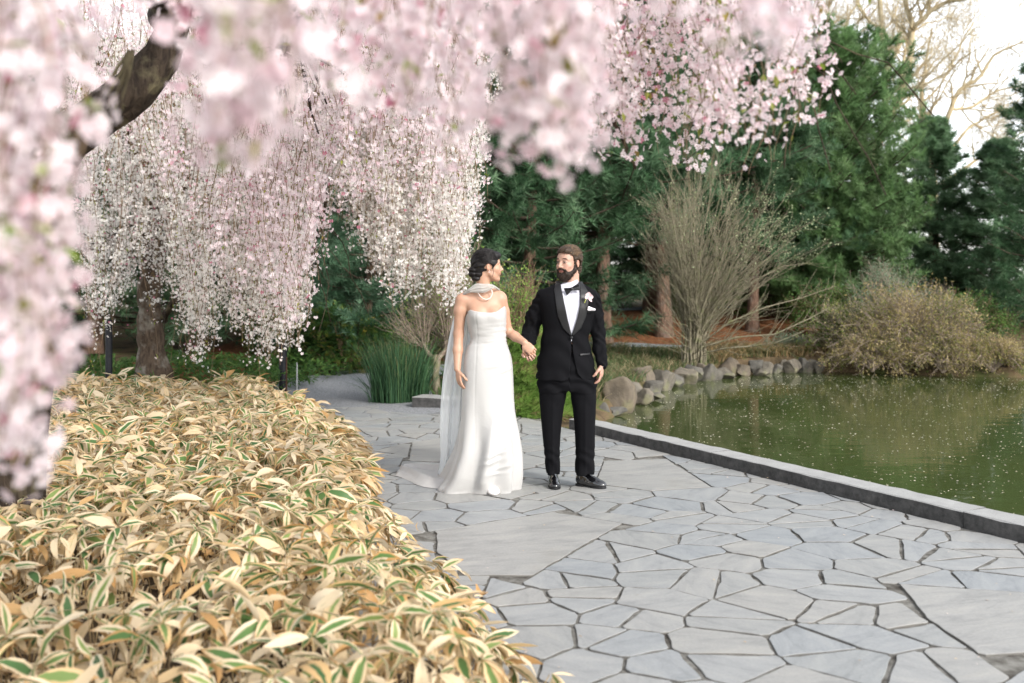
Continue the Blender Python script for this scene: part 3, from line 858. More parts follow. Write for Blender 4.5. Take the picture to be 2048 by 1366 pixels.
def build_head(S, H, male):
    j = 1.06 if male else 1.0
    H.ell(S, (-.014, 0, .030), (.097, .076, .088), .0)
    H.ell(S, (.040, 0, .040), (.052, .060, .052), .02)
    H.ell(S, (.034, 0, -.022), (.060, .060, .075), .02)
    H.ell(S, (.034, 0, -.068), (.050, .050 * j, .044), .02)
    H.cap(S, (.010, .052 * j, -.060), (.062, .022, -.096), .014, .014, .02)
    H.cap(S, (.010, -.052 * j, -.060), (.062, -.022, -.096), .014, .014, .02)
    H.ell(S, (.076, 0, -.098), (.019, .022 * j, .017), .018)          # chin
    for q in (-1, 1):
        H.ell(S, (.062, .040 * q, -.024), (.024, .022, .020), .018)   # cheekbone
        H.ell(S, (.072, .030 * q, -.045), (.022, .020, .022), .015)
        H.cap(S, (.087, .014 * q, .026), (.070, .048 * q, .024), .0085, .008, .012)  # brow
        H.ell(S, (.099, .031 * q, .006), (.016, .017, .0115), .010, 's')  # socket
        H.ell(S, (.078, .031 * q, .006), (.0145, .0155, .0125), .004)  # lid and ball
    H.cap(S, (.090, 0, .018), (.108, 0, -.020), .0075, .0105, .010)   # nose
    H.ell(S, (.112, 0, -.026), (.0125, .0115, .0105), .006)
    for q in (-1, 1): H.ell(S, (.100, .0125 * q, -.030), (.010, .0075, .0075), .005)
    H.ell(S, (.085, 0, -.055), (.016, .026, .020), .012)              # muzzle
    H.cap(S, (.0985, .006, -.050), (.0900, .022, -.0535), .0042, .0028, .003)
    H.cap(S, (.0985, -.006, -.050), (.0900, -.022, -.0535), .0042, .0028, .003)
    H.cap(S, (.0970, .006, -.0605), (.0890, .020, -.0565), .0050, .0030, .003)
    H.cap(S, (.0970, -.006, -.0605), (.0890, -.020, -.0565), .0050, .0030, .003)
    for q in (-1, 1):
        H.ell(S, (-.014, .076 * q, -.006), (.015, .0080, .027), .005)
        H.ell(S, (-.009, .085 * q, -.002), (.008, .0055, .015), .004, 's')
        H.ell(S, (-.009, .077 * q, -.028), (.007, .0055, .008), .004)
def head_cols(V, H, base, lips, male):
    L = H.loc(V)
    col = np.tile(np.array(base, float), (len(V), 1))
    def blend(mask, c):
        col[:] = col * (1 - mask[:, None]) + np.array(c) * mask[:, None]
    near = np.linalg.norm(L, axis=1) < 0.2
    lip = ((L[:, 0] > .085) & (np.abs(L[:, 1]) < .0245) & (L[:, 2] > -.0685) & (L[:, 2] < -.0455 - 0.1 * np.abs(L[:, 1])) & near)
    blend(lip * 0.9, lips)
    line = lip & (np.abs(L[:, 2] + .0563) < .0016)
    blend(line * 0.7, np.array(lips) * 0.35)
    for q in (-1, 1):
        ch = np.exp(-(((L[:, 0] - .07) / .03)**2 + ((L[:, 1] - q * .042) / .022)**2 + ((L[:, 2] + .032) / .02)**2))
        blend(ch * 0.35, np.array(base) * np.array([1.05, .72, .68]))
        er = np.exp(-(((L[:, 0] + .01) / .02)**2 + ((L[:, 1] - q * .082) / .012)**2 + ((L[:, 2] + .006) / .03)**2))
        blend(er * 0.5, np.array(base) * np.array([1.05, .70, .62]))
    return col
def add_eyes(H, root, gaze, male):
    """eyeballs with iris, upper lash line and brows"""
    for q in (-1, 1):
        if True:
            c = np.array([.0800, .031 * q, .0058])
            bm = Acc()
            u, v = np.meshgrid(np.linspace(0, 2 * np.pi, 17)[:-1], np.linspace(0, np.pi, 10)); R = .0138
            def ball(cen, r):
                V = np.stack([np.sin(v) * np.cos(u), np.sin(v) * np.sin(u), np.cos(v)], -1).reshape(-1, 3) * r
                i = np.arange(9)[:, None] * 16; jj = np.arange(16)[None]
                Q = np.stack([i + jj, i + 16 + jj, i + 16 + (jj + 1) % 16, i + (jj + 1) % 16], -1).reshape(-1, 4)
                return V, Q
            V, Q = ball(c, 1)
            eye = link('eye', mkmesh('eye', H.w(c + V * np.array([.0120, .0125, .0060]) + np.array([.0042, 0, 0])), Q, M['eye_white']), root)
            g = np.array(gaze, float); g /= np.linalg.norm(g)
            link('iris', mkmesh('iris', H.w(c + np.array([.0042, 0, 0]) + g * .0085 * np.array([1, 1, .5]) + V * np.array([.0047, .0062, .0052])), Q, M['iris']), eye)
            t = np.linspace(-1, 1, 9)
            Pth = np.stack([.0955 - .008 * t**2, q * (.031 + .0150 * t), .0112 - .0050 * t**2], -1)
            Vt, Qt = tubes(H.w(Pth), np.full((1, 9), .0016 * H.s), 5)
            link('eyelashes', mkmesh('eyelashes', Vt, Qt, M['lash']), root)
            Pb = np.stack([.0985 - .012 * (t * .5 + .5)**1.6 - .004, q * (.033 + .0200 * t), .0285 + .0035 * (1 - t**2) - .001 * t], -1)
            Vt, Qt = tubes(H.w(Pb), ((.0036 if male else .0022) * H.s * (1 - .55 * np.abs(t)**2))[None], 6)
            link('eyebrow', mkmesh('eyebrow', Vt, Qt, M['beard'] if male else M['hair_black']), root)
def hand(S, wrist, dirv, palmn, thumb_side, size=1.0, curl=(0.5, 0.6, 0.7, 0.8), spread=0.12, thumb_curl=0.3):
    """dirv: wrist to knuckles; palmn: out of the palm; thumb_side: towards the thumb"""
    d = np.array(dirv, float); d /= np.linalg.norm(d)
    n = np.array(palmn, float); n -= n @ d * d; n /= np.linalg.norm(n)
    s_ = np.cross(d, n); s_ = s_ if s_ @ np.array(thumb_side) > 0 else -s_
    w = np.array(wrist, float); q = size
    A = np.array([d, s_, n])
    S.ell(w + d * .045 * q + s_ * .002, np.array([.050, .038, .0145]) * q, A, .008)
    S.ell(w + d * .035 * q + s_ * .022 * q + n * .006, np.array([.034, .017, .014]) * q, A, .008)
    S.ell(w + d * .068 * q, np.array([.022, .039, .0125]) * q, A, .008)
    offs = [.029, .010, -.010, -.028]; lens = [.072, .080, .075, .060]; rad = [.0082, .0085, .0080, .0071]
    for i in range(4):
        k0 = w + d * (.083 - .004 * abs(i - 1.2)) * q + s_ * offs[i] * q
        a = curl[i] * 0.55; p = k0; ang = a
        base = d + s_ * offs[i] / .03 * spread; base /= np.linalg.norm(base)
        pts = [p]
        for f, add in ((.46, 0), (.30, curl[i] * 0.9), (.24, curl[i] * 0.7)):
            ang += add
            p = p + (base * math.cos(ang) + n * math.sin(ang)) * lens[i] * f * q
            pts.append(p)
        r = rad[i] * q
        S.chain(pts, [r * 1.05, r, r * .92, r * .80], .0035)
    t0 = w + d * .022 * q + s_ * .030 * q + n * .004
    dt = d * .65 + s_ * .62 + n * (.25 + thumb_curl * .4); dt /= np.linalg.norm(dt)
    t1 = t0 + dt * .034 * q
    dt2 = d * (.85) + s_ * (.30 - .4 * thumb_curl) + n * (.25 + .7 * thumb_curl); dt2 /= np.linalg.norm(dt2)
    t2 = t1 + dt2 * .032 * q
    t3 = t2 + (dt2 * .8 + n * .3 - s_ * .2) * .022 * q
    S.chain([t0, t1, t2, t3], [.0125 * q, .0105 * q, .0098 * q, .008 * q], .006)

# ================================================================== groom
GX = lambda px: (px - 1145.0) / 267.2
GZ = lambda py: (975.0 - py) / 267.2
GD = 7.45
groom = empty('person', ((1145 - 1024) / F * GD, GD, 0), 'bearded man in a black tuxedo and bow tie holding the hand of the bride', 'person')
HG = Head((GX(1137.5), 0.0, GZ(525.5)), (-.66, -.75, -.03), 1.0)
SK = (0.40, 0.245, 0.185)
S = SDF((-.48, -.32, .70), (.34, .22, 1.84), .0036)
build_head(S, HG, True)
S.cap((GX(1143), .022, 1.44), HG.w((-.028, 0, -.06)), .060, .058, .02)
S.loft([(1.05, -.16, .07, -.07, .09), (1.25, -.18, .11, -.08, .10), (1.40, -.17, .12, -.07, .09), (1.46, -.10, .07, -.045, .07)], .03)
RW = np.array([GX(1054), -.13, GZ(697)]); LW = np.array([GX(1203), -.03, GZ(729)])
S.chain([(-.20, .02, 1.42), (GX(1063), .07, 1.19), RW], [.04, .035, .026], .02)
S.chain([(.155, .02, 1.41), (GX(1196.5), .05, 1.18), LW], [.04, .035, .027], .02)
hand(S, LW, (-.08, -.10, -1), (-.95, .25, 0), (-.25, -.95, 0), 1.02, (0.45, .6, .75, .9), .06, .3)
# right hand: palm seen from the side, fingers closing round hers
hand(S, RW + np.array([-.004, -.012, .018]), (.42, -.35, -.80), (-.15, -.95, .15), (-.9, 0, -.4), .98, (1.3, 1.25, 1.2, 1.15), .05, .9)
V, Q = S.mesh(); V = relax(V, Q, 2, .5)
cols = head_cols(V, HG, SK, (0.38, 0.15, 0.13), True)
hd = sstep(.98, .86, V[:, 2]) * 0.35
cols = cols * (1 - hd[:, None]) + np.array([0.42, 0.22, 0.17]) * hd[:, None]
link('body', mkmesh('body', V, Q, M['skin'], cols=cols), groom)
add_eyes(HG, groom, (1, -.22, 0), True)
# hair
S = SDF((-.24, -.20, 1.50), (.18, .20, 1.88), .003)
HG.ell(S, (-.016, 0, .042), (.110, .087, .090), .0)
HG.ell(S, (.045, -.01, .088), (.052, .058, .034), .02)
HG.ell(S, (-.055, 0, -.035), (.055, .070, .075), .02)
HG.ell(S, (-.020, .060, .02), (.055, .030, .06), .02)
HG.ell(S, (-.020, -.060, .02), (.055, .030, .06), .02)
def cut(X, Y, Z):
    Lx = sum((g - HG.c[i]) * HG.M[0][i] for i, g in enumerate((X, Y, Z)))
    Ly = sum((g - HG.c[i]) * HG.M[1][i] for i, g in enumerate((X, Y, Z)))
    Lz = sum((g - HG.c[i]) * HG.M[2][i] for i, g in enumerate((X, Y, Z)))
    # face opening: below the hairline and forward of the temples
    face = np.minimum(.078 - .5 * np.maximum(np.abs(Ly) - .03, 0) - Lz, Lx - (.022 + .30 * np.clip(Lz, -.1, .08)) + 0 * Ly)
    ear = .028 - np.sqrt((Lx + .012)**2 + ((Lz + .010) * .85)**2 + 0 * Ly)
    ear = np.minimum(ear, np.abs(Ly) - .066)
    return np.maximum(face, ear)
S.fn(S.lo, S.lo + S.h * S.n, lambda X, Y, Z: cut(X, Y, Z), .004, 'x')
def hair_noise(S, H, amp, f1, f2):
    sl, (X, Y, Z) = S.box(S.lo, S.lo + S.h * S.n)
    Lx = sum((g - H.c[i]) * H.M[0][i] for i, g in enumerate((X, Y, Z)))
    Ly = sum((g - H.c[i]) * H.M[1][i] for i, g in enumerate((X, Y, Z)))
    Lz = sum((g - H.c[i]) * H.M[2][i] for i, g in enumerate((X, Y, Z)))
    t = np.arctan2(Ly + .02, Lz + .02)
    S.D += (amp * (np.sin(t * f1 + Lx * 9 + 1.5 * np.sin(Lx * 25)) + .6 * np.sin(t * f2 + Lx * 20 + 2))).astype(np.float32)
hair_noise(S, HG, .0022, 17, 31)

def hair_strands(H, name, mat, parent, n, cen, ax, t0, t1, phr, cutf, r, seed, lift=.004):
    """fine locks swept back over the crown"""
    g = np.random.default_rng(seed); m_ = 16
    ph = g.uniform(-phr, phr, n); a0 = g.uniform(t0, t0 + .9, n); a1 = a0 + g.uniform(.5, 1.3, n); a1 = np.minimum(a1, t1)
    s_ = np.linspace(0, 1, m_)[None]
    A = a0[:, None] + (a1 - a0)[:, None] * s_; B = ph[:, None] + g.normal(0, .06, (n, 1)) * s_ + .05 * np.sin(A * 5 + ph[:, None] * 3)
    k = 1 + (g.uniform(-.01, .035, (n, 1)) + .012 * np.sin(A * 7 + ph[:, None] * 9)) * np.sin(np.pi * s_)
    L = np.stack([cen[0] + ax[0] * np.cos(A) * k, cen[1] + ax[1] * np.sin(A) * np.sin(B) * k, cen[2] + ax[2] * np.sin(A) * np.cos(B) * k], -1)
    W = H.w(L.reshape(-1, 3)); c = cutf(W[:, 0], W[:, 1], W[:, 2]).reshape(n, m_)
    ok = (c < .0).all(1)
    W = W.reshape(n, m_, 3)[ok]
    R = np.tile(r * np.sin(np.pi * np.clip(np.linspace(.06, .97, m_), 0, 1))**.6, (len(W), 1))
    V, Q = tubes(W, R, 4)
    o = link(name, mkmesh(name, V, Q, M[mat]), parent); o['kind'] = 'stuff'
V, Q = S.mesh(); V = relax(V, Q, 1, .4)
ghair = link('hair', mkmesh('hair', V, Q, M['hair_brown']), groom)
hair_strands(HG, 'locks', 'hair_strand_brown', ghair, 1500, (-.014, 0, .044), (.113, .090, .093), .45, 2.9, 2.0, cut, .0013, 5)
# beard
S = SDF((-.24, -.20, 1.48), (.14, .16, 1.76), .0028)
HG.ell(S, (.040, 0, -.082), (.056, .058, .046), .0)
HG.ell(S, (.070, 0, -.108), (.034, .038, .030), .02)
for q in (-1, 1):
    HG.cap(S, (.008, .0655 * q, -.012), (.012, .060 * q, -.055), .0075, .013, .012)
    HG.cap(S, (.010, .061 * q, -.055), (.055, .040 * q, -.090), .016, .020, .015)
    HG.cap(S, (.1035, .003 * q, -.0415), (.084, .032 * q, -.054), .0080, .0085, .006)
    HG.cap(S, (.086, .032 * q, -.054), (.070, .036 * q, -.085), .009, .016, .01)
HG.ell(S, (.104, 0, -.0560), (.022, .0185, .0068), .003, 's')
sl, (X, Y, Z) = S.box(S.lo, S.lo + S.h * S.n)
S.D += (.0016 * np.sin(X * 420) * np.sin(Z * 260 + 2 * np.sin(X * 90)) + .0012 * np.sin(Y * 380 + Z * 190)).astype(np.float32)
V, Q = S.mesh()
beard = link('beard', mkmesh('beard', V, Q, M['beard']), groom)
# short strands standing out of beard
k = 700; pick = np.random.default_rng(3).integers(0, len(V), k)
b0 = V[pick]; L0 = HG.loc(b0); ok = (L0[:, 2] < -.03)
b0 = b0[ok]; nr = b0 - HG.w((.03, 0, -.06)); nr /= np.linalg.norm(nr, axis=1)[:, None]
dv = nr * .5 + np.array([0, 0, -.9]) + RG.normal(0, .25, nr.shape); dv /= np.linalg.norm(dv, axis=1)[:, None]
Pth = b0[:, None] + dv[:, None] * np.linspace(0, .012, 3)[None, :, None]
Vt, Qt = tubes(Pth, np.tile([.0011, .0008, .0003], (len(b0), 1)), 3)
o = link('whisker', mkmesh('whisker', Vt, Qt, M['beard']), beard); o['kind'] = 'stuff'

# jacket, shirt, lapels
JT = [(GZ(757), GX(1071.5), GX(1190.5), -.145, .145), (GZ(730), GX(1074), GX(1186), -.14, .14), (GZ(700), GX(1079), GX(1181), -.125, .125),
      (GZ(672), GX(1084), GX(1178.5), -.120, .115), (GZ(645), GX(1084), GX(1184), -.128, .118), (GZ(615), GX(1080), GX(1191), -.135, .122),
      (GZ(594), GX(1076), GX(1196), -.120, .115), (GZ(582), GX(1082), GX(1190), -.098, .105), (GZ(573), GX(1098), GX(1177), -.080, .098), (GZ(565), GX(1112), GX(1163), -.066, .09)]
VL = [(GX(1119), GZ(556)), (GX(1121), GZ(575)), (GX(1126), GZ(603)), (GX(1133), GZ(637)), (GX(1141.5), GZ(670))]
VR = [(GX(1158.0), GZ(556)), (GX(1159), GZ(580)), (GX(1158.5), GZ(608)), (GX(1153), GZ(635)), (GX(1141.5), GZ(670))]
def vcurve(pts, z):
    p = np.array(pts)[::-1]; return np.interp(z, p[:, 1], p[:, 0])
def jacket_sdf(h, off=0.0, sleeves=True):
    S = SDF((-.48, -.24, .76), (.34, .24, 1.60), h)
    S.loft(JT, .0, off=off, p=2.25)
    if sleeves:
        S.chain([(GX(1088), .012, GZ(594)), (GX(1070), .05, GZ(632)), (GX(1062), .075, GZ(662)), (GX(1056), -.02, GZ(681)), (GX(1054), -.105, GZ(692))], [.062, .066, .062, .055, .047], .02)
        S.chain([(GX(1187), .012, GZ(596)), (GX(1192), .03, GZ(630)), (GX(1196.5), .045, GZ(664)), (GX(1200), .01, GZ(700)), (GX(1203), -.02, GZ(727))], [.056, .057, .053, .048, .044], .016)
    return S
S = jacket_sdf(.0042)
# cloth folds
sl, (X, Y, Z) = S.box(S.lo, S.lo + S.h * S.n)
arm = sstep(-.235, -.27, X) + sstep(.155, .175, X)
f = arm * (.0030 * np.sin(Z * 70 + X * 90 + 2.6 * np.sin(Z * 23 + Y * 30)) + .0022 * np.sin(X * 110 - Z * 60 + 3 * np.sin(Z * 17))) + .0040 * np.sin(Z * 42 + 3 * np.sin(X * 13) + X * 16) * (1 - arm) * sstep(1.3, 1.1, Z) + .002 * np.sin(X * 55 + Z * 12) * sstep(1.0, .85, Z)
S.D += f.astype(np.float32)
zb = GZ(671)
def vcut(X, Y, Z):
    z = Z + 0 * X
    top = np.maximum(vcurve(VL, z) - X, X - vcurve(VR, z))
    top = np.maximum(top, zb - z)
    cl = vcurve(VL, z)
    # cut-away front below the single button
    mid = GX(1141.5); w = np.interp(z, [GZ(757), GZ(745), GZ(725), GZ(700), GZ(671)], [GX(1164) - mid, GX(1153) - mid, GX(1147.5) - mid, GX(1143.5) - mid, 0.0005])
    wl = np.interp(z, [GZ(757), GZ(745), GZ(725), GZ(700), GZ(671)], [.03, .018, .010, .004, 0.0005])
    low = np.maximum(np.maximum(mid - wl - X, X - (mid + w)), z - zb)
    d = np.minimum(top, low)
    return np.maximum(d, Y + .012)
S.fn(S.lo, S.lo + S.h * S.n, vcut, .003, 's')
S.fn(S.lo, S.lo + S.h * S.n, lambda X, Y, Z: loft_d(JT, X, Y, Z, 2.25) + .014 + 0 * X, .003, 's')   # hollow body
# sleeve ends open, plane cuts
V, Q = S.mesh(); V = relax(V, Q, 2, .5)
jk = link('jacket', mkmesh('jacket', V, Q, M['wool']), groom)
def shell(name, region, o0, o1, mat, parent, h=.0030, lo=(-.30, -.20, 1.05), hi=(.22, .10, 1.60), tab=JT, extra=None, rl=2):
    S = SDF(lo, hi, h)
    def f(X, Y, Z):
        d = loft_d(tab, X, Y, Z, 2.25)
        d = np.maximum(d - o1, o0 - d)
        d = np.maximum(d, region(X, Y, Z + 0 * X))
        return np.maximum(d, Y - .01)
    S.fn(S.lo, S.lo + S.h * S.n, f)
    if extra: extra(S)
    V, Q = S.mesh(); V = relax(V, Q, rl, .5)
    return link(name, mkmesh(name, V, Q, mat), parent)
# shirt front
JS = [(z, a, b_, c, d) for z, a, b_, c, d in JT if z < 1.53]
def shirt_region(X, Y, Z):
    return np.maximum(np.maximum(vcurve(VL, Z) - .02 - X, X - vcurve(VR, Z) - .02), np.maximum(zb - .02 - Z, Z - 1.545))
def collar(S):
    c = np.array([GX(1143), .02, 0])
    S.cap((GX(1143), .020, 1.485), (GX(1140), .010, 1.540), .068, .066, .006)
    S.cap((GX(1143), .020, 1.475), (GX(1140), .010, 1.62), .060, .060, .004, 's')
    # collar points
    S.fn((-.12, -.12, 1.48), (.10, .12, 1.62), lambda X, Y, Z: Z - (1.548 + .0 * X - .35 * np.maximum(-.02 - Y, 0) + .25 * (X + .02)), .0, 'x')
shirt = shell('shirt', shirt_region, -.022, -.010, M['shirt'], groom, extra=collar, lo=(-.20, -.20, 1.08))
Sx = SDF((-.10, -.20, 1.10), (.10, .0, 1.50), .003)
def placket(X, Y, Z):
    d = loft_d(JT, X, Y, Z, 2.25); c = np.interp(Z, [zb, 1.48], [GX(1141), GX(1140.5)])
    return np.maximum(np.maximum(d + .008, -.02 - d), np.abs(X - c) - .016)
Sx.fn(Sx.lo, Sx.lo + Sx.h * Sx.n, placket)
V, Q = Sx.mesh(); V = relax(V, Q, 2, .5)
link('shirt_placket', mkmesh('shirt_placket', V, Q, M['shirt']), shirt)
# shawl lapels
LL = [(GX(1112), GZ(562)), (GX(1107), GZ(580)), (GX(1110), GZ(605)), (GX(1114), GZ(632)), (GX(1124), GZ(655)), (GX(1139.5), GZ(670))]
LR = [(GX(1163), GZ(562)), (GX(1174), GZ(582)), (GX(1174.5), GZ(606)), (GX(1170), GZ(632)), (GX(1160), GZ(655)), (GX(1143.5), GZ(670))]
def lap_l(X, Y, Z): return np.maximum(np.maximum(vcurve(LL, Z) - X, X - vcurve(VL, Z) - .002), np.maximum(GZ(669) - Z, Z - GZ(560)))
def lap_r(X, Y, Z): return np.maximum(np.maximum(vcurve(VR, Z) - .002 - X, X - vcurve(LR, Z)), np.maximum(GZ(669) - Z, Z - GZ(560)))
for rgn in (lap_l, lap_r): shell('lapel', rgn, -.014, .0085, M['satin'], jk, lo=(-.2, -.2, 1.1), hi=(.16, .05, 1.60), h=.0028)
S = SDF((-.05, -.2, 1.1), (.03, -.06, 1.16), .002); S.ell((GX(1141), -.133, GZ(673)), (.011, .006, .011)); V, Q = S.mesh()
link('button', mkmesh('button', V, Q, M['satin']), jk)
def pocket(name, x0, z0, x1, z1, t):
    S = SDF((min(x0, x1) - .02, -.2, min(z0, z1) - .02), (max(x0, x1) + .02, .02, max(z0, z1) + .02), .002)
    def f(X, Y, Z):
        d = loft_d(JT, X, Y, Z, 2.25); u = (X - x0) / (x1 - x0); zc = z0 + (z1 - z0) * u
        return np.maximum(np.maximum(d - .006, -.006 - d), np.maximum(np.abs(Z - zc) - t, np.maximum(x0 - X, X - x1)))
    S.fn(S.lo, S.lo + S.h * S.n, f); V, Q = S.mesh(); V = relax(V, Q, 1)
    return link(name, mkmesh(name, V, Q, M['satin']), jk)
pocket('breast_pocket', GX(1172), GZ(621), GX(1188), GZ(620), .011)
pocket('pocket_flap', GX(1158), GZ(707), GX(1179), GZ(706), .007)
S = SDF((.08, -.17, 1.30), (.18, -.05, 1.36), .0018)
S.chain([(GX(1173), -.131, GZ(617.5)), (GX(1175), -.134, GZ(614)), (GX(1181), -.132, GZ(616)), (GX(1187), -.125, GZ(617))], [.005, .008, .006, .004], .004)
S.chain([(GX(1174), -.129, GZ(618.5)), (GX(1187), -.122, GZ(618.5))], [.006, .005], .004)
V, Q = S.mesh(); link('pocket_square', mkmesh('pocket_square', V, Q, M['linen']), groom)
# bow tie
S = SDF((-.14, -.20, 1.38), (.10, -.02, 1.54), .0022)
ty = -.112
def wing(a, b_, ra, rb):
    a = np.array(a); b_ = np.array(b_); ax = b_ - a; L = np.linalg.norm(ax); ax /= L
    yv = np.array([0, 1, 0.]); up = np.cross(ax, yv)
    def f(X, Y, Z):
        u = (X - a[0]) * ax[0] + (Z - a[2]) * ax[2]; v = (X - a[0]) * up[0] + (Z - a[2]) * up[2]
        w = ra + (rb - ra) * np.clip(u / L, 0, 1)**.8
        yc = a[1] + (b_[1] - a[1]) * np.clip(u / L, 0, 1)
        yc = yc + .004 * np.cos(v / .006)
        return np.maximum(np.maximum(np.abs(v) - w, np.abs(Y - yc) - .006), np.maximum(-u, u - L))
    S.fn(S.lo, S.lo + S.h * S.n, f, .003)
kn = (GX(1141), ty - .008, GZ(577.5))
wing(kn, (GX(1129), ty, GZ(583)), .008, .029)
wing(kn, (GX(1157), ty - .004, GZ(573)), .008, .028)
S.ell(kn, (.012, .011, .013), k=.004)
V, Q = S.mesh(); V = relax(V, Q, 1)
link('bow_tie', mkmesh('bow_tie', V, Q, M['satin']), groom)
# cuffs
for nm, (c, r, dvec) in (('l', ((GX(1203.3), -.022, GZ(730)), .037, (.04, -.02, -.22))), ('r', ((GX(1053.5), -.118, GZ(695)), .037, (-.04, -.16, -.14)))):
    c = np.array(c); dvec = np.array(dvec) / np.linalg.norm(dvec)
    Pth = np.array([c - dvec * .02, c + dvec * .012, c + dvec * .016, c + dvec * .010]); Rr = np.array([[r, r, r - .006, r - .010]])
    Vt, Qt = tubes(Pth[None], Rr, 20)
    link('shirt_cuff', mkmesh('shirt_cuff', Vt, Qt, M['shirt']), groom)
# trousers: one SDF per pair
S = SDF((-.32, -.20, .02), (.24, .22, 1.12), .0042)
S.loft([(1.08, GX(1092), GX(1176), -.10, .10), (.90, GX(1078), GX(1189), -.118, .135), (.80, GX(1077), GX(1190.5), -.115, .13), (.73, GX(1080), GX(1188), -.10, .11)], .0)
def leg(tab):
    S.loft(tab, .03, p=2.1)
leg([(GZ(757), GX(1077), GX(1141), -.105, .125), (GZ(790), GX(1078.5), GX(1132.5), -.098, .115), (GZ(820), GX(1080.5), GX(1127), -.088, .10), (GZ(855), GX(1083.5), GX(1122.5), -.082, .088),
     (GZ(890), GX(1087), GX(1120), -.075, .08), (GZ(925), GX(1091), GX(1119), -.07, .072), (GZ(946), GX(1094), GX(1118.5), -.068, .066)])
leg([(GZ(757), GX(1138), GX(1191), -.105, .125), (GZ(790), GX(1141.5), GX(1192), -.10, .115), (GZ(820), GX(1145.5), GX(1191.5), -.098, .10), (GZ(855), GX(1149), GX(1190), -.095, .085),
     (GZ(890), GX(1150.5), GX(1189.5), -.09, .07), (GZ(925), GX(1151), GX(1188), -.09, .06), (GZ(946), GX(1150), GX(1187), -.092, .056)])
sl, (X, Y, Z) = S.box(S.lo, S.lo + S.h * S.n)
cx = np.where(X < GX(1137), GX(1105), GX(1169)); th = np.arctan2(Y, X - cx)
f = .0065 * np.sin(Z * 62 + 2.6 * np.cos(th * 2 + 1) + 1.6 * np.sin(Z * 23)) * (sstep(.38, .12, Z) + .8 * sstep(.58, .74, Z)) - .004 * np.exp(-((th + np.pi / 2) / .12)**2) * sstep(.74, .6, Z)
S.D += f.astype(np.float32)
V, Q = S.mesh(); V = relax(V, Q, 1, .5)
link('trousers', mkmesh('trousers', V, Q, M['wool']), groom)
def shoe(heel, toe, name='dress_shoe', w=.043, hgt=.075, parent=None, mat=None, mats=None):
    heel = np.array(heel, float); toe = np.array(toe, float); d = toe - heel; L = np.linalg.norm(d); d /= L; s_ = np.array([-d[1], d[0], 0])
    S = SDF(np.minimum(heel, toe) - .09, np.maximum(heel, toe) + np.array([.09, .09, .16]), .0028)
    A = np.array([d, s_, [0, 0, 1]])
    up = np.array([0, 0, 1.])
    S.ell(heel + d * .05 + up * .045, (.052, .034, .046), A, .0)
    S.ell(heel + d * .15 + up * .030, (.090, .044, .036), A, .03)
    S.ell(toe - d * .055 + up * .022, (.056, .041, .024), A, .02)
    S.cap(heel + d * .055 + up * .05, heel + d * .055 + up * .12, .036, .034, .02)
    S.cap(heel + d * .08 + up * .075, heel + d * .16 + up * .045, .028, .03, .02)
    S.fn(S.lo, S.lo + S.h * S.n, lambda X, Y, Z: (.013 - Z) + 0 * X + 0 * Y, .0, 'x')
    V, Q = S.mesh(); V = relax(V, Q, 1)
    o = link(name, mkmesh(name, V, Q, mat), parent)
    S = SDF(np.minimum(heel, toe) - .09, np.maximum(heel, toe) + np.array([.09, .09, .06]), .0028)
    def outline(X, Y, Z):
        u = (X - heel[0]) * d[0] + (Y - heel[1]) * d[1]; v = (X - heel[0]) * s_[0] + (Y - heel[1]) * s_[1]
        q = u / L
        wd = np.interp(q, [0, .03, .12, .3, .45, .68, .85, .95, 1.0], [.012, .026, .036, .034, .036, .048, .043, .028, .008])
        dd = np.maximum(np.abs(v) - wd, np.maximum(-u, u - L))
        lift = np.where((q > .30) & (q < .52), .010, 0.0)
        return np.maximum(dd, np.maximum(Z - .017, .001 + lift - Z))
    S.fn(S.lo, S.lo + S.h * S.n, outline)
    V, Q = S.mesh(); V = relax(V, Q, 1)
    link('sole', mkmesh('sole', V, Q, M['satin']), o)
    # laces
    for q in (.095, .115, .135):
        c = heel + d * q + up * (.088 - (q - .095) * .55)
        t = np.linspace(-1, 1, 7)
        Pth = c + s_ * (t * .022)[:, None] + up * (-.010 * t**2)[:, None]
        Vt, Qt = tubes(Pth, np.full((1, 7), .0022), 5); link('lace', mkmesh('lace', Vt, Qt, M['wool']), o)
    return o
shoe((GX(1108), .19, 0.004), (GX(1109.5), -.085, 0.004), parent=groom, mat=M['patent'])
shoe((GX(1153.5), .085, 0.004), (GX(1211), -.045, 0.004), parent=groom, mat=M['patent'])
# boutonniere: orchid
bt = Acc(); bc = np.array([GX(1173.5), -.158, GZ(593)])
def petal(c, d, n, L, w, curl):
    d = np.array(d, float); d /= np.linalg.norm(d); n = np.array(n, float); s_ = np.cross(d, n)
    u = np.linspace(0, 1, 7); v = np.linspace(-1, 1, 5)
    U, Vv = np.meshgrid(u, v, indexing='ij'); wd = w * np.sin(np.pi * np.clip(U * .93 + .05, 0, 1))**.7
    Pp = c + d * (U * L)[..., None] + s_ * (Vv * wd)[..., None] + n * (curl * U**2 + .12 * w * Vv**2)[..., None]
    i = np.arange(6)[:, None] * 5 + np.arange(4)[None]; i = i.ravel()
    return Pp.reshape(-1, 3), np.stack([i, i + 5, i + 6, i + 1], -1)
fl = bpy.data.objects.new('boutonniere', None); C.objects.link(fl); fl.parent = groom; fl.location = bc.tolist()
for d, L, w in (((.1, -.2, 1), .036, .019), ((1, -.15, -.05), .036, .019), ((-.85, -.1, -.25), .026, .012), ((.6, -.1, -.9), .044, .009), ((-.5, -.2, .55), .030, .010), ((.75, -.3, .6), .030, .013)):
    V, Q = petal(np.zeros(3), d, (0, -1, .1), L, w, .008)
    link('petal', mkmesh('petal', V, Q, M['orchid']), fl)
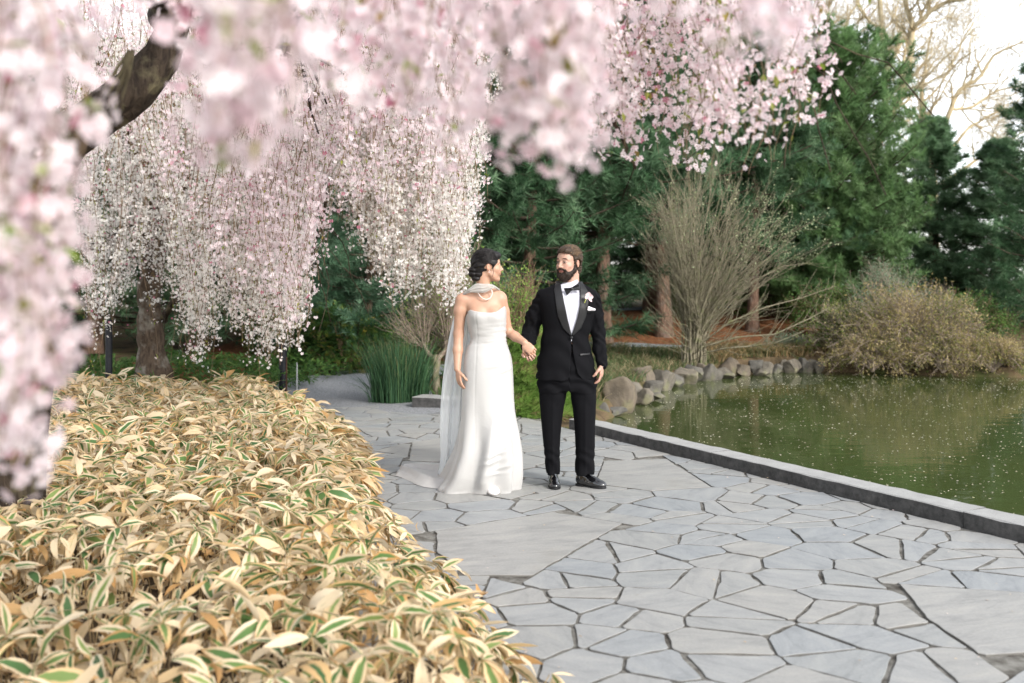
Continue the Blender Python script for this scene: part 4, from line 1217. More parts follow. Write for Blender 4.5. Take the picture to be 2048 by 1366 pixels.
V, Q = petal(np.array([0, -.004, 0]), (.1, -.6, -.5), (0, -.6, .5), .018, .009, -.004); link('petal', mkmesh('petal', V, Q, M['orchid_heart']), fl)['label'] = 'deep pink lip of the orchid'
Vt, Qt = tubes(np.array([[-.012, .0, -.012], [-.022, -.002, -.026], [-.028, -.003, -.044]]), np.array([[.0026, .0024, .0026]]), 6); link('stem', mkmesh('stem', Vt, Qt, M['stem_green']), fl)

# ================================================================== bride
BX = lambda px: (px - 960.0) / 272.7
BZ = lambda py: (983.7 - py) / 272.7
BD = 7.30
bride = empty('person', ((960 - 1024) / F * BD, BD, 0), 'bride in a strapless white satin gown with a sheer scarf and a long veil', 'person')
HB = Head((BX(975.0), .0, BZ(533)), (.965, .26, .02), .97)
S = SDF((-.24, -.18, .72), (.46, .24, 1.84), .0036)
build_head(S, HB, False)
S.cap((BX(966), .020, 1.42), HB.w((-.036, 0, -.055)), .052, .047, .022)
S.loft([(1.10, -.06, .18, -.07, .08), (1.20, -.075, .18, -.075, .08), (1.30, -.085, .168, -.080, .08), (1.37, -.105, .160, -.070, .08), (1.42, -.10, .150, -.050, .08), (1.455, -.055, .11, -.032, .07)], .03)
S.ell((-.015, -.055, 1.295), (.062, .05, .058), k=.03); S.ell((.112, -.048, 1.300), (.052, .046, .055), k=.03)
S.cap((-.12, .0, 1.440), (.0, -.028, 1.432), .010, .009, .02); S.cap((.15, .01, 1.448), (.06, -.028, 1.434), .010, .009, .02)   # collar bones
S.cap((-.02, .03, 1.45), (-.10, .01, 1.415), .045, .045, .04); S.cap((.08, .03, 1.46), (.14, .02, 1.425), .042, .045, .04)
S.chain([(-.132, .002, 1.408), (-.145, .008, 1.33), (BX(917), .025, BZ(668)), (BX(916), .0, BZ(700)), (BX(915.5), -.045, BZ(737))], [.048, .045, .036, .035, .0245], .02)
S.chain([(.152, .02, 1.415), (.172, .045, 1.32), (BX(1015), .085, BZ(664)), (BX(1031), .04, BZ(674)), (BX(1049), -.045, BZ(684))], [.046, .042, .036, .034, .0245], .02)
hand(S, (BX(915.5), -.048, BZ(740)), (.16, -.05, -1), (.75, .45, .1), (.45, -.8, 0), .92, (.30, .35, .4, .45), .03, .2)
hand(S, (BX(1049), -.050, BZ(685)), (.58, -.22, -.62), (.25, .75, -.35), (-.75, .1, -.55), .93, (1.15, 1.2, 1.25, 1.3), .05, .5)
V, Q = S.mesh(); V = relax(V, Q, 2, .5)
SKB = (0.41, 0.245, 0.170)
cols = head_cols(V, HB, SKB, (0.42, 0.14, 0.12), False)
link('body', mkmesh('body', V, Q, M['skin'], cols=cols), bride)
add_eyes(HB, bride, (1, .1, 0), False)
# hair: smooth crown and a low twisted bun
S = SDF((-.16, -.16, 1.50), (.22, .20, 1.86), .003)
HB.ell(S, (-.020, 0, .042), (.108, .086, .090), .0)
HB.ell(S, (.050, 0, .080), (.056, .056, .036), .02)
HB.ell(S, (-.062, 0, .005), (.060, .070, .072), .02)
HB.ell(S, (-.075, 0, -.050), (.046, .052, .046), .018)
HB.ell(S, (-.112, .0, -.026), (.036, .046, .028), .006)
HB.ell(S, (-.116, .0, -.056), (.032, .042, .024), .004)
HB.ell(S, (-.088, .0, -.088), (.036, .040, .022), .006)
HB.ell(S, (.030, .062, .020), (.034, .022, .030), .02); HB.ell(S, (.030, -.062, .020), (.034, .022, .030), .02)
def cutb(X, Y, Z):
    Lx, Ly, Lz = [sum((g - HB.c[i]) * HB.M[a][i] for i, g in enumerate((X, Y, Z))) for a in range(3)]
    face = np.minimum(Lx - (.018 + .98 * (Lz + .012)), Lx - (.015 + 0 * Lz))     # forward of a line rising to the brow
    face = np.minimum(Lx + .012 + 0 * Lz, (Lx - .052) * .75 - (Lz - .018) * .66 + 0 * Ly)
    ear = np.minimum(.030 - np.sqrt((Lx + .008)**2 + ((Lz + .014) * .85)**2 + 0 * Ly), np.abs(Ly) - .060)
    low = np.minimum(Lx + .050 + 0 * Ly, -(Lz + .038) + 0 * Ly)
    return np.maximum(np.maximum(face, ear), low)
S.fn(S.lo, S.lo + S.h * S.n, cutb, .006, 'x')
hair_noise(S, HB, .0014, 15, 27)
V, Q = S.mesh(); V = relax(V, Q, 1, .4)
hr = link('hair', mkmesh('hair', V, Q, M['hair_black']), bride)
hair_strands(HB, 'locks', 'hair_strand_black', hr, 1100, (-.018, 0, .044), (.110, .088, .092), .5, 2.7, 1.9, cutb, .0009, 6)
st = HB.w(spline([(.030, -.070, .012), (.022, -.080, -.020), (.026, -.074, -.050), (.020, -.068, -.078)], 10)); st2 = HB.w(spline([(.034, -.068, .012), (.030, -.077, -.018), (.034, -.070, -.045), (.028, -.064, -.066)], 10))
sgn = 1
Vt, Qt = tubes(np.stack([st, st2]), np.tile(np.linspace(.0035, .0009, 10), (2, 1)), 5); link('loose_strand', mkmesh('loose_strand', Vt, Qt, M['hair_black']), hr)
st[:, :] = HB.w(HB.loc(st) * np.array([1, -1, 1])); Vt, Qt = tubes(st[None], np.linspace(.0035, .0009, 10)[None], 5); link('loose_strand', mkmesh('loose_strand', Vt, Qt, M['hair_black']), hr)
for q in (-1, 1):
    er = link('earring', mkmesh('earring', *tubes(HB.w(np.stack([-.006 + .006 * np.sin(np.linspace(0, 6.28, 13)), np.full(13, q * .084), -.040 + .006 * np.cos(np.linspace(0, 6.28, 13))], -1))[None], np.full((1, 13), .0016), 6)[:2], M['pearl']), bride)

# gown: rings fitted to the figure, folds growing towards the hem
NZ, NT = 150, 160
tabd = np.array([(0.012, -.335, .282, -.105, .56), (.07, -.285, .290, -.125, .46), (.15, -.240, .293, -.145, .37), (.30, -.180, .290, -.155, .26), (.45, -.155, .273, -.145, .20), (.60, -.140, .252, -.135, .16),
                 (.86, -.128, .243, -.130, .155), (.98, -.116, .232, -.120, .14), (1.06, -.095, .207, -.104, .115), (1.12, -.070, .191, -.096, .095), (1.20, -.088, .190, -.108, .092), (1.30, -.100, .194, -.122, .092), (1.40, -.108, .190, -.098, .09)])
sp_ = spline(tabd, 200)
th = np.arange(NT) / NT * 2 * np.pi
topx = [(-.12, 1.265), (-.100, 1.285), (-.085, 1.325), (-.066, 1.338), (-.03, 1.330), (.02, 1.322), (.077, 1.318), (.115, 1.325), (.15, 1.345), (.183, 1.364), (.194, 1.335), (.21, 1.29)]
V = np.zeros((NZ, NT, 3))
for j, t in enumerate(th):
    x_dir, y_dir = math.cos(t), math.sin(t)
    xt = .045 + .148 * x_dir
    zf = np.interp(xt, [a for a, b_ in topx], [b_ for a, b_ in topx])
    ztop = zf * sstep(.35, -.15, y_dir) + 1.262 * (1 - sstep(.35, -.15, y_dir))
    s_ = np.linspace(0, 1, NZ)
    z = .004 + (ztop - .004) * s_
    xl, xr, yf, yb = [np.interp(z, sp_[:, 0], sp_[:, i]) for i in (1, 2, 3, 4)]
    cx, a = (xl + xr) / 2, (xr - xl) / 2
    cyf = np.interp(z, [0, .2, .6, 1.4], [.10, .06, .02, 0])
    b_ = np.where(y_dir < 0, cyf - yf, yb - cyf)
    e = 2 / 2.15
    x = cx + a * np.sign(x_dir) * abs(x_dir)**e; y = cyf + b_ * np.sign(y_dir) * abs(y_dir)**e
    low = sstep(.95, .10, z)
    fold = low**1.6 * (.022 * np.sin(5 * t + .6 + 1.2 * z) + .013 * np.sin(9 * t + 2 + 2 * z)) * (1 if y_dir < .2 else 1.8)
    # raised diagonal fold swinging from the hip to the hem, drag lines over the knee
    px2 = x
    dg = -.10 + (z - .12) * .36
    front = max(0.0, -y_dir)
    fold = fold + front * (.030 * np.exp(-((px2 - (.02 + (z - .1) * .20)) / .035)**2) * sstep(.75, .35, z) * sstep(.0, .1, z)
                           - .034 * np.exp(-((px2 - (.12 + (z - .1) * .16)) / .050)**2) * sstep(.75, .40, z)
                           + .016 * np.exp(-((px2 - .235) / .04)**2) * sstep(.5, .2, z))
    for zc, xc, sl, am, wd in ((.345, .19, .5, .006, .010), (.30, .13, .3, .008, .012), (.245, .10, .25, .009, .014), (.20, .16, .35, .008, .013), (.26, .235, .9, .006, .012), (.155, .12, .1, .006, .012), (.90, .19, .35, .007, .010), (.935, .13, .2, .004, .010)):
        fold = fold + front * am * 1.7 * np.exp(-((z - zc - sl * (px2 - xc)) / wd)**2) * np.exp(-((px2 - xc) / .065)**2)
    # tight pleats round waist
    for zc, sl in ((1.225, .08), (1.20, -.10), (1.178, .12), (1.155, -.05), (1.132, .10), (1.112, .02)):
        fold = fold + .0032 * np.exp(-((z - zc - sl * (px2 - .08)) / .0065)**2) * sstep(-.08, .06, px2)
    # seams
    for xs_ in (-.005 - .02 * (z < 1.1), ):
        fold = fold - .0035 * front * np.exp(-((px2 - np.interp(z, [0, .45, .8, 1.1, 1.12, 1.33], [-.055, -.038, -.032, -.022, -.015, -.022])) / .0035)**2)
    fold = fold - .003 * front * np.exp(-((px2 - .152) / .0035)**2) * (z > 1.11)
    fold = fold - .0030 * np.exp(-((z - 1.093 - .06 * (px2 - .05)) / .004)**2)
    # bust
    bust = .018 * (np.exp(-((px2 + .018) / .05)**2) + np.exp(-((px2 - .128) / .05)**2)) * np.exp(-((z - 1.285) / .05)**2) * front
    r = np.hypot(x - cx, y - cyf); sc2 = 1 + (fold + bust) / np.maximum(r, .05)
    V[:, j, 0] = cx + (x - cx) * sc2; V[:, j, 1] = cyf + (y - cyf) * sc2; V[:, j, 2] = z
V[:2, :, 2] = np.array([.003, .006])[:, None]
inner = V[-1].copy(); inner[:, :2] = inner[:, :2] * .965 + V[-1, :, :2].mean(0) * .035; inner2 = inner.copy(); inner2[:, 2] -= .03
V = np.concatenate([V, inner[None] + np.array([0, 0, -.001]), inner2[None]])
i = (np.arange(NZ + 1)[:, None] * NT + np.arange(NT)[None]); i2 = (np.arange(NZ + 1)[:, None] * NT + ((np.arange(NT) + 1) % NT)[None])
Q = np.stack([i, i2, i2 + NT, i + NT], -1).reshape(-1, 4)
gown = link('gown', mkmesh('gown', V.reshape(-1, 3), Q, M['dress']), bride)
# train lying on the stones behind her
ns, nw = 60, 40
sx_ = np.linspace(0, 1, ns); wy = np.linspace(-1, 1, nw)
Sg, Wg = np.meshgrid(sx_, wy, indexing='ij')
cxl = spline([(-.02, .30), (-.20, .42), (-.36, .56), (-.52, .70), (-.655, .80)], ns)
T = np.gradient(cxl, axis=0); T /= np.linalg.norm(T, axis=1)[:, None]; Nn = np.stack([-T[:, 1], T[:, 0]], -1)
wd = np.interp(sx_, [0, .3, .6, .85, .96, 1], [.34, .32, .26, .19, .11, .02])
X_ = cxl[:, None, 0] + Nn[:, None, 0] * Wg * wd[:, None]; Y_ = cxl[:, None, 1] + Nn[:, None, 1] * Wg * wd[:, None]
hgt = np.interp(Sg, [0, .25, .6, 1], [.24, .12, .07, .035]) * (1 - np.abs(Wg)**2.5) * (0.7 + .3 * np.sin(Wg * 7 + Sg * 5)) + .004 + .020 * np.abs(np.sin(Wg * 9 + Sg * 4)) * (1 - np.abs(Wg)**4)
i = (np.arange(ns - 1)[:, None] * nw + np.arange(nw - 1)[None]).ravel()
Y_ = Y_ + .03 * np.sin(Sg * 9 + Wg * 2)
link('train', mkmesh('train', np.stack([X_, Y_, hgt], -1).reshape(-1, 3), np.stack([i, i + nw, i + nw + 1, i + 1], -1), M['dress']), gown)
# bride's shoe peeping out under hem
S = SDF((.02, -.20, 0), (.18, .02, .10), .003); S.ell((BX(987.5), -.095, .022), (.044, .055, .028)); S.ell((BX(987.5), -.04, .04), (.038, .06, .035), k=.02)
S.fn(S.lo, S.lo + S.h * S.n, lambda X, Y, Z: .004 - Z + 0 * X + 0 * Y, 0, 'x')
V, Q = S.mesh(); link('shoe', mkmesh('shoe', V, Q, M['shoe_white']), bride)
# veil falling from her shoulders
nv, nh = 70, 90
vs = np.linspace(0, 1, nv)
ledge = spline([(BX(916), BZ(592), .085), (BX(906), BZ(628), .12), (BX(896), BZ(670), .14), (BX(886), BZ(730), .15), (BX(878), BZ(800), .17), (BX(874), BZ(870), .20), (BX(873), BZ(930), .26), (-.365, .02, .34)], nv)
redge = spline([(BX(950), BZ(585), .10), (BX(960), BZ(628), .13), (BX(962), BZ(670), .14), (BX(960), BZ(730), .17), (BX(955), BZ(800), .20), (BX(950), BZ(870), .24), (BX(940), BZ(930), .34), (-.10, .05, .50)], nv)
u = np.linspace(0, 1, nh)[None, :, None]
Vv = ledge[:, None] * (1 - u) + redge[:, None] * u
Uu, Ss = np.meshgrid(np.linspace(0, 1, nh), vs)
amp = .010 + .030 * Ss
Vv = Vv[:, :, [0, 2, 1]]
Vv[..., 1] += amp * (np.sin(Uu * 21 + 1.5 * np.sin(Ss * 3)) + .5 * np.sin(Uu * 43 + 2 * Ss))
Vv[..., 0] += .35 * amp * np.cos(Uu * 21 + 1.5 * np.sin(Ss * 3))
i = (np.arange(nv - 1)[:, None] * nh + np.arange(nh - 1)[None]).ravel()
link('veil', mkmesh('veil', Vv.reshape(-1, 3), np.stack([i, i + 1, i + nh + 1, i + nh], -1), M['veil']), bride)
# veil pooled on the train
ns2 = 40
U2, W2 = np.meshgrid(np.linspace(0, 1, ns2), np.linspace(0, 1, ns2))
xx = -.40 + .36 * U2; yy_ = .26 + .40 * W2 + .05 * np.sin(U2 * 5)
edge = np.minimum(np.minimum(U2, 1 - U2), np.minimum(W2, 1 - W2)) * 6
zz_ = .02 + .10 * np.clip(edge, 0, 1) * (.35 + .65 * U2) + .02 * np.sin(U2 * 25 + W2 * 5) * np.clip(edge, 0, 1)
i = (np.arange(ns2 - 1)[:, None] * ns2 + np.arange(ns2 - 1)[None]).ravel()
link('veil_hem', mkmesh('veil_hem', np.stack([xx, yy_, zz_], -1).reshape(-1, 3), np.stack([i, i + 1, i + ns2 + 1, i + ns2], -1), M['veil']), bride)
# scarf across throat
tp = spline([(BX(911), BZ(602)), (BX(924), BZ(588)), (BX(938), BZ(577)), (BX(952), BZ(567.5)), (BX(968), BZ(567.5)), (BX(982), BZ(568)), (BX(991), BZ(572)), (BX(1000), BZ(579))], 60)
bt_ = spline([(BX(912), BZ(604)), (BX(926), BZ(592)), (BX(940), BZ(585.5)), (BX(956), BZ(585.5)), (BX(972), BZ(584)), (BX(984), BZ(578)), (BX(992), BZ(577)), (BX(1000), BZ(581))], 60)
yc = np.interp(np.linspace(0, 1, 60), [0, .12, .3, .5, .75, .9, 1], [.06, -.010, -.052, -.070, -.062, -.028, .04])
W = np.linspace(0, 1, 14)[:, None]
Xs = tp[None, :, 0] * (1 - W) + bt_[None, :, 0] * W; Zs = tp[None, :, 1] * (1 - W) + bt_[None, :, 1] * W
Ys = yc[None] - .012 * np.sin(W * np.pi) + .004 * np.sin(W * 19 + np.linspace(0, 4, 60)[None]) - .018 * W * sstep(0, .5, np.linspace(0, 1, 60))[None]
i = (np.arange(13)[:, None] * 60 + np.arange(59)[None]).ravel()
link('scarf', mkmesh('scarf', np.stack([Xs, Ys, Zs], -1).reshape(-1, 3), np.stack([i, i + 1, i + 61, i + 60], -1), M['scarf']), bride)
# pearls
pc = spline([(BX(956), -.062, BZ(585)), (BX(961), -.072, BZ(592)), (BX(967), -.078, BZ(597)), (BX(974), -.080, BZ(598.5)), (BX(980), -.078, BZ(596)), (BX(984), -.072, BZ(590)), (BX(984.5), -.068, BZ(583)), (BX(982), -.066, BZ(578))], 26)
u_, v_ = np.meshgrid(np.arange(8) / 8 * 2 * np.pi, np.linspace(0.01, np.pi - .01, 6))
sv = np.stack([np.sin(v_) * np.cos(u_), np.sin(v_) * np.sin(u_), np.cos(v_)], -1).reshape(-1, 3)
i = np.arange(5)[:, None] * 8; j = np.arange(8)[None]; sq = np.stack([i + j, i + 8 + j, i + 8 + (j + 1) % 8, i + (j + 1) % 8], -1).reshape(-1, 4)
neck = bpy.data.objects.new('pearl_necklace', None); C.objects.link(neck); neck.parent = bride
pm = mkmesh('pearl', sv * .0048, sq, M['pearl'])
for p in pc: link('pearl', pm, neck, p)
# ------------------------------------------------------------------ boulders at the water's edge
def rock_mat():
    m, nt, out = newmat('boulder')
    tc = nt.nodes.new('ShaderNodeTexCoord'); co = tc.outputs['Object']
    oi = nt.nodes.new('ShaderNodeObjectInfo')
    base = ramp(nt, oi.outputs['Random'], [(0, (0.105, 0.085, 0.062)), (0.5, (0.132, 0.118, 0.095)), (1, (0.075, 0.073, 0.067))])
    n1 = noise(nt, 5, 8, 0.65, co, 0.5); n2 = noise(nt, 26, 6, 0.7, co); n3 = noise(nt, 2.4, 5, 0.6, co)
    v = ramp(nt, n1.outputs['Fac'], [(0.3, (0.45, 0.44, 0.42)), (0.5, (0.95, 0.93, 0.90)), (0.7, (1.45, 1.40, 1.30))])
    col = mixc(nt, 1.0, base.outputs[0], v.outputs[0], 'MULTIPLY')
    f = ramp(nt, n3.outputs['Fac'], [(0.56, (0, 0, 0)), (0.68, (1, 1, 1))])
    st = nt.nodes.new('ShaderNodeMath'); st.operation = 'MULTIPLY'; st.inputs[1].default_value = 0.55; nt.links.new(f.outputs[0], st.inputs[0])
    col = mixc(nt, st.outputs[0], col, (0.13, 0.14, 0.05))
    b = N(nt, 'ShaderNodeBsdfPrincipled', Roughness=0.85); nt.links.new(col, b.inputs['Base Color'])
    b1 = bump(nt, n1.outputs['Fac'], 0.8, 0.03)
    nt.links.new(bump(nt, n2.outputs['Fac'], 0.5, 0.008, b1), b.inputs['Normal'])
    nt.links.new(b.outputs[0], out.inputs[0])
    return m
M['rock'] = rock_mat()
import bmesh
_bm = bmesh.new(); bmesh.ops.create_icosphere(_bm, subdivisions=4, radius=1.0)
ICO = np.array([v.co[:] for v in _bm.verts]); ICF = np.array([[v.index for v in f.verts] for f in _bm.faces]); _bm.free()
def rock(px, py, wpx, hpx, d, label, seed, group='boulders edging the pond', depth=0.8):
    if group.startswith('boulders'): d = F * (CH + .07) / (py - HY + 1)
    """px, py: middle of its foot in the photo; wpx, hpx its size there"""
    rr = np.random.default_rng(seed)
    V = ICO.copy()
    for _ in range(11):
        nr = rr.normal(size=3); nr /= np.linalg.norm(nr); c = rr.uniform(.42, .80)
        e = V @ nr - c
        V -= np.maximum(e, 0)[:, None] * nr * .97
    ph_ = rr.uniform(0, 6, 3)
    V += 0.030 * np.sin(V[:, [1, 2, 0]] * 5 + ph_) + .012 * np.sin(V[:, [2, 0, 1]] * 17 + ph_) + .006 * np.sin(V[:, [1, 2, 0]] * 37 + ph_)
    w, h = wpx / F * d, hpx / F * d
    lo, hi = V.min(0), V.max(0); V = (V - (lo + hi) / 2) / (hi - lo)
    V = V * np.array([w, w * depth, h * 1.5])
    a = rr.uniform(-.5, .5)
    V = V @ np.array([[math.cos(a), math.sin(a) * .3, 0], [-math.sin(a) * .3, math.cos(a), 0], [0, 0, 1]])
    p = P(px, py, d)
    V[:, 2] += h * .25
    o = link('boulder', mkmesh('boulder', V, ICF, M['rock'], smooth=True), None, p)
    for pl in ():
        pass
    tag(o, label, 'boulder', group)
    return o
ROCKS = [
    (1222, 812, 62, 48, 12.15, 'big grey-brown boulder just right of the groom\'s trouser leg'),
    (1240, 818, 66, 62, 12.6, 'large pale triangular boulder leaning on the one beside the groom'),
    (1206, 828, 26, 22, 11.6, 'small round stone at the corner where boulders meet the coping'),
    (1232, 826, 44, 12, 11.8, 'flat low stone at the waterline in front of the triangular boulder'),
    (1262, 800, 42, 34, 13.2, 'brown boulder behind the triangular one, moss on its side'),
    (1285, 803, 44, 26, 13.0, 'squat grey stone at the waterline right of the triangular boulder'),
    (1286, 778, 46, 44, 13.8, 'tall pale angular boulder topped by dry grass'),
    (1306, 784, 38, 22, 13.4, 'dark grey split stone at the waterline, upper piece'),
    (1310, 796, 42, 12, 13.1, 'thin dark slab half sunk below the dark split stone'),
    (1262, 768, 40, 30, 14.6, 'low brown stone tucked behind the tall angular boulder'),
    (1325, 775, 60, 34, 14.4, 'long sloping tan boulder running down to the water'),
    (1310, 752, 60, 22, 15.6, 'mossy boulder high on the bank under the dry grass'),
    (1345, 768, 44, 26, 15.0, 'rounded grey stone right of the long sloping tan boulder'),
    (1368, 762, 50, 26, 15.4, 'broad brown-grey boulder left of the foot of the bare willow'),
    (1384, 756, 40, 26, 15.9, 'round brown boulder in front of the willow stems'),
    (1401, 752, 32, 24, 16.3, 'narrow upright tan boulder right of the willow stems'),
    (1420, 756, 50, 28, 16.4, 'pale boulder with a sloping shoulder near the bare willow'),
    (1446, 752, 40, 16, 16.6, 'flat pale stone touching the water right of the sloping-shouldered boulder'),
    (1458, 746, 46, 30, 17.0, 'big rounded mushroom-topped grey boulder at the far bank'),
    (1484, 747, 32, 18, 17.2, 'pale wedge of stone right of the rounded grey boulder'),
    (1512, 744, 34, 22, 17.6, 'tan boulder, first of the far row after the gap'),
    (1524, 747, 34, 12, 17.4, 'flat grey stone low at the water in the far row'),
    (1536, 742, 26, 18, 17.8, 'small brownish boulder in middle of the far row'),
    (1552, 742, 28, 14, 17.9, 'low mossy stone left of the square dark boulder in the far row'),
    (1566, 740, 26, 20, 18.0, 'upright reddish-grey stone next to the square dark boulder'),
    (1585, 741, 40, 22, 18.0, 'broad square dark boulder of the far row'),
    (1608, 740, 28, 24, 18.0, 'peaked grey boulder right of the square dark one'),
    (1624, 740, 26, 20, 18.0, 'rounded grey stone right of the peaked boulder'),
    (1638, 741, 24, 18, 18.0, 'last small grey stone of the far row by the tan bush'),
    (1968, 742, 34, 16, 17.4, 'pale stone under the right skirt of the tan bush'),
    (2006, 748, 38, 18, 17.0, 'pale rounded stone at the right edge beyond the water'),
    (2038, 744, 30, 20, 17.2, 'grey stone at the far right edge of the bank'),
]
for i_, (a, b_, c, d_, e, lab) in enumerate(ROCKS): rock(a, b_, c * 1.12, d_ * 1.08, e, lab, 100 + i_)
for i_, (a, b_, c, d_, e, lab) in enumerate([
    (1243, 704, 26, 22, 20.3, 'mossy square rock at the foot of the leaning pine trunk'),
    (1270, 702, 30, 12, 20.6, 'flat grey rock beside the mossy square one under the pines')]):
    rock(a, b_, c, d_, e, lab, 300 + i_, 'rocks under the pines')

# ------------------------------------------------------------------ conifers
def tuft_template(n=10, L=1.0, w=0.10, spread=1.0, seed=0):
    rr = np.random.default_rng(seed)
    V, T = [], []
    for i in range(n):
        d = np.array([rr.uniform(.1, 1), rr.normal(0, .55 * spread), rr.normal(.12, .5 * spread)]); d /= np.linalg.norm(d)
        s_ = np.cross(d, rr.normal(size=3)); s_ /= np.linalg.norm(s_)
        l = L * rr.uniform(.7, 1.1)
        k = len(V)
        V += [s_ * w / 2, -s_ * w / 2, d * l]
        T.append([k, k + 1, k + 2])
    return np.array(V), np.array(T)
def frame_from_dir(D, up=np.array([0, 0, 1.0]), roll=None):
    D = D / (np.linalg.norm(D, axis=1)[:, None] + 1e-9)
    Y = np.cross(up, D); Y /= np.linalg.norm(Y, axis=1)[:, None] + 1e-9
    Z = np.cross(D, Y)
    return np.stack([D, Y, Z], -1)
def conifer_data(seed, H, R, z0, nb, mat, style='pine', L=0.12, w=0.011, nneed=10, trunk_r=0.14, dens=1.0, lean=(0, 0), open_=0.0, profile=None, bark='bark_pine'):
    rr = np.random.default_rng(seed)
    lean = np.array([*lean, 0.0])
    def axis(z): return np.stack([lean[0] * (z / H) + .06 * np.sin(z * .7 + seed), lean[1] * (z / H) + .05 * np.cos(z * .9 + seed), z], -1)
    zt = np.linspace(-.2, H, 14); tr = trunk_r * (1 - zt / H * .92) * (1 + .35 * np.exp(-np.maximum(zt, 0) * 4))
    TV, TQ = tubes(axis(zt)[None], tr[None], 10)
    t = (np.arange(nb) + rr.uniform(0, 1, nb)) / nb
    zb = z0 + (H - z0) * t**.95
    prof = profile or (lambda q: (1 - q)**.75 * (.55 + .45 * np.minimum(1, q * 5)))
    Lb = R * prof(t) * rr.uniform(.70, 1.12, nb) + .12
    az = np.arange(nb) * 2.39996 + rr.uniform(-.5, .5, nb)
    s = np.linspace(0, 1, 7)
    sl0 = np.interp(t, [0, .5, 1], [-.22, .05, .9] if style == 'pine' else [-.30, -.05, .8]) + rr.normal(0, .10, nb)
    up = np.interp(t, [0, 1], [.32, .3])
    O = np.stack([np.cos(az), np.sin(az), 0 * az], -1)
    B = axis(zb)[:, None] + O[:, None] * (s[None, :, None] * Lb[:, None, None])
    B[..., 2] += Lb[:, None] * (sl0[:, None] * s + up[:, None] * s**2.2)
    B += np.cumsum(rr.normal(0, .012, B.shape), 1) * Lb[:, None, None]
    BR = (.008 + .011 * Lb)[:, None] * (1 - .8 * s[None])
    V1, Q1 = tubes(B, BR, 5)
    nch = int(15 * dens)
    Pc, Rc = grow(B, BR, nch, .12, .98, (35, 75), (.20 * R, .48 * R), npts=5, bend=(0, 0, .16), wob=.12, rr=.45, rg=rr, flat=.32)
    # branchlets shorter on short boughs
    sc_ = np.repeat(np.clip(Lb / R, .25, 1), nch)[:, None, None]
    Pc = Pc[:, :1] + (Pc - Pc[:, :1]) * sc_
    V2, Q2 = tubes(Pc, Rc * .45, 3)
    # tufts
    nt_ = int(6 * dens)
    tt = np.tile(np.linspace(.22, 1, nt_), len(Pc)) * 3.999
    pi = np.repeat(np.arange(len(Pc)), nt_); ii = tt.astype(int); uu = (tt - ii)[:, None]
    pos = Pc[pi, ii] * (1 - uu) + Pc[pi, ii + 1] * uu
    dr = Pc[pi, ii + 1] - Pc[pi, ii]; dr /= np.linalg.norm(dr, axis=1)[:, None] + 1e-9
    # tips and the outer bough
    t2 = np.linspace(.45, 1, 7) * 5.999; p2 = np.repeat(np.arange(nb), 7); tt2 = np.tile(t2, nb); i2 = tt2.astype(int); u2 = (tt2 - i2)[:, None]
    pos2 = B[p2, i2] * (1 - u2) + B[p2, i2 + 1] * u2; dr2 = B[p2, i2 + 1] - B[p2, i2]; dr2 /= np.linalg.norm(dr2, axis=1)[:, None] + 1e-9
    pos = np.vstack([pos, pos2]); dr = np.vstack([dr, dr2])
    if open_ > 0:
        keep = (np.sin(pos[:, 0] * 2.1 + seed) * np.sin(pos[:, 1] * 2.3 + 1) * np.sin(pos[:, 2] * 3.1 + 2) + rr.normal(0, .25, len(pos))) > -.5 + open_ * .3
        pos, dr = pos[keep], dr[keep]
    dr = dr + np.array([0, 0, .25]) + rr.normal(0, .35, dr.shape)
    tv, tf = tuft_template(nneed, 1.0, w / L, 1.0, seed)
    Mx = frame_from_dir(dr)
    V3, T3, idx = scatter(tv, tf, pos, Mx, L * rr.uniform(.75, 1.2, len(pos)))
    clump = .5 + .28 * np.sin(pos[:, 0] * 3.3 + pos[:, 2] * 4.1 + seed) * np.cos(pos[:, 1] * 2.9 - pos[:, 2] * 1.7) + rr.normal(0, .16, len(pos))
    tm = mkmesh('trunk', TV, TQ, M[bark])
    bmh = mkmesh('branches', np.vstack([V1, V2]), np.vstack([Q1, Q2 + len(V1)]), M['bough'])
    nm = mkmesh('crown', V3, T3, M[mat], {'rnd': np.clip(clump, 0, 1)[idx]}, smooth=False)
    return tm, bmh, nm
def place_tree(data, name, px, d, z, label, cat='tree', group=None, rz=0.0, s=(1, 1, 1)):
    x = (px - 1024) / F * d
    e = empty(name, (x, d, z), label, cat, group); e.rotation_euler = (0, 0, rz); e.scale = s
    link('trunk', data[0], e); link('branches', data[1], e); link('crown', data[2], e)
    return e
M['bough'] = surf_mat('bough', (0.035, 0.025, 0.018), (0.09, 0.065, 0.045), 14)
big = conifer_data(11, 6.5, 2.45, .7, 190, 'needle', 'fir', .19, .020, 12, .2, 1.35, profile=lambda q: np.interp(q, [0, .12, .35, .55, .75, .9, 1], [.80, .92, 1.0, .92, .70, .40, .08]))
pine = conifer_data(23, 9.0, 3.0, 2.2, 86, 'needle_pine', 'pine', .24, .022, 11, .17, 1.1, open_=.3, profile=lambda q: (1 - q)**.5 * .95)
pine2 = conifer_data(37, 8.0, 2.6, .5, 88, 'needle_pine', 'pine', .23, .020, 11, .15, 1.15, open_=.25, profile=lambda q: (1 - q)**.6)
dark = conifer_data(51, 6.4, 2.0, .6, 100, 'needle_dark', 'fir', .21, .022, 10, .13, 1.1, open_=.2, profile=lambda q: (1 - q)**.72)
place_tree(big, 'conifer', 1638, 24.0, .5, 'broad dense green conifer rising tallest behind the bare willow shrub', 'conifer', rz=.4)
place_tree(dark, 'fir_tree', 1868, 27.0, .35, 'dark pointed fir in front of the bare plane trees', 'conifer', rz=1.0, s=(.92, .92, .84))
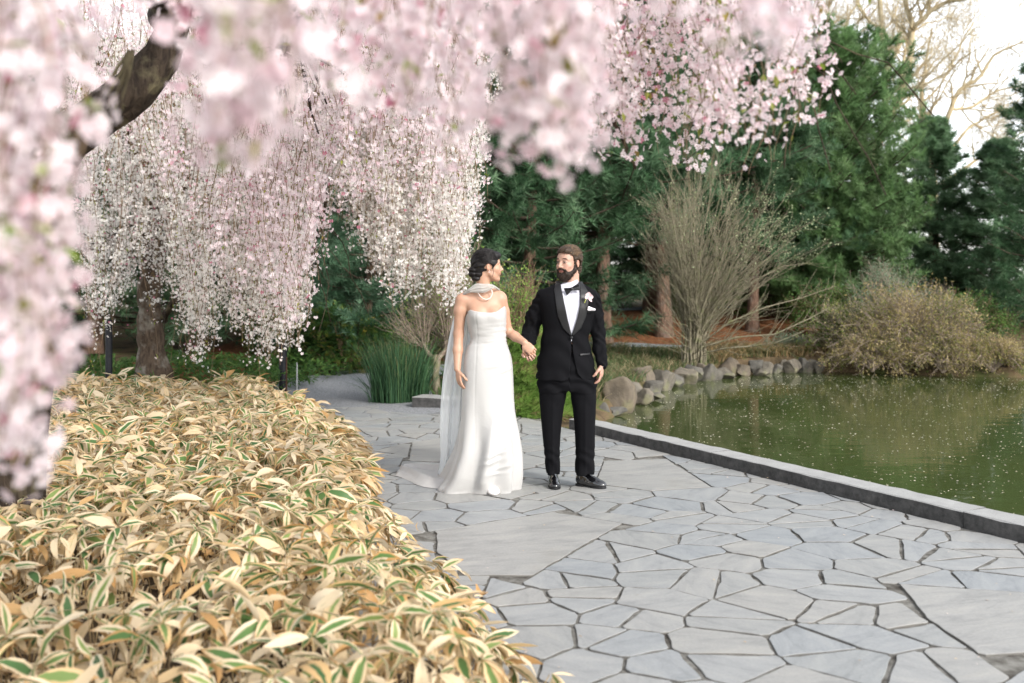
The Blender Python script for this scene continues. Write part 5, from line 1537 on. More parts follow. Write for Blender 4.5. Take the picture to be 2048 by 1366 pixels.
place_tree(dark, 'fir_tree', 1992, 25.5, .35, 'open dark fir near the right edge with sky showing through its boughs', 'conifer', rz=2.6, s=(.9, .9, .72))
place_tree(pine2, 'fir_tree', 2110, 22.5, .2, 'tall dark pine cut off by the right edge of the picture', 'conifer', rz=.7, s=(.8, .8, .76))
place_tree(dark, 'fir_tree', 1765, 29.0, .4, 'dark fir squeezed between the broad conifer and the pointed fir', 'conifer', rz=4.1, s=(.95, .95, .62))
PG = 'white pines behind the couple'
place_tree(pine, 'pine_tree', 1212, 20.4, .18, 'white pine with the pale leaning trunk just right of the groom', 'pine', PG, rz=.3)
place_tree(pine, 'pine_tree', 1322, 22.0, .38, 'white pine with the thickest dark trunk, in the orange mulch', 'pine', PG, rz=2.2, s=(1.1, 1.1, 1.05))
place_tree(pine, 'pine_tree', 1298, 25.5, .6, 'white pine whose trunk stands close behind the thickest one', 'pine', PG, rz=3.9, s=(1.05, 1.05, 1.1))
place_tree(pine, 'pine_tree', 1508, 22.5, .4, 'pine with a slim brown trunk seen through the willow stems', 'pine', PG, rz=5.1, s=(.8, .8, .72))
place_tree(pine2, 'pine_tree', 1060, 19.0, .12, 'low-boughed white pine directly behind the space between the couple', 'pine', PG, rz=1.2, s=(1.0, 1.0, .95))
place_tree(pine2, 'pine_tree', 905, 22.0, .35, 'dark white pine behind the bride\'s head', 'pine', PG, rz=4.4, s=(1.1, 1.1, 1.1))
LG = 'pines behind the weeping cherries'
pine3 = conifer_data(83, 3.6, 2.1, .25, 62, 'needle_blue', 'pine', .17, .015, 12, .10, 1.2, open_=.1, profile=lambda q: (1 - q)**.45)
place_tree(pine3, 'pine_tree', 735, 17.8, .1, 'blue-green pine seen under the white blossom left of the bride', 'pine', LG, rz=2.0, s=(1, 1, .92))
place_tree(pine2, 'pine_tree', 560, 21.0, .3, 'shaded pine right of the cherry trunk', 'pine', LG, rz=3.2, s=(1.15, 1.15, 1.0))
place_tree(pine2, 'pine_tree', 390, 20.0, .3, 'shaded pine directly behind the cherry trunk', 'pine', LG, rz=5.2, s=(1.05, 1.05, .8))
place_tree(pine2, 'pine_tree', 190, 19.0, .3, 'shaded pine left of the cherry trunk behind the black posts', 'pine', LG, rz=.2, s=(1.05, 1.05, .7))
place_tree(pine2, 'pine_tree', -10, 21.0, .3, 'shaded pine at the left edge mostly hidden by blossom', 'pine', LG, rz=1.5, s=(1.15, 1.15, .7))
BGt = [(980, 29, 1.25), (1130, 28, 1.15), (820, 28, 1.2), (660, 27, 1.2), (1400, 29, 1.1), (1200, 33, 1.3), (480, 29, 1.05), (300, 28, .9), (120, 28, .85), (1500, 33, 1.1), (-30, 30, .9), (1330, 36, 1.3)]
bl = ['behind the bride, second row', 'above the joined hands, second row', 'left of the bride, second row', 'behind the white blossom, second row', 'behind the willow shrub\'s left half', 'farthest above the groom', 'behind the hanging pink blossom, left of centre', 'behind the cherry trunk, second row', 'behind the black posts, second row', 'between willow shrub and broad conifer, far back', 'at the far left edge, second row', 'farthest behind the leaning pine trunk']
for q, ((a, d, s_), lb) in enumerate(zip(BGt, bl)):
    place_tree(pine2 if q % 2 else dark, 'pine_tree', a, d, .55, 'dark evergreen ' + lb, 'evergreen', 'evergreens in the second row', rz=q * 1.7, s=(s_ * 1.25, s_ * 1.25, s_))
# ------------------------------------------------------------------ bare plane trees
def limb_tree(name, limbs, d, label, mat, group, seed, twig=1.0):
    rr = np.random.default_rng(seed)
    base = P(*limbs[0][0][:2], d)
    e = empty(name, (base[0], d, ground_h(base[0:1], np.array([d]))[0]), label, 'bare tree', group)
    org = np.array(e.location)
    Ps, Rs = [], []
    for pts in limbs:
        p = np.array([[*(P(a, b_, d + (dd if len(q) else 0)))[:3], r] for (a, b_, dd, r) in pts for q in ((1,),)])
        sp = spline(p, 16)
        sp[:, :3] += np.cumsum(rr.normal(0, .02, (16, 3)), 0) - org
        Ps.append(sp[:, :3]); Rs.append(np.maximum(sp[:, 3] * .8, .01))
    Ps, Rs = np.array(Ps), np.array(Rs)
    V, Q = tubes(Ps[:1], Rs[:1], 12); link('trunk', mkmesh('trunk', V, Q, M[mat]), e)
    V, Q = tubes(Ps[1:], Rs[1:], 9)
    a = Acc(); a.add(V, Q)
    P1, R1 = grow(Ps, np.minimum(Rs, .10), 9, .15, .98, (25, 70), (1.3, 3.6), 8, (0, 0, .25), .22, .55, .25, rr)
    a.add(*tubes(P1, R1, 5))
    P2, R2 = grow(P1, R1, 7, .15, 1, (25, 75), (.5, 1.7), 7, (0, 0, .2), .32, .6, .35, rr)
    a.add(*tubes(P2, np.maximum(R2, .007), 4))
    P3, R3 = grow(P2, R2, int(7 * twig), .1, 1, (25, 80), (.25, .85), 5, (0, 0, .1), .35, .7, .5, rr)
    a.add(*tubes(P3, np.maximum(R3, .0055), 3))
    a.obj('branches', M[mat], e)
    return e
PL = 'bare plane trees against the sky'
limb_tree('plane_tree', [
    [(1735, 620, 0, .34), (1738, 480, 0, .30), (1742, 380, 0, .27), (1750, 300, 0, .24), (1768, 262, 0, .17), (1774, 205, 0, .15), (1771, 110, 0, .12), (1766, 0, 0, .10), (1764, -150, 0, .07)],
    [(1750, 300, 0, .20), (1778, 235, -.5, .19), (1806, 185, -1, .17), (1822, 120, -1, .15), (1826, 50, -1, .13), (1816, 0, -1, .10), (1810, -100, -1, .07)],
    [(1826, 60, -1, .12), (1845, 30, -1.3, .10), (1878, 2, -1.5, .08), (1925, -6, -2, .05)],
    [(1766, 60, 0, .08), (1742, 50, 1, .07), (1722, 20, 1.5, .06), (1712, -20, 2, .05)],
    [(1770, 170, 0, .08), (1790, 110, 1, .07), (1812, 70, 1.5, .05), (1850, 40, 2, .03)],
    [(1768, 262, 0, .08), (1790, 225, 1, .08), (1812, 108, 2, .07), (1820, 60, 2, .05)],
    [(1745, 330, 0, .12), (1712, 240, 1, .10), (1690, 130, 1.5, .08), (1640, 20, 2, .06), (1590, -60, 2, .04)]],
    35, 'forked pale-barked bare tree above the broad conifer\'s right shoulder', 'bark_plane', PL, 5)
limb_tree('plane_tree', [
    [(1872, 620, 0, .26), (1868, 420, 0, .22), (1862, 300, 0, .17), (1846, 240, 0, .12), (1842, 190, 0, .10), (1846, 140, 0, .07), (1862, 60, 0, .04)],
    [(1866, 330, 0, .15), (1895, 225, -1, .12), (1915, 180, -1, .10), (1955, 155, -1.3, .085), (1985, 112, -1.5, .06), (2040, 84, -2, .035), (2080, 60, -2, .02)],
    [(1900, 215, -1, .08), (1935, 215, -.5, .07), (1990, 180, 0, .05), (2040, 170, 0, .03)],
    [(1850, 200, 0, .06), (1885, 170, .5, .05), (1930, 90, 1, .04), (1960, 40, 1, .025)],
    [(1866, 340, 0, .10), (1930, 270, 0, .07), (1985, 235, .5, .05), (2045, 225, 1, .03)],
    [(1868, 380, 0, .10), (1940, 330, 1, .08), (1990, 300, 1, .05), (2060, 260, 1, .03)],
    [(1846, 240, 0, .07), (1815, 215, 1, .05), (1795, 150, 2, .04), (1800, 90, 2, .03)]],
    38, 'wide-spreading bare tree arching over the dark firs at right', 'bark_plane', PL, 8)
limb_tree('plane_tree', [
    [(1600, 620, 0, .24), (1600, 300, 0, .18), (1606, 100, 0, .12), (1598, 20, 0, .09), (1590, -80, 0, .06)],
    [(1602, 160, 0, .10), (1640, 70, 0, .08), (1655, 0, 0, .06), (1660, -80, 0, .05)],
    [(1602, 200, 0, .10), (1680, 110, 0, .08), (1700, 40, 0, .06), (1740, -20, 0, .04)],
    [(1604, 130, 0, .08), (1570, 60, 0, .06), (1560, 0, 0, .05), (1540, -80, 0, .04)]],
    42, 'bare tree whose twigs show just above the broad conifer\'s top', 'bark_plane', PL, 13)

# ------------------------------------------------------------------ the bare willow with catkins
rr = np.random.default_rng(61)
wd_ = 16.9
wb = P(1386, 742, wd_); wb[2] = ground_h(np.array([wb[0]]), np.array([wd_]))[0]
wil = empty('willow_shrub', wb, 'large multi-stemmed bare willow fanning up from the pond bank', 'willow shrub')
ns_ = 50
a0 = rr.uniform(0, 2 * np.pi, ns_); r0 = rr.uniform(0, .2, ns_)
base = np.stack([np.cos(a0) * r0, np.sin(a0) * r0 * .7, 0 * a0 - .05], -1)
tipx = rr.uniform(-1, 1, ns_)
top = np.stack([np.where(tipx < 0, tipx * .66, tipx * 1.75) + rr.normal(0, .12, ns_), rr.normal(0, .75, ns_), np.zeros(ns_)], -1)
hh = np.where(tipx < 0, 3.35 - 1.3 * tipx**2, 3.3 - 1.1 * np.abs(tipx)**2.2) * rr.uniform(.62, 1.04, ns_)
s = np.linspace(0, 1, 9)[None, :, None]
Pm = base[:, None] + (top - base)[:, None] * s**1.7 * np.array([1, 1, 0]) + np.array([0, 0, 1.0]) * hh[:, None, None] * s
Pm += np.cumsum(rr.normal(0, .018, Pm.shape), 1)
Rm = rr.uniform(.010, .024, ns_)[:, None] * (1 - .75 * np.linspace(0, 1, 9)[None])
V, Q = tubes(Pm, Rm, 6)
for i_ in range(ns_):
    pass
link('stems', mkmesh('stems', V, Q, M['bark_willow']), wil)
a = Acc()
P1, R1 = grow(Pm, Rm, 10, .2, .98, (8, 32), (.5, 1.3), 6, (0, 0, .12), .16, .5, .35, rr); a.add(*tubes(P1, np.maximum(R1, .0035), 4))
P2, R2 = grow(P1, R1, 5, .1, .98, (12, 45), (.2, .6), 5, (0, 0, .1), .18, .6, .5, rr); a.add(*tubes(P2, np.maximum(R2, .0026), 3))
P3, R3 = grow(Pm[:22], Rm[:22], 4, .08, .35, (50, 85), (.6, 1.5), 6, (.15, 0, .15), .2, .4, .35, rr); a.add(*tubes(P3, np.maximum(R3, .003), 3))
# long whips sagging to the right over the bank
ex = np.array([[[.1, 0, .35], [.6, -.1, .75], [1.2, -.15, 1.0], [1.8, -.1, 1.15], [2.4, 0, 1.35]], [[.1, 0, .3], [.7, -.2, .5], [1.3, -.3, .55], [1.9, -.2, .8], [2.3, -.1, 1.0]], [[.1, .1, .5], [.6, .2, 1.1], [1.1, .2, 1.45], [1.6, .2, 1.7], [2.1, .2, 1.75]], [[.1, 0, .2], [.5, -.3, .32], [.9, -.4, .36], [1.3, -.4, .42], [1.8, -.3, .60]]])
a.add(*tubes(ex, np.tile(np.linspace(.016, .004, 5), (4, 1)), 5))
P4, R4 = grow(ex, np.tile(np.linspace(.016, .004, 5), (4, 1)), 24, .15, 1, (20, 60), (.3, .9), 5, (0, 0, .3), .2, .5, .4, rr); a.add(*tubes(P4, np.maximum(R4, .003), 3))
a.obj('twigs', M['bark_willow'], wil)['kind'] = 'stuff'
# catkins and opening leaves, thick on the right-hand tips
tips = np.concatenate([P1.reshape(-1, 3), P2.reshape(-1, 3)])
wgt = (sstep(.5, 1.8, tips[:, 0]) * .9 + .06) * sstep(1.4, 2.4, tips[:, 2])
tips = tips[rr.uniform(0, 1, len(tips)) < wgt]
tips = np.repeat(tips, 2, 0) + rr.normal(0, .035, (2 * len(tips), 3))
lt = np.array([[0, 0, 0], [.5, .22, .03], [1, 0, 0], [.5, -.22, .03]]); lf = np.array([[0, 1, 2, 3]])
M['catkin'] = leaf_mat('catkin', [(0, (0.22, 0.27, 0.13)), (1, (0.42, 0.46, 0.28))], .35)
V, Q, idx = scatter(lt, lf, tips, rand_mats(len(tips), rr), rr.uniform(.025, .05, len(tips)))
link('catkins', mkmesh('catkins', V, Q, M['catkin'], {'rnd': rr.uniform(0, 1, len(tips))[idx]}), wil)['kind'] = 'stuff'

# ------------------------------------------------------------------ shrubs
LEAF4 = (np.array([[0, 0, 0], [.45, .2, .05], [1, 0, -.05], [.45, -.2, .05]]), np.array([[0, 1, 2, 3]]))
def bush(name, px, d, z, rx, ry, rz_, n_stem, n_leaf, mat, bark, label, cat, seed, leafL=.05, group=None, droop=.0, lr=.006, wide=1.0, up=.25, cloud=True, outline=None):
    rr = np.random.default_rng(seed)
    x = (px - 1024) / F * d
    e = empty(name, (x, d, z), label, cat, group)
    th_ = rr.uniform(0, 2 * np.pi, n_stem); el = rr.uniform(.15, 1.45, n_stem)
    tip = np.stack([np.cos(th_) * np.cos(el) * rx, np.sin(th_) * np.cos(el) * ry, np.sin(el) * rz_], -1) * rr.uniform(.75, 1.05, (n_stem, 1))
    s = np.linspace(0, 1, 7)[None, :, None]
    Pm = tip[:, None] * s; Pm[..., 2] += (rz_ * .35 * np.sin(s[..., 0] * np.pi)) * (1 - tip[:, None, 2] / rz_ * .8) - droop * s[..., 0]**3 * rz_
    Pm += np.cumsum(rr.normal(0, .02, Pm.shape) * rz_, 1) * .6
    Rm = np.full((n_stem, 1), lr * 2.2) * (1 - .7 * s[..., 0])
    a = Acc(); a.add(*tubes(Pm, Rm, 5))
    P1, R1 = grow(Pm, Rm, 8, .25, 1, (20, 65), (.18 * rz_, .5 * rz_), 5, (0, 0, up - droop), .3, .5, .4, rr); a.add(*tubes(P1, np.maximum(R1, .0025), 3))
    P2, R2 = grow(P1, R1, 3, .2, 1, (20, 70), (.08 * rz_, .25 * rz_), 4, (0, 0, up - droop), .3, .6, .5, rr); a.add(*tubes(P2, np.maximum(R2, .002), 3))
    a.obj('branches', M[bark], e)
    pts = np.concatenate([P1[:, 1:].reshape(-1, 3), P2.reshape(-1, 3), Pm[:, 4:].reshape(-1, 3)])
    pts = pts[pts[:, 2] > -.05]
    sel = rr.integers(0, len(pts), n_leaf)
    pos = pts[sel] + rr.normal(0, leafL * .8, (n_leaf, 3))
    Mx = rand_mats(n_leaf, rr)
    tv = LEAF4[0] * np.array([1, wide, 1])
    V, Q, idx = scatter(tv, LEAF4[1], pos, Mx, leafL * rr.uniform(.6, 1.3, n_leaf))
    cl = .5 + .3 * np.sin(pos[:, 0] * 5 + seed) * np.cos(pos[:, 2] * 6) + rr.normal(0, .22, n_leaf)
    link('foliage', mkmesh('foliage', V, Q, M[mat], {'rnd': np.clip(cl, 0, 1)[idx]}, smooth=False), e)['kind'] = 'stuff'
    return e
M['leaf_tan'] = leaf_mat('leaf_tan', [(0, (0.10, 0.14, 0.03)), (.3, (0.21, 0.21, 0.06)), (.65, (0.33, 0.26, 0.11)), (1, (0.42, 0.34, 0.18))], .4)
M['leaf_grey'] = leaf_mat('leaf_grey', [(0, (0.08, 0.14, 0.07)), (1, (0.20, 0.28, 0.18))], .3)
M['leaf_olive'] = leaf_mat('leaf_olive', [(0, (0.05, 0.09, 0.02)), (.6, (0.12, 0.17, 0.04)), (1, (0.28, 0.29, 0.08))], .35)
M['leaf_fresh'] = leaf_mat('leaf_fresh', [(0, (0.10, 0.20, 0.035)), (.6, (0.20, 0.33, 0.06)), (1, (0.34, 0.42, 0.12))], .45)
M['leaf_ground'] = leaf_mat('leaf_ground', [(0, (0.035, 0.085, 0.02)), (.6, (0.075, 0.16, 0.035)), (1, (0.16, 0.25, 0.06))], .4)
M['twig_grey'] = surf_mat('twig_grey', (0.16, 0.12, 0.09), (0.33, 0.27, 0.21), 20)
bush('tan_bush', 1815, 17.55, .0, 1.60, .9, 1.45, 120, 12500, 'leaf_tan', 'twig_grey', 'big tangled bush of tan and yellow-green leaves overhanging the pond', 'bush', 71, .052, droop=.10)
bush('tan_bush', 1690, 18.2, .05, .8, .6, 1.0, 46, 5200, 'leaf_olive', 'twig_grey', 'yellow-green leafy bush left of the big tan bush', 'bush', 72, .05)
bush('tan_bush', 1985, 17.0, .0, .9, .5, .62, 60, 6500, 'leaf_tan', 'twig_grey', 'low straw-coloured bush trailing right of the big tan bush', 'bush', 73, .045, droop=.2)
bush('tan_bush', 1745, 17.3, -.02, .95, .45, .70, 80, 6500, 'leaf_tan', 'twig_grey', 'low yellowish bush at the waterline under the left half of the big tan bush', 'bush', 711, .045, droop=.15)
bush('tan_bush', 1885, 17.1, -.02, 1.0, .45, .75, 80, 6500, 'leaf_tan', 'twig_grey', 'low tan bush at the waterline under the right half of the big tan bush', 'bush', 712, .045, droop=.15)
bush('grey_shrub', 1772, 20.5, .2, .72, .6, 1.55, 50, 7500, 'leaf_grey', 'twig_grey', 'grey-green shrub behind the big tan bush', 'shrub', 74, .05)
bush('juniper', 1580, 19.1, .1, .75, .5, .36, 60, 7000, 'leaf_grey', 'twig_grey', 'low spreading grey-green juniper beside the far path', 'juniper', 75, .05, wide=.5)
bush('evergreen_shrub', 1655, 21.5, .3, .9, .7, 1.1, 50, 8000, 'leaf_ground', 'twig', 'dark green leafy shrub at the foot of the broad conifer', 'shrub', 76, .06)
bush('evergreen_shrub', 1345, 24.5, .5, .35, .3, .9, 30, 2500, 'leaf_ground', 'twig', 'small dark shrub right of the thickest pine trunk', 'shrub', 77, .06)
bush('evergreen_shrub', 1930, 21.5, .2, 1.3, .7, 1.0, 60, 9000, 'leaf_ground', 'twig', 'dark undergrowth shrub beneath the firs at right', 'shrub', 78, .06)
bush('evergreen_shrub', 1545, 24.5, .5, 1.3, .7, 1.1, 60, 9000, 'leaf_ground', 'twig', 'dark undergrowth shrub behind the willow stems', 'shrub', 79, .06)
# light green leafy branches either side of the bride
bush('leafy_shrub', 905, 13.4, .05, .42, .35, 1.85, 40, 5200, 'leaf_fresh', 'twig_grey', 'yellow-green twiggy shrub rising behind the bride\'s veil', 'shrub', 80, .035, up=.5)
bush('leafy_shrub', 1030, 13.0, .05, .56, .35, 1.45, 34, 4800, 'leaf_fresh', 'twig', 'arching leafy shrub between the bride and groom', 'shrub', 81, .045, up=.4)

# yew with drooping sprays tipped with yellow
def spray_shrub(name, px, d, z, rx, ry, rz_, n, label, seed, group=None, L=.17, tipmat='leaf_yew', seg=6):
    rr = np.random.default_rng(seed)
    e = empty(name, ((px - 1024) / F * d, d, z), label, 'shrub', group)
    th_ = rr.uniform(0, 2 * np.pi, n); el = np.arcsin(rr.uniform(.0, 1, n)); q = rr.uniform(.6, 1.0, n)**.5
    pos = np.stack([np.cos(th_) * np.cos(el) * rx * q, np.sin(th_) * np.cos(el) * ry * q, np.sin(el) * rz_ * q], -1)
    pos[:, 0] += .10 * np.sin(pos[:, 2] * 7 + pos[:, 1] * 5); pos[:, 2] *= 1 + .12 * np.sin(pos[:, 0] * 6 + seed)
    D = pos / np.array([rx, ry, rz_]) * np.array([1, 1, .45]) + np.array([0, 0, -.15]) + rr.normal(0, .25, pos.shape)
    D /= np.linalg.norm(D, axis=1)[:, None]
    # spray template: an arching axis with paired leaflets
    V, Fq, vv = [], [], []
    for i in range(seg * 2):
        t = .08 + .9 * i / (seg * 2); c = np.array([t, 0, .10 * math.sin(t * 2.2) - .35 * t * t])
        for sd in (-1, 1):
            l = .30 * (1 - .55 * t); k = len(V)
            tip = c + np.array([.6 * l, sd * l * .9, -.05 * l])
            V += [c + np.array([-.03, 0, 0]), c + (tip - c) * .5 + np.array([-.05, 0, .01]), tip, c + (tip - c) * .5 + np.array([.05, 0, .01])]
            Fq.append([k, k + 1, k + 2, k + 3]); vv += [t] * 4
    V = np.array(V); vv = np.array(vv)
    Mx = frame_from_dir(D)
    VV, QQ, idx = scatter(V, np.array(Fq), pos, Mx, L * rr.uniform(.7, 1.25, n))
    r_ = (rr.uniform(0, 1, n)[idx] * .55 + np.tile(vv, n) * .45) 
    link('sprays', mkmesh('sprays', VV, QQ, M[tipmat], {'rnd': np.clip(r_, 0, 1)}, smooth=False), e)['kind'] = 'stuff'
    Pm = np.zeros((40, 5, 3)); sl = rr.integers(0, n, 40); Pm[:] = pos[sl][:, None] * np.linspace(0, 1, 5)[None, :, None] * .95
    link('branches', mkmesh('branches', *tubes(Pm, np.tile(np.linspace(.02, .006, 5), (40, 1)), 5), M['twig']), e)
    return e
M['leaf_yew'] = leaf_mat('leaf_yew', [(0, (0.018, 0.05, 0.015)), (.55, (0.045, 0.105, 0.025)), (.80, (0.13, 0.17, 0.03)), (1, (0.36, 0.28, 0.05))], .3)
spray_shrub('yew_shrub', 690, 16.3, .02, 1.08, .8, 1.06, 2600, 'broad evergreen shrub with yellow-tipped drooping sprays by the gravel path', 91)
spray_shrub('yew_shrub', 575, 17.3, .05, .75, .7, .90, 1300, 'smaller dark yew behind the left side of the yellow-tipped shrub', 92)
spray_shrub('yew_shrub', 800, 18.0, .1, .6, .6, .85, 1000, 'dark yew between the yellow-tipped shrub and the rushes', 94)
# feathery bright green mass spilling over the terrace edge between the couple
M['leaf_feather'] = leaf_mat('leaf_feather', [(0, (0.10, 0.19, 0.035)), (.5, (0.20, 0.34, 0.07)), (.85, (0.32, 0.44, 0.12)), (1, (0.30, 0.19, 0.12))], .5)
def feather(name, px, d, z, rx, ry, rz_, n, label, seed, mat='leaf_feather', L=.16):
    rr = np.random.default_rng(seed)
    e = empty(name, ((px - 1024) / F * d, d, z), label, 'shrub')
    th_ = rr.uniform(0, 2 * np.pi, n); el = np.arcsin(rr.uniform(.0, 1, n)); q = rr.uniform(.45, 1.0, n)**.6
    pos = np.stack([np.cos(th_) * np.cos(el) * rx * q, np.sin(th_) * np.cos(el) * ry * q, np.sin(el) * rz_ * q], -1)
    D = np.stack([.9 + 0 * th_, rr.normal(-.4, .4, n), rr.normal(.15, .35, n)], -1) * rr.uniform(.6, 1.2, (n, 1)) + rr.normal(0, .25, (n, 3))
    tv, tf = tuft_template(9, 1.0, .05, .45, seed)
    V, T, idx = scatter(tv, tf, pos, frame_from_dir(D), L * rr.uniform(.6, 1.3, n))
    cl = .5 + .25 * np.sin(pos[:, 2] * 16 + pos[:, 0] * 6) + rr.normal(0, .2, n)
    link('foliage', mkmesh('foliage', V, T, M[mat], {'rnd': np.clip(cl, 0, 1)[idx]}, smooth=False), e)['kind'] = 'stuff'
    Pm = pos[rr.integers(0, n, 60)][:, None] * np.linspace(0, 1, 4)[None, :, None]
    link('branches', mkmesh('branches', *tubes(Pm, np.tile(np.linspace(.010, .004, 4), (60, 1)), 4), M['twig_grey']), e)
    return e
feather('feathery_shrub', 1075, 11.75, -.02, .56, .55, 1.02, 7000, 'feathery bright green shrub spilling onto the paving between bride and groom', 95)
feather('feathery_shrub', 1012, 12.9, .0, .5, .5, .62, 2600, 'feathery green shrub partly hidden behind the bride\'s arm', 96)
# woody prostrate stems under it
rr = np.random.default_rng(97)
# rushes
def blades(n, x0, y0, z0, rx, ry, hmin, hmax, lean, mat, name, wbl, rr, label=None, cat=None, tip=True, parent=None, zf=None, arch=.25, seg=4, kind='stuff'):
    a_ = rr.uniform(0, 2 * np.pi, n); r_ = rr.uniform(0, 1, n)**.6
    bx, by = x0 + np.cos(a_) * r_ * rx, y0 + np.sin(a_) * r_ * ry
    bz = z0 + 0 * bx if zf is None else zf(bx, by)
    H_ = rr.uniform(hmin, hmax, n)
    dr = np.stack([np.cos(a_) * r_ + rr.normal(0, .5, n), np.sin(a_) * r_ + rr.normal(0, .5, n)], -1) * lean
    s = np.linspace(0, 1, seg + 1)
    Pm = np.zeros((n, seg + 1, 3))
    Pm[..., 0] = bx[:, None] + dr[:, :1] * H_[:, None] * (s**1.8)[None]
    Pm[..., 1] = by[:, None] + dr[:, 1:] * H_[:, None] * (s**1.8)[None]
    Pm[..., 2] = bz[:, None] + H_[:, None] * (s - arch * rr.uniform(0, 1, n)[:, None] * s**3)
    ang = rr.uniform(0, np.pi, n); W_ = wbl * (1 - .85 * s**2)
    off = np.stack([np.cos(ang), np.sin(ang), 0 * ang], -1)[:, None] * W_[None, :, None] / 2
    V = np.stack([Pm - off, Pm + off], 2).reshape(-1, 3)
    i = (np.arange(n)[:, None] * (seg + 1) * 2 + np.arange(seg)[None] * 2).ravel()
    Q = np.stack([i, i + 1, i + 3, i + 2], -1)
    rv = np.clip(rr.uniform(0, 1, n)[:, None] * .75 + .25 * s[None]**2, 0, 1)
    rv = np.repeat(rv.ravel(), 2)
    me = mkmesh(name, V, Q, M[mat], {'rnd': rv}, smooth=False)
    o = link(name, me, parent)
    if kind: o['kind'] = kind
    if label: tag(o, label, cat)
    return o
M['rush'] = leaf_mat('rush', [(0, (0.022, 0.065, 0.030)), (.70, (0.055, 0.125, 0.055)), (.86, (0.10, 0.16, 0.06)), (1, (0.45, 0.36, 0.19))], .2)
ru = empty('rush_clump', ((800 - 1024) / F * 12.75, 12.75, 0), 'tall clump of dark green rushes with straw tips beside the kerb block', 'rushes')
blades(1300, 0, 0, 0, .36, .30, .45, .98, .22, 'rush', 'stalks', .010, np.random.default_rng(98), parent=ru)
blades(160, 0, 0, 0, .42, .34, .3, .75, .9, 'rush', 'fallen_stalks', .008, np.random.default_rng(99), parent=ru, arch=.6)
# pollarded stump
po = empty('pollard_willow', ((872 - 1024) / F * 12.9, 12.9, 0), 'stubby pollarded willow with bare shoots beside the rushes', 'pollard')
tp_ = np.array([[0, 0, -.1], [.01, 0, .15], [-.01, 0, .35], [.0, 0, .50], [-.03, 0, .58]])
link('trunk', mkmesh('trunk', *tubes(tp_[None], np.array([[.075, .055, .05, .065, .05]]), 10), M['bark_willow']), po)
hp = np.array([[[-.01, 0, .45], [-.07, .02, .56], [-.13, .03, .64], [-.16, .0, .72]], [[0, 0, .45], [.04, -.02, .56], [.10, .0, .62], [.15, .0, .70]]])
a = Acc(); a.add(*tubes(hp, np.tile([.045, .035, .028, .02], (2, 1)), 8))
rr = np.random.default_rng(100)
P1, R1 = grow(np.concatenate([hp, hp]), np.tile([.045, .035, .028, .02], (4, 1)), 9, .5, 1, (10, 55), (.5, 1.1), 7, (0, 0, .35), .12, .32, .35, rr); a.add(*tubes(P1, R1, 5))
P2, R2 = grow(P1, R1, 6, .2, .95, (20, 50), (.2, .55), 5, (0, 0, .2), .15, .5, .4, rr); a.add(*tubes(P2, np.maximum(R2, .002), 3))
a.obj('shoots', M['twig_grey'], po)

# ground cover and grasses
M['dry_grass'] = leaf_mat('dry_grass', [(0, (0.04, 0.085, 0.025)), (.4, (0.09, 0.13, 0.045)), (.65, (0.16, 0.13, 0.07)), (.85, (0.28, 0.22, 0.12)), (1, (0.40, 0.33, 0.20))], .3)
M['brown_grass'] = leaf_mat('brown_grass', [(0, (0.06, 0.09, 0.03)), (.4, (0.20, 0.13, 0.06)), (1, (0.42, 0.30, 0.15))], .3)
def grass_area(name, poly, n, hmin, hmax, mat, wbl, seed, label, cat='grass', lean=.6):
    rr = np.random.default_rng(seed); poly = np.array(poly, float)
    lo, hi = poly.min(0), poly.max(0)
    X_, Y_ = rr.uniform(lo[0], hi[0], n * 2), rr.uniform(lo[1], hi[1], n * 2)
    k = sdist_poly(X_, Y_, poly) > 0; k &= (lump(X_, Y_, 2.2) + rr.normal(0, .4, len(X_))) > -.45
    k &= sdist_poly(X_, Y_, POND) < 0.03
    X_, Y_ = X_[k][:n], Y_[k][:n]; m_ = len(X_)
    s = np.linspace(0, 1, 4); H_ = rr.uniform(hmin, hmax, m_) * (1 + .35 * lump(X_, Y_, 2)); dr = rr.normal(0, lean, (m_, 2))
    Pm = np.zeros((m_, 4, 3)); Pm[..., 0] = X_[:, None] + dr[:, :1] * H_[:, None] * s**2; Pm[..., 1] = Y_[:, None] + dr[:, 1:] * H_[:, None] * s**2
    Pm[..., 2] = ground_h(X_, Y_)[:, None] + H_[:, None] * (s - .3 * s**3)
    ang = rr.uniform(0, np.pi, m_); off = np.stack([np.cos(ang), np.sin(ang), 0 * ang], -1)[:, None] * (wbl * (1 - .85 * s**2))[None, :, None] / 2
    V = np.stack([Pm - off, Pm + off], 2).reshape(-1, 3); i = (np.arange(m_)[:, None] * 8 + np.arange(3)[None] * 2).ravel()
    rv = np.clip(.45 + .30 * lump(X_, Y_, 1.7) + rr.normal(0, .28, m_), 0, 1)
    o = link(name, mkmesh(name, V, np.stack([i, i + 1, i + 3, i + 2], -1), M[mat], {'rnd': np.repeat(rv, 8)}, smooth=False))
    return tag(o, label, cat, kind='stuff')
grass_area('bank_grass', [(.7, 11.6), (1.1, 12.2), (2.1, 14.7), (3.4, 16.9), (4.6, 17.7), (4.6, 18.8), (1.5, 19.6), (.2, 18.5), (.3, 12)], 15000, .08, .30, 'dry_grass', .011, 201, 'rough green and straw grass on the bank behind the boulders')
grass_area('dead_grass', [(3.6, 17.2), (6.6, 17.2), (9.5, 16.4), (11, 16.4), (11, 18.9), (3.6, 18.9)], 13000, .10, .34, 'brown_grass', .012, 202, 'dry russet grass along the far bank of the pond')
grass_area('low_greenery', [(-1.0, 12.5), (.5, 12.3), (1.0, 14), (1.0, 17), (-1.0, 16.6)], 6000, .10, .35, 'leaf_ground', .014, 203, 'low green undergrowth behind the couple', 'undergrowth')
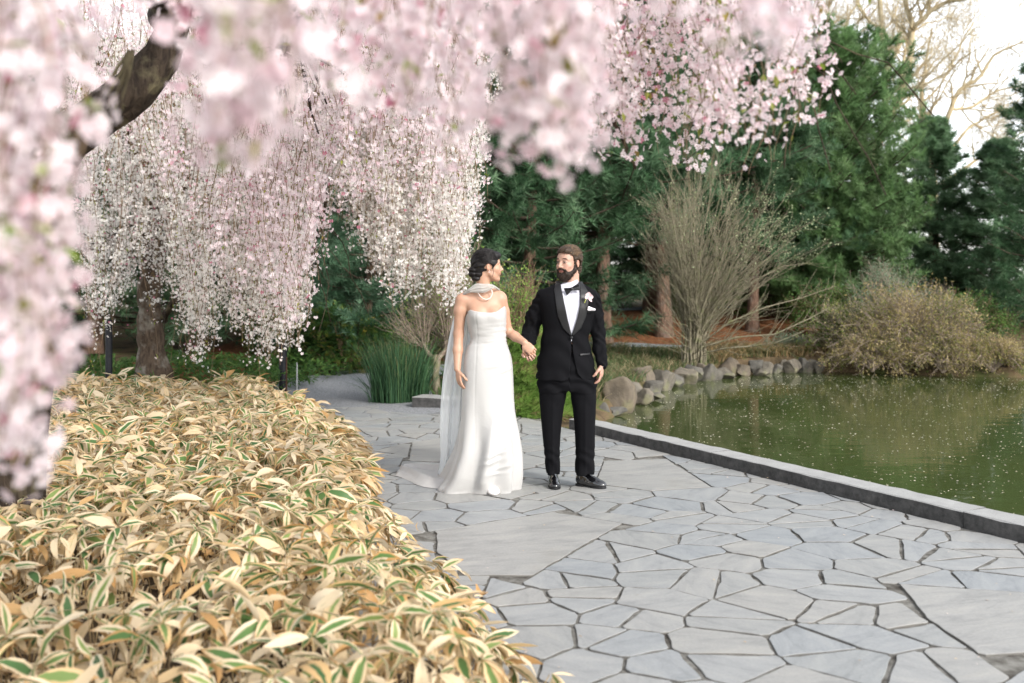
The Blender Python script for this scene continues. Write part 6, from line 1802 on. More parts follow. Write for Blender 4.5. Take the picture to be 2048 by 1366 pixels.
# leafy ground cover round the cherry's foot
rr = np.random.default_rng(204); n = 9000
X_ = rr.uniform(-8.3, -2.4, n); Y_ = rr.uniform(12.6, 16.2, n)
k = ((X_ + 3.1) * .9 + (Y_ - 13.0) * -.2 < .0)
X_, Y_ = X_[k], Y_[k]; n = len(X_)
Z_ = ground_h(X_, Y_) + (.22 + .16 * lump(X_, Y_, 1.6)) * np.sqrt(rr.uniform(0, 1, n)) * 1.25 + .03
th_ = rr.uniform(0, 6.3, n)
V, Q, idx = scatter(LEAF4[0] * np.array([1, .75, 1]), LEAF4[1], np.stack([X_, Y_, Z_], -1), euler_mats(rr.normal(0, .5, n), rr.normal(-.2, .5, n), th_), rr.uniform(.07, .15, n))
gc = link('ground_cover', mkmesh('ground_cover', V, Q, M['leaf_ground'], {'rnd': np.clip(.45 + .3 * lump(X_, Y_, 2) + rr.normal(0, .25, n), 0, 1)[idx]}, smooth=False))
tag(gc, 'dark leafy ground cover round the foot of the cherry trunk', 'ground cover', kind='stuff')

# black bollards and stakes at left
M['black_paint'] = surf_mat('black_paint', (0.008, 0.009, 0.013), (0.016, 0.017, 0.022), 30, .45, .1, .002)
M['rust'] = surf_mat('rust', (0.05, 0.025, 0.018), (0.10, 0.05, 0.03), 20, .8, .3)
M['zinc'] = surf_mat('zinc', (0.30, 0.31, 0.32), (0.42, 0.43, 0.44), 20, .45, .1)
def post(name, px, pytop, d, r, label, cat, mat='black_paint', group=None, square=False):
    p = P(px, pytop, d); zg = ground_h(p[0:1], p[1:2])[0]; H_ = p[2] - zg
    e = empty(name, (p[0], d, zg), label, cat, group)
    k = 4 if square else 20
    pts = np.array([[0, 0, -.05], [0, 0, H_ * .98], [0, 0, H_ * .985], [0, 0, H_]]); rad = np.array([[r, r, r * 1.0, r * .5]])
    link('shaft', mkmesh('shaft', *tubes(pts[None], rad, k), M[mat], smooth=not square), e)
    pts = np.array([[0, 0, H_ - .001], [0, 0, H_ + r * .25], [0, 0, H_ + r * .5], [0, 0, H_ + r * .55]]); rad = np.array([[r * 1.12, r * 1.12, r * .6, r * .02]])
    link('cap', mkmesh('cap', *tubes(pts[None], rad, k), M[mat], smooth=not square), e)
    return e
BG_ = 'black bollards by the cherry'
post('bollard', 218, 643, 12.6, .042, 'tallest black bollard left of the cherry trunk', 'bollard', group=BG_)
post('bollard', 151, 655, 13.2, .040, 'black bollard half hidden by near blossom at left', 'bollard', group=BG_)
post('bollard', 566, 690, 13.4, .055, 'short black bollard under the hanging blossom tip', 'bollard', group=BG_)
post('stake', 127, 715, 13.0, .016, 'thin rusty stake between the blurred blossom and the bollard', 'stake', 'rust')
post('stake', 594, 726, 12.9, .009, 'thin grey metal stake right of the short bollard', 'stake', 'zinc')
post('stake', 573, 715, 13.0, .010, 'thin rusty stake right against the short black bollard', 'stake', 'rust')
post('marker_stake', 1266, 690, 18.6, .012, 'thin dark stake standing in the grass behind the groom', 'stake', 'black_paint')
# ------------------------------------------------------------------ weeping cherries
rr = np.random.default_rng(301)
def flower_template(near=False, seed=0):
    """five notched petals round a short tube; v runs from heart to rim"""
    r_ = np.random.default_rng(seed); V, T, vv = [], [], []
    npet = 5
    for i in range(npet):
        a = i / npet * 2 * np.pi + r_.normal(0, .12); c, s = math.cos(a), math.sin(a); cup = r_.uniform(.15, .5); w = r_.uniform(.36, .46)
        def pt(u, v, z): return np.array([c * u - s * v, s * u + c * v, z])
        k = len(V)
        if near:
            V += [pt(.06, 0, 0), pt(.45, w * .85, cup * .25), pt(.9, w * .75, cup * .55), pt(.88, 0, cup * .62), pt(.9, -w * .75, cup * .55), pt(.45, -w * .85, cup * .25), pt(.5, 0, cup * .12)]
            T += [[k, k + 6, k + 1], [k + 1, k + 6, k + 2], [k + 2, k + 6, k + 3], [k + 3, k + 6, k + 4], [k + 4, k + 6, k + 5], [k + 5, k + 6, k]]
            vv += [0, .45, 1, .95, 1, .45, .5]
        else:
            V += [pt(.05, 0, 0), pt(.62, w, cup * .3), pt(1, 0, cup * .6), pt(.62, -w, cup * .3)]
            T += [[k, k + 1, k + 2, k + 3]]; vv += [0, .7, 1, .7]
    return np.array(V), np.array(T), np.array(vv)
FT_NEAR = flower_template(True, 1); FT_FAR = flower_template(False, 2)
def interp_env(env, x): e = np.array(env, float); return np.interp(x, e[:, 0], e[:, 1])
def strands(seed, n, xr, dr, env, top_y=-160, jit=45, per_m=110, fr=.016, leaf=.05, mode='far', sparse_end=.25, swing=.10, skip=None, top_env=None, dens_fn=None, clumpy=.5, hang=.045, gapthr=-.55, knot=.075):
    """hanging whips covered in blossom; returns twig, flower and leaf geometry.  env: how low the whips reach across the picture's width"""
    g = np.random.default_rng(seed)
    px = g.uniform(xr[0], xr[1], n); d = g.uniform(dr[0], dr[1], n)
    yb = interp_env(env, px) + g.normal(0, jit, n) - np.abs(g.normal(0, jit * 1.2, n))
    yt = np.full(n, float(top_y)) if top_env is None else interp_env(top_env, px) + g.normal(0, 25, n)
    ok = yb > yt + 40
    if skip is not None: ok &= ~skip(px, yb)
    px, d, yb, yt = px[ok], d[ok], yb[ok], yt[ok]; n = len(px)
    x = (px - 1024) / F * d; zt = CH - (yt - HY) / F * d; zb = CH - (yb - HY) / F * d
    s = np.linspace(0, 1, 14)
    Pm = np.zeros((n, 14, 3)); L = zt - zb
    ph = g.uniform(0, 6.3, (n, 2)); dirx = g.normal(0, swing, n); diry = g.normal(0, swing, n)
    Pm[..., 0] = x[:, None] + dirx[:, None] * L[:, None] * (s**.6 - 1)[None] + np.minimum(.07, .045 * L[:, None]) * np.sin(s[None] * 7 + ph[:, :1])
    Pm[..., 1] = d[:, None] + diry[:, None] * L[:, None] * (s**.6 - 1)[None] + .02 * np.sin(s[None] * 4 + ph[:, 1:])
    Pm[..., 2] = zt[:, None] - L[:, None] * s[None]
    Rm = (.0011 + .0015 * (1 - s))[None] * np.clip(.8 + L[:, None] * .35, 1, 2)
    cnt = np.maximum(1, (L * per_m * g.uniform(.5, 1.25, n))).astype(int)
    own = np.repeat(np.arange(n), cnt); k = len(own)
    # blossoms gather in knots along the whip
    kn = g.uniform(0, 1, k); knots = np.round(kn * L[own] / knot) * knot / L[own] + g.normal(0, knot * .14, k) / L[own]
    t = np.where(g.uniform(0, 1, k) < clumpy, knots, kn); t = np.clip(t, 0, .999)
    keep = g.uniform(0, 1, k) > sstep(1 - sparse_end, 1, t) * .55
    gap = np.sin(own * 3.7 + t * L[own] * 9) + .8 * np.sin(own * 1.9 + t * L[own] * 23)
    keep &= (gap + g.normal(0, .5, k)) > gapthr
    own, t = own[keep], t[keep]; k = len(own)
    f = t * 12.999; i = f.astype(int); u = (f - i)[:, None]
    pos = Pm[own, i] * (1 - u) + Pm[own, i + 1] * u
    off = g.normal(0, 1, (k, 3)); off *= g.uniform(.4, 1.25, (k, 1)); off[:, 2] = -np.abs(off[:, 2]) * .6 - .1
    off *= hang * .62
    fp = pos + off
    # mostly facing outwards and down
    D = off / (np.linalg.norm(off, axis=1)[:, None] + 1e-9) + g.normal(0, .45, (k, 3)); D /= np.linalg.norm(D, axis=1)[:, None]
    A = frame_from_dir(D, np.array([.1, .05, 1.0])); Mx = np.stack([A[:, :, 1], A[:, :, 2], A[:, :, 0]], -1)
    tv, tf, vv = FT_NEAR if mode == 'near' else FT_FAR
    V, Q, idx = scatter(tv, tf, fp, Mx, fr * g.uniform(.72, 1.12, k))
    tone = np.clip(.38 + .22 * np.sin(own * 12.9898) + g.normal(0, .2, k), 0, .99)
    bud = g.uniform(0, 1, k) < .012; tone[bud] = 1.0
    rnd = tone[idx]; vatt = np.tile(vv, k)
    # young leaves
    kl = int(k * leaf); sel = g.integers(0, k, kl)
    lp = pos[sel]; LD = g.normal(0, 1, (kl, 3)) + np.array([0, 0, -.7])
    LV, LQ, lidx = scatter(LEAF4[0] * np.array([1, 1.1, 1]), LEAF4[1], lp, frame_from_dir(LD), fr * (2.8 if mode == 'near' else 2.1) * g.uniform(.6, 1.3, kl))
    return (Pm, Rm), (V, Q, rnd, vatt), (LV, LQ, g.uniform(0, 1, kl)[lidx])
class Crown:
    def __init__(s): s.tw = Acc(); s.fl = Acc(); s.lf = Acc()
    def add(s, res):
        (Pm, Rm), (V, Q, r, v), (LV, LQ, lr) = res
        s.tw.add(*tubes(Pm, Rm, 3)); s.fl.add(V, Q, rnd=r, v=v); s.lf.add(LV, LQ, rnd=lr)
    def build(s, parent, mat, loc):
        o3 = -np.array(loc)
        for nm, a, m in (('whips', s.tw, 'twig'), ('blossom', s.fl, mat), ('young_leaves', s.lf, 'young_leaf')):
            a.V = [v + o3 for v in a.V]
            o = a.obj(nm, M[m], parent, smooth=False); o['kind'] = 'stuff'

# --- the cherry further back, white blossom, trunk left of the bride
tB = np.array([(305 - 1024) / F * 13.6, 13.6, 0.0]); tB[2] = ground_h(tB[0:1], tB[1:2])[0]
cb = empty('weeping_cherry', tB, 'weeping cherry with a knobbly trunk and white blossom, standing in the ground cover', 'cherry tree')
def lim(pts, org, n=16, seed=0, wob=.012):
    g = np.random.default_rng(seed); p = np.array([[*P(a, b_, d), r] for a, b_, d, r in pts]); sp = spline(p, n)
    sp[1:, :3] += np.cumsum(g.normal(0, wob, (n - 1, 3)), 0); sp[:, :3] -= org
    return sp[:, :3], np.maximum(sp[:, 3], .006)
Pt, Rt = lim([(306, 760, 13.6, .24), (304, 712, 13.6, .185), (302, 660, 13.6, .160), (303, 600, 13.6, .152), (304, 560, 13.6, .150), (310, 500, 13.6, .144), (318, 450, 13.6, .135), (306, 380, 13.5, .12), (280, 310, 13.3, .10), (255, 270, 13.1, .09)], tB, 28, 1, .006)
Rt = Rt * (1 + .07 * np.sin(np.arange(28) * 1.3) + .05 * np.sin(np.arange(28) * 2.9))
V, Q = tubes(Pt[None], Rt[None], 22)
rad = V - np.repeat(Pt, 22, 0); an = np.arctan2(rad[:, 1], rad[:, 0])
V += rad * (.06 * np.sin(an * 3 + V[:, 2] * 3) + .05 * np.sin(an * 7 + V[:, 2] * 2) + .03 * np.sin(an * 13 - V[:, 2] * 5))[:, None] 
link('trunk', mkmesh('trunk', V, Q, M['bark_cherry']), cb)
BL = [[(322, 470, 13.6, .10), (335, 430, 13.4, .09), (360, 380, 13.2, .075), (400, 300, 12.8, .06), (470, 200, 12.2, .05), (560, 120, 11.6, .04), (640, 60, 11.2, .03)],
      [(300, 480, 13.6, .07), (280, 462, 13.4, .055), (250, 455, 13.2, .045), (222, 470, 13.0, .035), (195, 490, 12.8, .025)],
      [(328, 640, 13.5, .055), (340, 612, 13.3, .045), (360, 592, 13.1, .036), (392, 572, 12.8, .028), (420, 540, 12.5, .020)],
      [(316, 440, 13.6, .09), (330, 330, 13.5, .08), (370, 200, 13.4, .07), (430, 60, 13.2, .06), (500, -80, 13, .05)],
      [(268, 290, 13.2, .08), (220, 180, 12.8, .07), (150, 60, 12.4, .05), (60, -40, 12, .04)],
      [(430, 60, 13.2, .06), (560, -20, 12.5, .05), (720, -60, 11.8, .045), (880, -60, 11.2, .035), (960, -40, 10.8, .02)],
      [(660, 380, 10.6, .016), (648, 430, 10.6, .016), (630, 490, 10.6, .014), (612, 545, 10.6, .012)],
      [(545, 175, 10.8, .03), (600, 120, 10.9, .035), (660, 60, 11.1, .04)],
      [(720, 180, 10.8, .012), (760, 225, 10.7, .014), (800, 270, 10.6, .009)]]
a = Acc()
for q, b_ in enumerate(BL): p, r = lim(b_, tB, 14, 20 + q); a.add(*tubes(p[None], r[None], 9))
g0 = np.stack([lim(b_, tB, 14, 20 + q)[0] for q, b_ in enumerate(BL)]); g1 = np.stack([lim(b_, tB, 14, 20 + q)[1] for q, b_ in enumerate(BL)])
P1, R1 = grow(g0, g1, 7, .2, 1, (25, 70), (.5, 1.5), 7, (0, 0, -.35), .25, .45, .3, rr); a.add(*tubes(P1, np.maximum(R1, .004), 4))
a.obj('limbs', M['bark_dark'], cb)
cr = Crown()
envB = [(100, 560), (175, 640), (200, 690), (250, 640), (285, 520), (330, 500), (345, 600), (380, 680), (410, 740), (430, 600), (470, 640), (520, 700), (560, 700), (590, 690), (612, 620), (640, 450), (690, 440), (735, 500), (760, 575), (800, 570), (830, 600), (850, 540), (880, 600), (915, 620), (940, 560), (955, 420)]
cr.add(strands(1, 270, (165, 950), (10.2, 13.0), envB, top_y=60, jit=28, per_m=150, fr=.0175, leaf=.11, clumpy=.8, hang=.080, gapthr=.0, knot=.13))
cr.add(strands(2, 110, (340, 620), (9.6, 11.5), envB, top_y=140, jit=26, per_m=160, fr=.017, leaf=.1, clumpy=.8, hang=.078, gapthr=-.1, knot=.12))
cr.add(strands(3, 190, (660, 948), (9.8, 11.5), [(660, 400), (720, 470), (760, 555), (830, 590), (850, 520), (890, 610), (925, 600), (948, 480)], top_y=100, jit=24, per_m=170, fr=.017, leaf=.11, clumpy=.75, hang=.075, gapthr=-.25, knot=.11))
cr.add(strands(4, 90, (165, 330), (12, 14.5), [(165, 600), (220, 640), (260, 560), (330, 620)], top_y=230, jit=40, per_m=110, fr=.018, leaf=.1, clumpy=.85, hang=.085, gapthr=.1, knot=.14))
cr.add(strands(5, 9, (170, 640), (10, 12), [(170, 745), (225, 760), (400, 720), (560, 745), (640, 690)], top_y=300, jit=12, per_m=22, fr=.016, leaf=1.4, clumpy=.3))
cr.add(strands(6, 200, (120, 960), (10, 13), [(120, 200), (960, 230)], top_y=-60, jit=60, per_m=110, fr=.018, leaf=.08, clumpy=.6))
cr.build(cb, 'petal_white', tB)

# --- the cherry arching over the camera, pink blossom
tA = np.array([(20 - 1024) / F * 5.5, 5.5, -.05])
ca = empty('weeping_cherry', tA, 'nearest weeping cherry with dark trunk at the left edge and pink blossom overhead', 'cherry tree')
LIMB = [[(14, 1150, 5.5, .23), (18, 1000, 5.5, .20), (24, 860, 5.5, .185), (34, 700, 5.5, .178), (46, 520, 5.55, .17), (62, 400, 5.6, .165), (110, 300, 5.65, .140), (180, 240, 5.7, .126), (245, 195, 5.7, .118), (300, 125, 5.75, .102), (332, 55, 5.8, .09), (345, -20, 5.8, .09), (330, -160, 5.8, .07)],
        [(332, 55, 5.8, .07), (310, 0, 5.2, .06), (250, -80, 5, .05), (150, -160, 4.6, .04)],
        [(330, -160, 5.8, .065), (420, -220, 5.5, .06), (520, -170, 6.0, .06), (590, -60, 6.4, .055), (592, 30, 6.5, .052), (580, 80, 6.5, .045), (560, 110, 6.5, .03)],
        [(330, -160, 5.8, .06), (520, -420, 5, .05), (900, -420, 4.6, .04), (1200, -260, 4.4, .035), (1400, -200, 4.3, .025), (1500, -60, 4.2, .012), (1540, 60, 4.2, .007), (1580, 180, 4.1, .004)],
        [(345, -20, 5.8, .05), (500, -400, 4.2, .05), (800, -900, 3, .045), (900, -1400, 2, .04), (1100, -1800, 1.6, .03)],
        [(330, -160, 5.8, .05), (100, -600, 4, .04), (-50, -1000, 2.6, .035), (100, -1500, 1.7, .03)],
        [(580, 85, 6.5, .018), (620, 102, 6.5, .015), (680, 135, 6.4, .012), (740, 195, 6.3, .008)],
        [(590, 60, 6.5, .015), (560, 140, 6.4, .012), (548, 185, 6.4, .010), (545, 230, 6.4, .007)],
        [(1180, -40, 4.4, .012), (1200, 150, 4.3, .010), (1240, 290, 4.3, .008), (1260, 330, 4.3, .004)]]
a = Acc(); PA, RA = [], []
for q, b_ in enumerate(LIMB):
    p, r = lim(b_, tA, 26, 60 + q, .008); PA.append(p); RA.append(r)
    V, Q = tubes(p[None], r[None], 16)
    if q == 0:
        rad = V - np.repeat(p, 16, 0); an = np.arctan2(rad[:, 1], rad[:, 0]); V += rad * (.06 * np.sin(an * 3 + V[:, 2] * 5) + .06 * np.sin(an * 5 - V[:, 0] * 9))[:, None]
        link('trunk', mkmesh('trunk', V, Q, M['bark_moss' if 'bark_moss' in M else 'bark_dark']), ca)
    else: a.add(V, Q)
P1, R1 = grow(np.array(PA[2:4]), np.array(RA[2:4]), 14, .2, 1, (30, 70), (.4, 1.0), 7, (0, 0, -.5), .2, .4, .3, rr); a.add(*tubes(P1, np.maximum(R1, .003), 5))
# bundle of bare whips hanging against the dark limb
wb_ = []
for q in range(7):
    x0 = 262 + rr.uniform(-6, 6); wb_.append(lim([(x0, 100, 3.6, .004), (x0 - 5 - q * 4, 150, 3.6, .0035), (x0 - 20 - q * 7, 205, 3.6, .003), (x0 - 30 - q * 6, 255 - q * 5, 3.6, .002)], tA, 10, 90 + q, .002))
a.add(*tubes(np.array([w_[0] for w_ in wb_]), np.array([w_[1] for w_ in wb_]), 4))
a.obj('limbs', M['bark_dark'], ca)
cr = Crown()
hole = lambda px, yb: (px > 1290) & (px < 1330)
# middle distance, fairly sharp
envM = [(-20, 520), (60, 560), (120, 420), (200, 320), (280, 330), (340, 430), (430, 520), (500, 500), (560, 560), (600, 640), (625, 520), (660, 400), (720, 380), (800, 380), (880, 400), (930, 390), (960, 300), (1000, 260), (1100, 240), (1150, 180)]
cr.add(strands(21, 150, (-20, 960), (6.4, 9.0), envM, top_y=-140, jit=60, per_m=150, fr=.016, leaf=.09, swing=.2, hang=.06, clumpy=.75, gapthr=-.15, knot=.10))
cr.add(strands(22, 48, (430, 640), (7.0, 8.5), [(430, 560), (500, 560), (560, 640), (600, 700), (640, 520)], top_y=180, jit=36, per_m=170, fr=.0165, leaf=.09, hang=.062, clumpy=.8, gapthr=-.1, knot=.11))
cr.add(strands(23, 90, (640, 960), (6.0, 8.0), [(640, 360), (760, 350), (900, 370), (960, 260)], top_y=-140, jit=45, per_m=160, fr=.016, leaf=.09, hang=.06, clumpy=.75, gapthr=-.2, knot=.10))
# right of centre over the pines, quite sharp
envR = [(1150, 200), (1175, 300), (1215, 310), (1250, 330), (1290, 250), (1330, 270), (1380, 330), (1420, 260), (1470, 270), (1500, 300), (1540, 250), (1580, 210), (1610, 260), (1640, 270), (1655, 120)]
cr.add(strands(24, 62, (1150, 1480), (3.9, 4.9), envR, top_y=-120, jit=26, per_m=190, fr=.0155, leaf=.13, mode='near', swing=.2, sparse_end=.3, clumpy=.75, hang=.055, gapthr=-.3, knot=.1))
cr.add(strands(25, 26, (1430, 1650), (3.3, 4.2), envR, top_y=-120, jit=26, per_m=130, fr=.0155, leaf=.12, mode='near', swing=.2, sparse_end=.3))
cr.add(strands(26, 7, (1350, 1640), (3.6, 4.4), [(1350, 400), (1640, 330)], top_y=100, jit=10, per_m=14, fr=.013, leaf=.6, mode='near', swing=.25))
cr.add(strands(27, 8, (1560, 1790), (3.0, 3.6), [(1560, 90), (1700, 60), (1790, 20)], top_y=-160, jit=18, per_m=70, fr=.015, leaf=.2, mode='near', swing=.25))
# near, out of focus
envN = [(-40, 940), (40, 960), (85, 960), (110, 780), (150, 720), (178, 640), (190, 430), (230, 330), (260, 120), (300, 150), (360, 250), (420, 300), (480, 330), (540, 240), (600, 110), (680, 170), (760, 230), (830, 230), (900, 270), (960, 290), (1010, 320), (1080, 350), (1130, 330), (1160, 260), (1180, 120), (1250, 40), (1320, 60), (1400, 40), (1480, 80), (1540, 100), (1600, 60)]
cr.add(strands(31, 18, (-60, 135), (1.15, 1.7), envN, top_y=-150, jit=36, per_m=210, fr=.0155, leaf=.09, mode='near', swing=.05, clumpy=.3))
cr.add(strands(32, 12, (375, 560), (1.0, 1.4), envN, top_y=-150, jit=24, per_m=230, fr=.0155, leaf=.08, mode='near', swing=.08, clumpy=.3))
cr.add(strands(33, 20, (620, 1000), (1.5, 2.3), envN, top_y=-150, jit=30, per_m=210, fr=.0155, leaf=.05, mode='near', swing=.08, clumpy=.3))
cr.add(strands(34, 17, (980, 1155), (1.35, 1.8), envN, top_y=-150, jit=18, per_m=250, fr=.0155, leaf=.05, mode='near', swing=.06, clumpy=.3))
cr.add(strands(35, 13, (1180, 1560), (1.2, 1.8), envN, top_y=-160, jit=24, per_m=200, fr=.0155, leaf=.08, mode='near', swing=.08, clumpy=.3))
cr.add(strands(36, 15, (-40, 330), (2.2, 3.4), [(-40, 520), (70, 420), (110, 130), (240, 40), (350, 50)], top_y=-150, jit=50, per_m=190, fr=.0155, leaf=.08, mode='near', swing=.12))
cr.add(strands(37, 26, (340, 1150), (2.4, 3.6), [(340, 150), (480, 260), (620, 180), (780, 280), (900, 300), (1050, 260), (1150, 240)], top_y=-150, jit=50, per_m=190, fr=.0155, leaf=.08, mode='near', swing=.12))
cr.build(ca, 'petal_pink', tA)

# ------------------------------------------------------------------ dwarf bamboo with cream-edged leaves
def bamboo_mat():
    m, nt, out = newmat('bamboo_leaf')
    u = attr(nt, 'u').outputs['Fac']; v = attr(nt, 'v').outputs['Fac']; rn = attr(nt, 'rnd').outputs['Fac']
    geo = nt.nodes.new('ShaderNodeNewGeometry')
    def mth(op, a, b=None, c=None):
        n_ = nt.nodes.new('ShaderNodeMath'); n_.operation = op
        for s_, q in zip(n_.inputs, (a, b, c)):
            if q is None: continue
            if isinstance(q, (int, float)): s_.default_value = q
            else: nt.links.new(q, s_)
        return n_.outputs[0]
    au = mth('ABSOLUTE', u)
    # across-leaf noise stretched along blade
    cv = nt.nodes.new('ShaderNodeCombineXYZ'); nt.links.new(mth('MULTIPLY', u, 2.2), cv.inputs[0]); nt.links.new(mth('MULTIPLY', v, 1.6), cv.inputs[1]); nt.links.new(mth('MULTIPLY', rn, 57.0), cv.inputs[2])
    n1 = noise(nt, 2.0, 4, 0.6, cv.outputs[0])
    # width of the green middle: some leaves all straw, some nearly all green
    gw = ramp(nt, rn, [(0.0, (0.80,) * 3), (0.12, (0.60,) * 3), (0.34, (0.48,) * 3), (0.46, (0.30,) * 3), (0.60, (0.0,) * 3), (1.0, (-0.2 + .2,) * 3)])
    lim_ = mth('ADD', gw.outputs[0], mth('MULTIPLY', mth('SUBTRACT', n1.outputs['Fac'], 0.5), 0.55))
    endf = mth('MULTIPLY', mth('POWER', v, 4.0), 0.7)
    lim_ = mth('SUBTRACT', lim_, endf)
    msk = nt.nodes.new('ShaderNodeMapRange'); nt.links.new(mth('SUBTRACT', lim_, au), msk.inputs['Value']); msk.inputs['From Min'].default_value = -0.07; msk.inputs['From Max'].default_value = 0.12
    fr = mth('FRACT', mth('MULTIPLY', rn, 13.7))
    green = ramp(nt, fr, [(0, (0.05, 0.12, 0.045)), (0.5, (0.11, 0.20, 0.06)), (1, (0.24, 0.32, 0.10))])
    straw = ramp(nt, mth('FRACT', mth('MULTIPLY', rn, 29.3)), [(0, (0.66, 0.51, 0.31)), (0.5, (0.73, 0.62, 0.45)), (0.85, (0.66, 0.47, 0.24)), (1, (0.46, 0.25, 0.09))])
    col = mixc(nt, msk.outputs[0], straw.outputs[0], green.outputs[0])
    # browned tips and rims
    tipn = mth('ADD', mth('POWER', v, 5.0), mth('MULTIPLY', mth('POWER', au, 4.0), 0.35))
    tipn = mth('MULTIPLY', tipn, mth('GREATER_THAN', fr, 0.35))
    tm_ = nt.nodes.new('ShaderNodeMapRange'); nt.links.new(mth('ADD', tipn, mth('SUBTRACT', n1.outputs['Fac'], 0.5)), tm_.inputs['Value']); tm_.inputs['From Min'].default_value = 0.25; tm_.inputs['From Max'].default_value = 0.75; tm_.inputs['To Max'].default_value = 0.75
    col = mixc(nt, tm_.outputs[0], col, (0.52, 0.29, 0.11))
    # fine veins
    w = nt.nodes.new('ShaderNodeMath'); w.operation = 'SINE'; nt.links.new(mth('MULTIPLY', u, 42.0), w.inputs[0])
    vein = mth('MULTIPLY_ADD', w.outputs[0], 0.05, 1.0)
    vc = nt.nodes.new('ShaderNodeCombineColor')
    for q in range(3): nt.links.new(vein, vc.inputs[q])
    col = mixc(nt, 1.0, col, vc.outputs[0], 'MULTIPLY')
    b = N(nt, 'ShaderNodeBsdfPrincipled', Roughness=0.5); b.inputs['Specular IOR Level'].default_value = 0.3
    nt.links.new(col, b.inputs['Base Color'])
    nt.links.new(bump(nt, vein, 0.3, 0.002), b.inputs['Normal'])
    t = nt.nodes.new('ShaderNodeBsdfTranslucent'); nt.links.new(col, t.inputs['Color'])
    mx = nt.nodes.new('ShaderNodeMixShader'); mx.inputs[0].default_value = 0.38
    nt.links.new(b.outputs[0], mx.inputs[1]); nt.links.new(t.outputs[0], mx.inputs[2]); nt.links.new(mx.outputs[0], out.inputs[0])
    return m
M['bamboo_leaf'] = bamboo_mat()
M['culm'] = surf_mat('culm', (0.22, 0.14, 0.06), (0.50, 0.37, 0.19), 12, .7)
def leaf_tmpl(seg, droop, fold, twist, curl, wid=.105):
    s = np.linspace(0, 1, seg + 1); th_ = np.cumsum(np.concatenate([[0], np.full(seg, droop / seg)]) * (1 + s))
    x = np.concatenate([[0], np.cumsum(np.cos(th_[1:]) / seg)]); z = -np.concatenate([[0], np.cumsum(np.sin(th_[1:]) / seg)])
    w = wid * np.clip(np.sin(np.pi * np.clip(s * .96 + .035, 0, 1))**.75 * (1.12 - .35 * s), .004, 9)
    V, U, Vv = [], [], []
    for i in range(seg + 1):
        tw = twist * s[i]; f = fold * (1 - curl * s[i])
        for uu in (-1, 0, 1):
            y = uu * w[i] * math.cos(f); zz = abs(uu) * w[i] * math.sin(f)
            V.append([x[i], y * math.cos(tw) - zz * math.sin(tw), z[i] + y * math.sin(tw) + zz * math.cos(tw)]); U.append(uu); Vv.append(s[i])
    i = (np.arange(seg)[:, None] * 3 + np.arange(2)[None]).ravel()
    return np.array(V), np.stack([i, i + 3, i + 4, i + 1], -1), np.array(U, float), np.array(Vv)
LT = {sg: [leaf_tmpl(sg, dr_, fo, tw, cu, wi) for dr_, fo, tw, cu, wi in ((.25, .15, .2, 0, .160), (.5, .2, -.3, .5, .150), (.9, .2, .5, 0, .165), (.15, .4, -.5, 1, .130), (1.4, .4, .3, .3, .145), (.4, .5, 1.0, .5, .145), (.7, .1, -.9, 0, .170), (.4, 1.0, .3, -.2, .13))] for sg in (3, 5)}
rr = np.random.default_rng(401)
def bam_top(x, y): return .40 + .055 * lump(x, y, 1.1) + .03 * np.sin(x * 6.5 + y * 3)
ncl = 13000
X_ = rr.uniform(-8.2, .6, ncl); Y_ = 2.05 + 10.2 * rr.uniform(0, 1, ncl)**.85
sdB = sdist_poly(X_, Y_, BAMBOO)
k = (sdB > -.03) & (X_ > -.55 * Y_ - .9)
X_, Y_, sdB = X_[k], Y_[k], sdB[k]
dens = np.interp(Y_, [2, 4, 7, 12], [.55, .65, .80, .85]); k = rr.uniform(0, 1, len(X_)) < dens; X_, Y_, sdB = X_[k], Y_[k], sdB[k]
n = len(X_)
# outward direction at the edge
eps = .05
gx = (sdist_poly(X_ + eps, Y_, BAMBOO) - sdist_poly(X_ - eps, Y_, BAMBOO)) / (2 * eps); gy = (sdist_poly(X_, Y_ + eps, BAMBOO) - sdist_poly(X_, Y_ - eps, BAMBOO)) / (2 * eps)
edge = sstep(.55, .0, sdB)
ztop = bam_top(X_, Y_) * (1 - .72 * edge**1.6) + .02
layer = rr.uniform(0, 1, n)**.45
zc = ztop * (.30 + .70 * layer) + rr.normal(0, .018, n) + .05 * (rr.uniform(0, 1, n) < .05)
# keep the leaves below the lens and out of it
base_ = np.stack([X_, Y_, np.maximum(zc, .05)], -1)
nl = rr.integers(4, 8, n)
own = np.repeat(np.arange(n), nl); K = len(own)
az = rr.uniform(0, 6.3, n)[own] + (np.arange(K) * 2.39996) + rr.normal(0, .3, K)
outaz = np.arctan2(-gy, -gx)[own]
e_ = edge[own] * .75
dx = np.cos(az) * (1 - e_) + np.cos(outaz) * e_; dy = np.sin(az) * (1 - e_) + np.sin(outaz) * e_; az = np.arctan2(dy, dx) + rr.normal(0, .35, K) * e_
pitch = rr.normal(-.18, .38, K) + e_ * .75      # positive points down
roll = rr.normal(0, .5, K)
Mx = euler_mats(roll, pitch, az)
Ls = .085 + .12 * rr.uniform(0, 1, K)**1.3
lp = base_[own] + np.stack([np.cos(az), np.sin(az), 0 * az], -1) * .012
var = rr.integers(0, 8, K)
low = (layer[own] < .55)
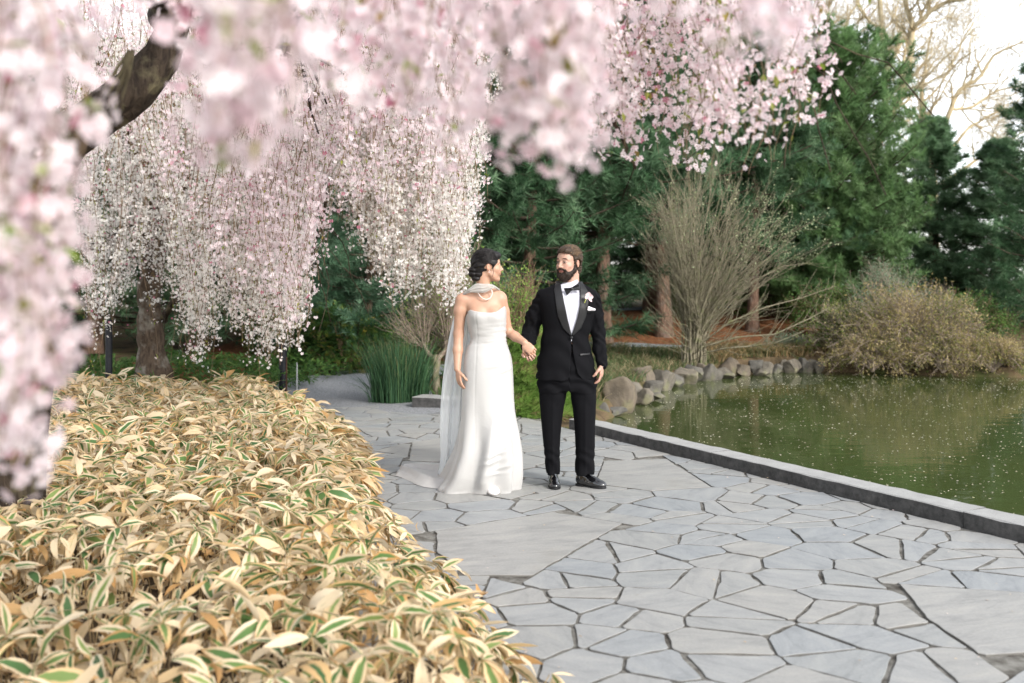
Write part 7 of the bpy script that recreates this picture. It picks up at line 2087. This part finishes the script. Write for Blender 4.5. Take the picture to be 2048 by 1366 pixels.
# mostly straw low down and along the edge, more green towards the camera
pg = np.clip(.56 - .30 * low - .10 * edge[own] + .15 * sstep(7, 3, lp[:, 1]), .05, .9)
rnd = np.where(rr.uniform(0, 1, K) < pg, rr.uniform(0, .52, K), rr.uniform(.5, 1, K))
bed = empty('bamboo_bed', (-3.0, 6.0, 0), 'wide bed of dwarf bamboo with straw-coloured, cream-edged green leaves beside the paving', 'dwarf bamboo')
bo = np.array([-3.0, 6.0, 0])
vis = (np.abs(lp[:, 0] / lp[:, 1]) < .53) & (CH - lp[:, 2] < .40 * lp[:, 1]) & (layer[own] > .82)
size = np.where(vis, Ls / lp[:, 1], 0)
top300 = np.argsort(-size)[:290]
is_part = np.zeros(K, bool); is_part[top300] = True
VARM = {}
for q in top300:
    key = (var[q], int(rnd[q] * 6))
    if key not in VARM:
        tv, tf, U, Vv = LT[5][var[q]]
        VARM[key] = mkmesh('leaf', tv, tf, M['bamboo_leaf'], {'u': U, 'v': Vv, 'rnd': np.full(len(tv), (key[1] + .5) / 6 + .003 * var[q])})
    o = link('leaf', VARM[key], bed)
    o.matrix_local = Matrix.Translation(Vector((lp[q] - bo).tolist())) @ Matrix(Mx[q].tolist()).to_4x4() @ Matrix.Scale(float(Ls[q]), 4)
for sg, sel in ((5, (~is_part) & (lp[:, 1] < 4.6)), (3, (~is_part) & (lp[:, 1] >= 4.6))):
    a = Acc()
    for vi in range(8):
        s_ = sel & (var == vi)
        tv, tf, U, Vv = LT[sg][vi]
        V, Q, idx = scatter(tv, tf, lp[s_] - bo, Mx[s_], Ls[s_])
        a.add(V, Q, u=np.tile(U, s_.sum()), v=np.tile(Vv, s_.sum()), rnd=rnd[s_][idx])
    a.obj('foliage', M['bamboo_leaf'], bed)['kind'] = 'stuff'
# culms and a litter of dead blades below
st = rr.uniform(0, 1, n) < .85
nb = int(st.sum()); s = np.linspace(0, 1, 4)
foot = base_[st] + np.stack([rr.normal(0, .04, nb) + gx[st] * .08 * edge[st], rr.normal(0, .04, nb) + gy[st] * .08 * edge[st], 0 * X_[st]], -1); foot[:, 2] = -.04
Pm = foot[:, None] * (1 - s)[None, :, None] + base_[st][:, None] * s[None, :, None] - bo
link('culms', mkmesh('culms', *tubes(Pm, np.tile([.0028, .0025, .0022, .0018], (nb, 1)), 3), M['culm']), bed)['kind'] = 'stuff'
nd = 17000
sel = rr.integers(0, n, nd); lpd = base_[sel] + rr.normal(0, .06, (nd, 3)); lpd[:, 2] = rr.uniform(.0, .8, nd) * base_[sel][:, 2]
V, Q, idx = scatter(LT[3][4][0], LT[3][4][1], lpd - bo, euler_mats(rr.normal(0, .8, nd), rr.uniform(.3, 1.5, nd), rr.uniform(0, 6.3, nd)), rr.uniform(.08, .16, nd))
link('dead_blades', mkmesh('dead_blades', V, Q, M['bamboo_leaf'], {'u': np.tile(LT[3][4][2], nd), 'v': np.tile(LT[3][4][3], nd), 'rnd': rr.uniform(.62, 1, nd)[idx]}), bed)['kind'] = 'stuff'
M['bed_soil'] = surf_mat('bed_soil', (0.03, 0.022, 0.014), (0.09, 0.06, 0.035), 12, .95, .8, .02)
bx_ = [(float(a_), float(b_), -.003) for a_, b_ in BAMBOO]
me = bpy.data.meshes.new('bed_soil'); me.from_pydata(bx_, [], [list(range(len(bx_)))]); me.materials.append(M['bed_soil'])
link('bed_soil', me)['kind'] = 'structure'

# a few fallen petals and leaf scraps on the flagstones
rr = np.random.default_rng(501); n = 1400
X_ = rr.uniform(-1.6, 5, n); Y_ = rr.uniform(3.2, 12, n)
q_ = (X_ - CURB0[0]) * CURBN[0] + (Y_ - CURB0[1]) * CURBN[1]
k = (q_ < -.01) & (sdist_poly(X_, Y_, BAMBOO) < -.0) & (np.abs(X_) < .56 * Y_) & ((rr.uniform(0, 1, n) < .22) | (q_ > -.14) | (sdist_poly(X_, Y_, BAMBOO) > -.2))
X_, Y_ = X_[k], Y_[k]; n = len(X_)
V, Q, idx = scatter(LEAF4[0] * np.array([1, 1.4, 1]), LEAF4[1], np.stack([X_, Y_, np.full(n, .0075)], -1), euler_mats(rr.normal(0, .15, n), rr.normal(0, .15, n), rr.uniform(0, 6.3, n)), rr.uniform(.008, .022, n))
M['litter'] = leaf_mat('litter', [(0, (0.62, 0.50, 0.48)), (.55, (0.50, 0.40, 0.28)), (1, (0.25, 0.15, 0.07))], .1)
o = link('fallen_petals', mkmesh('fallen_petals', V, Q, M['litter'], {'rnd': rr.uniform(0, 1, n)[idx]}))
tag(o, 'fallen petals and leaf scraps scattered on the flagstones', 'petals', kind='stuff')
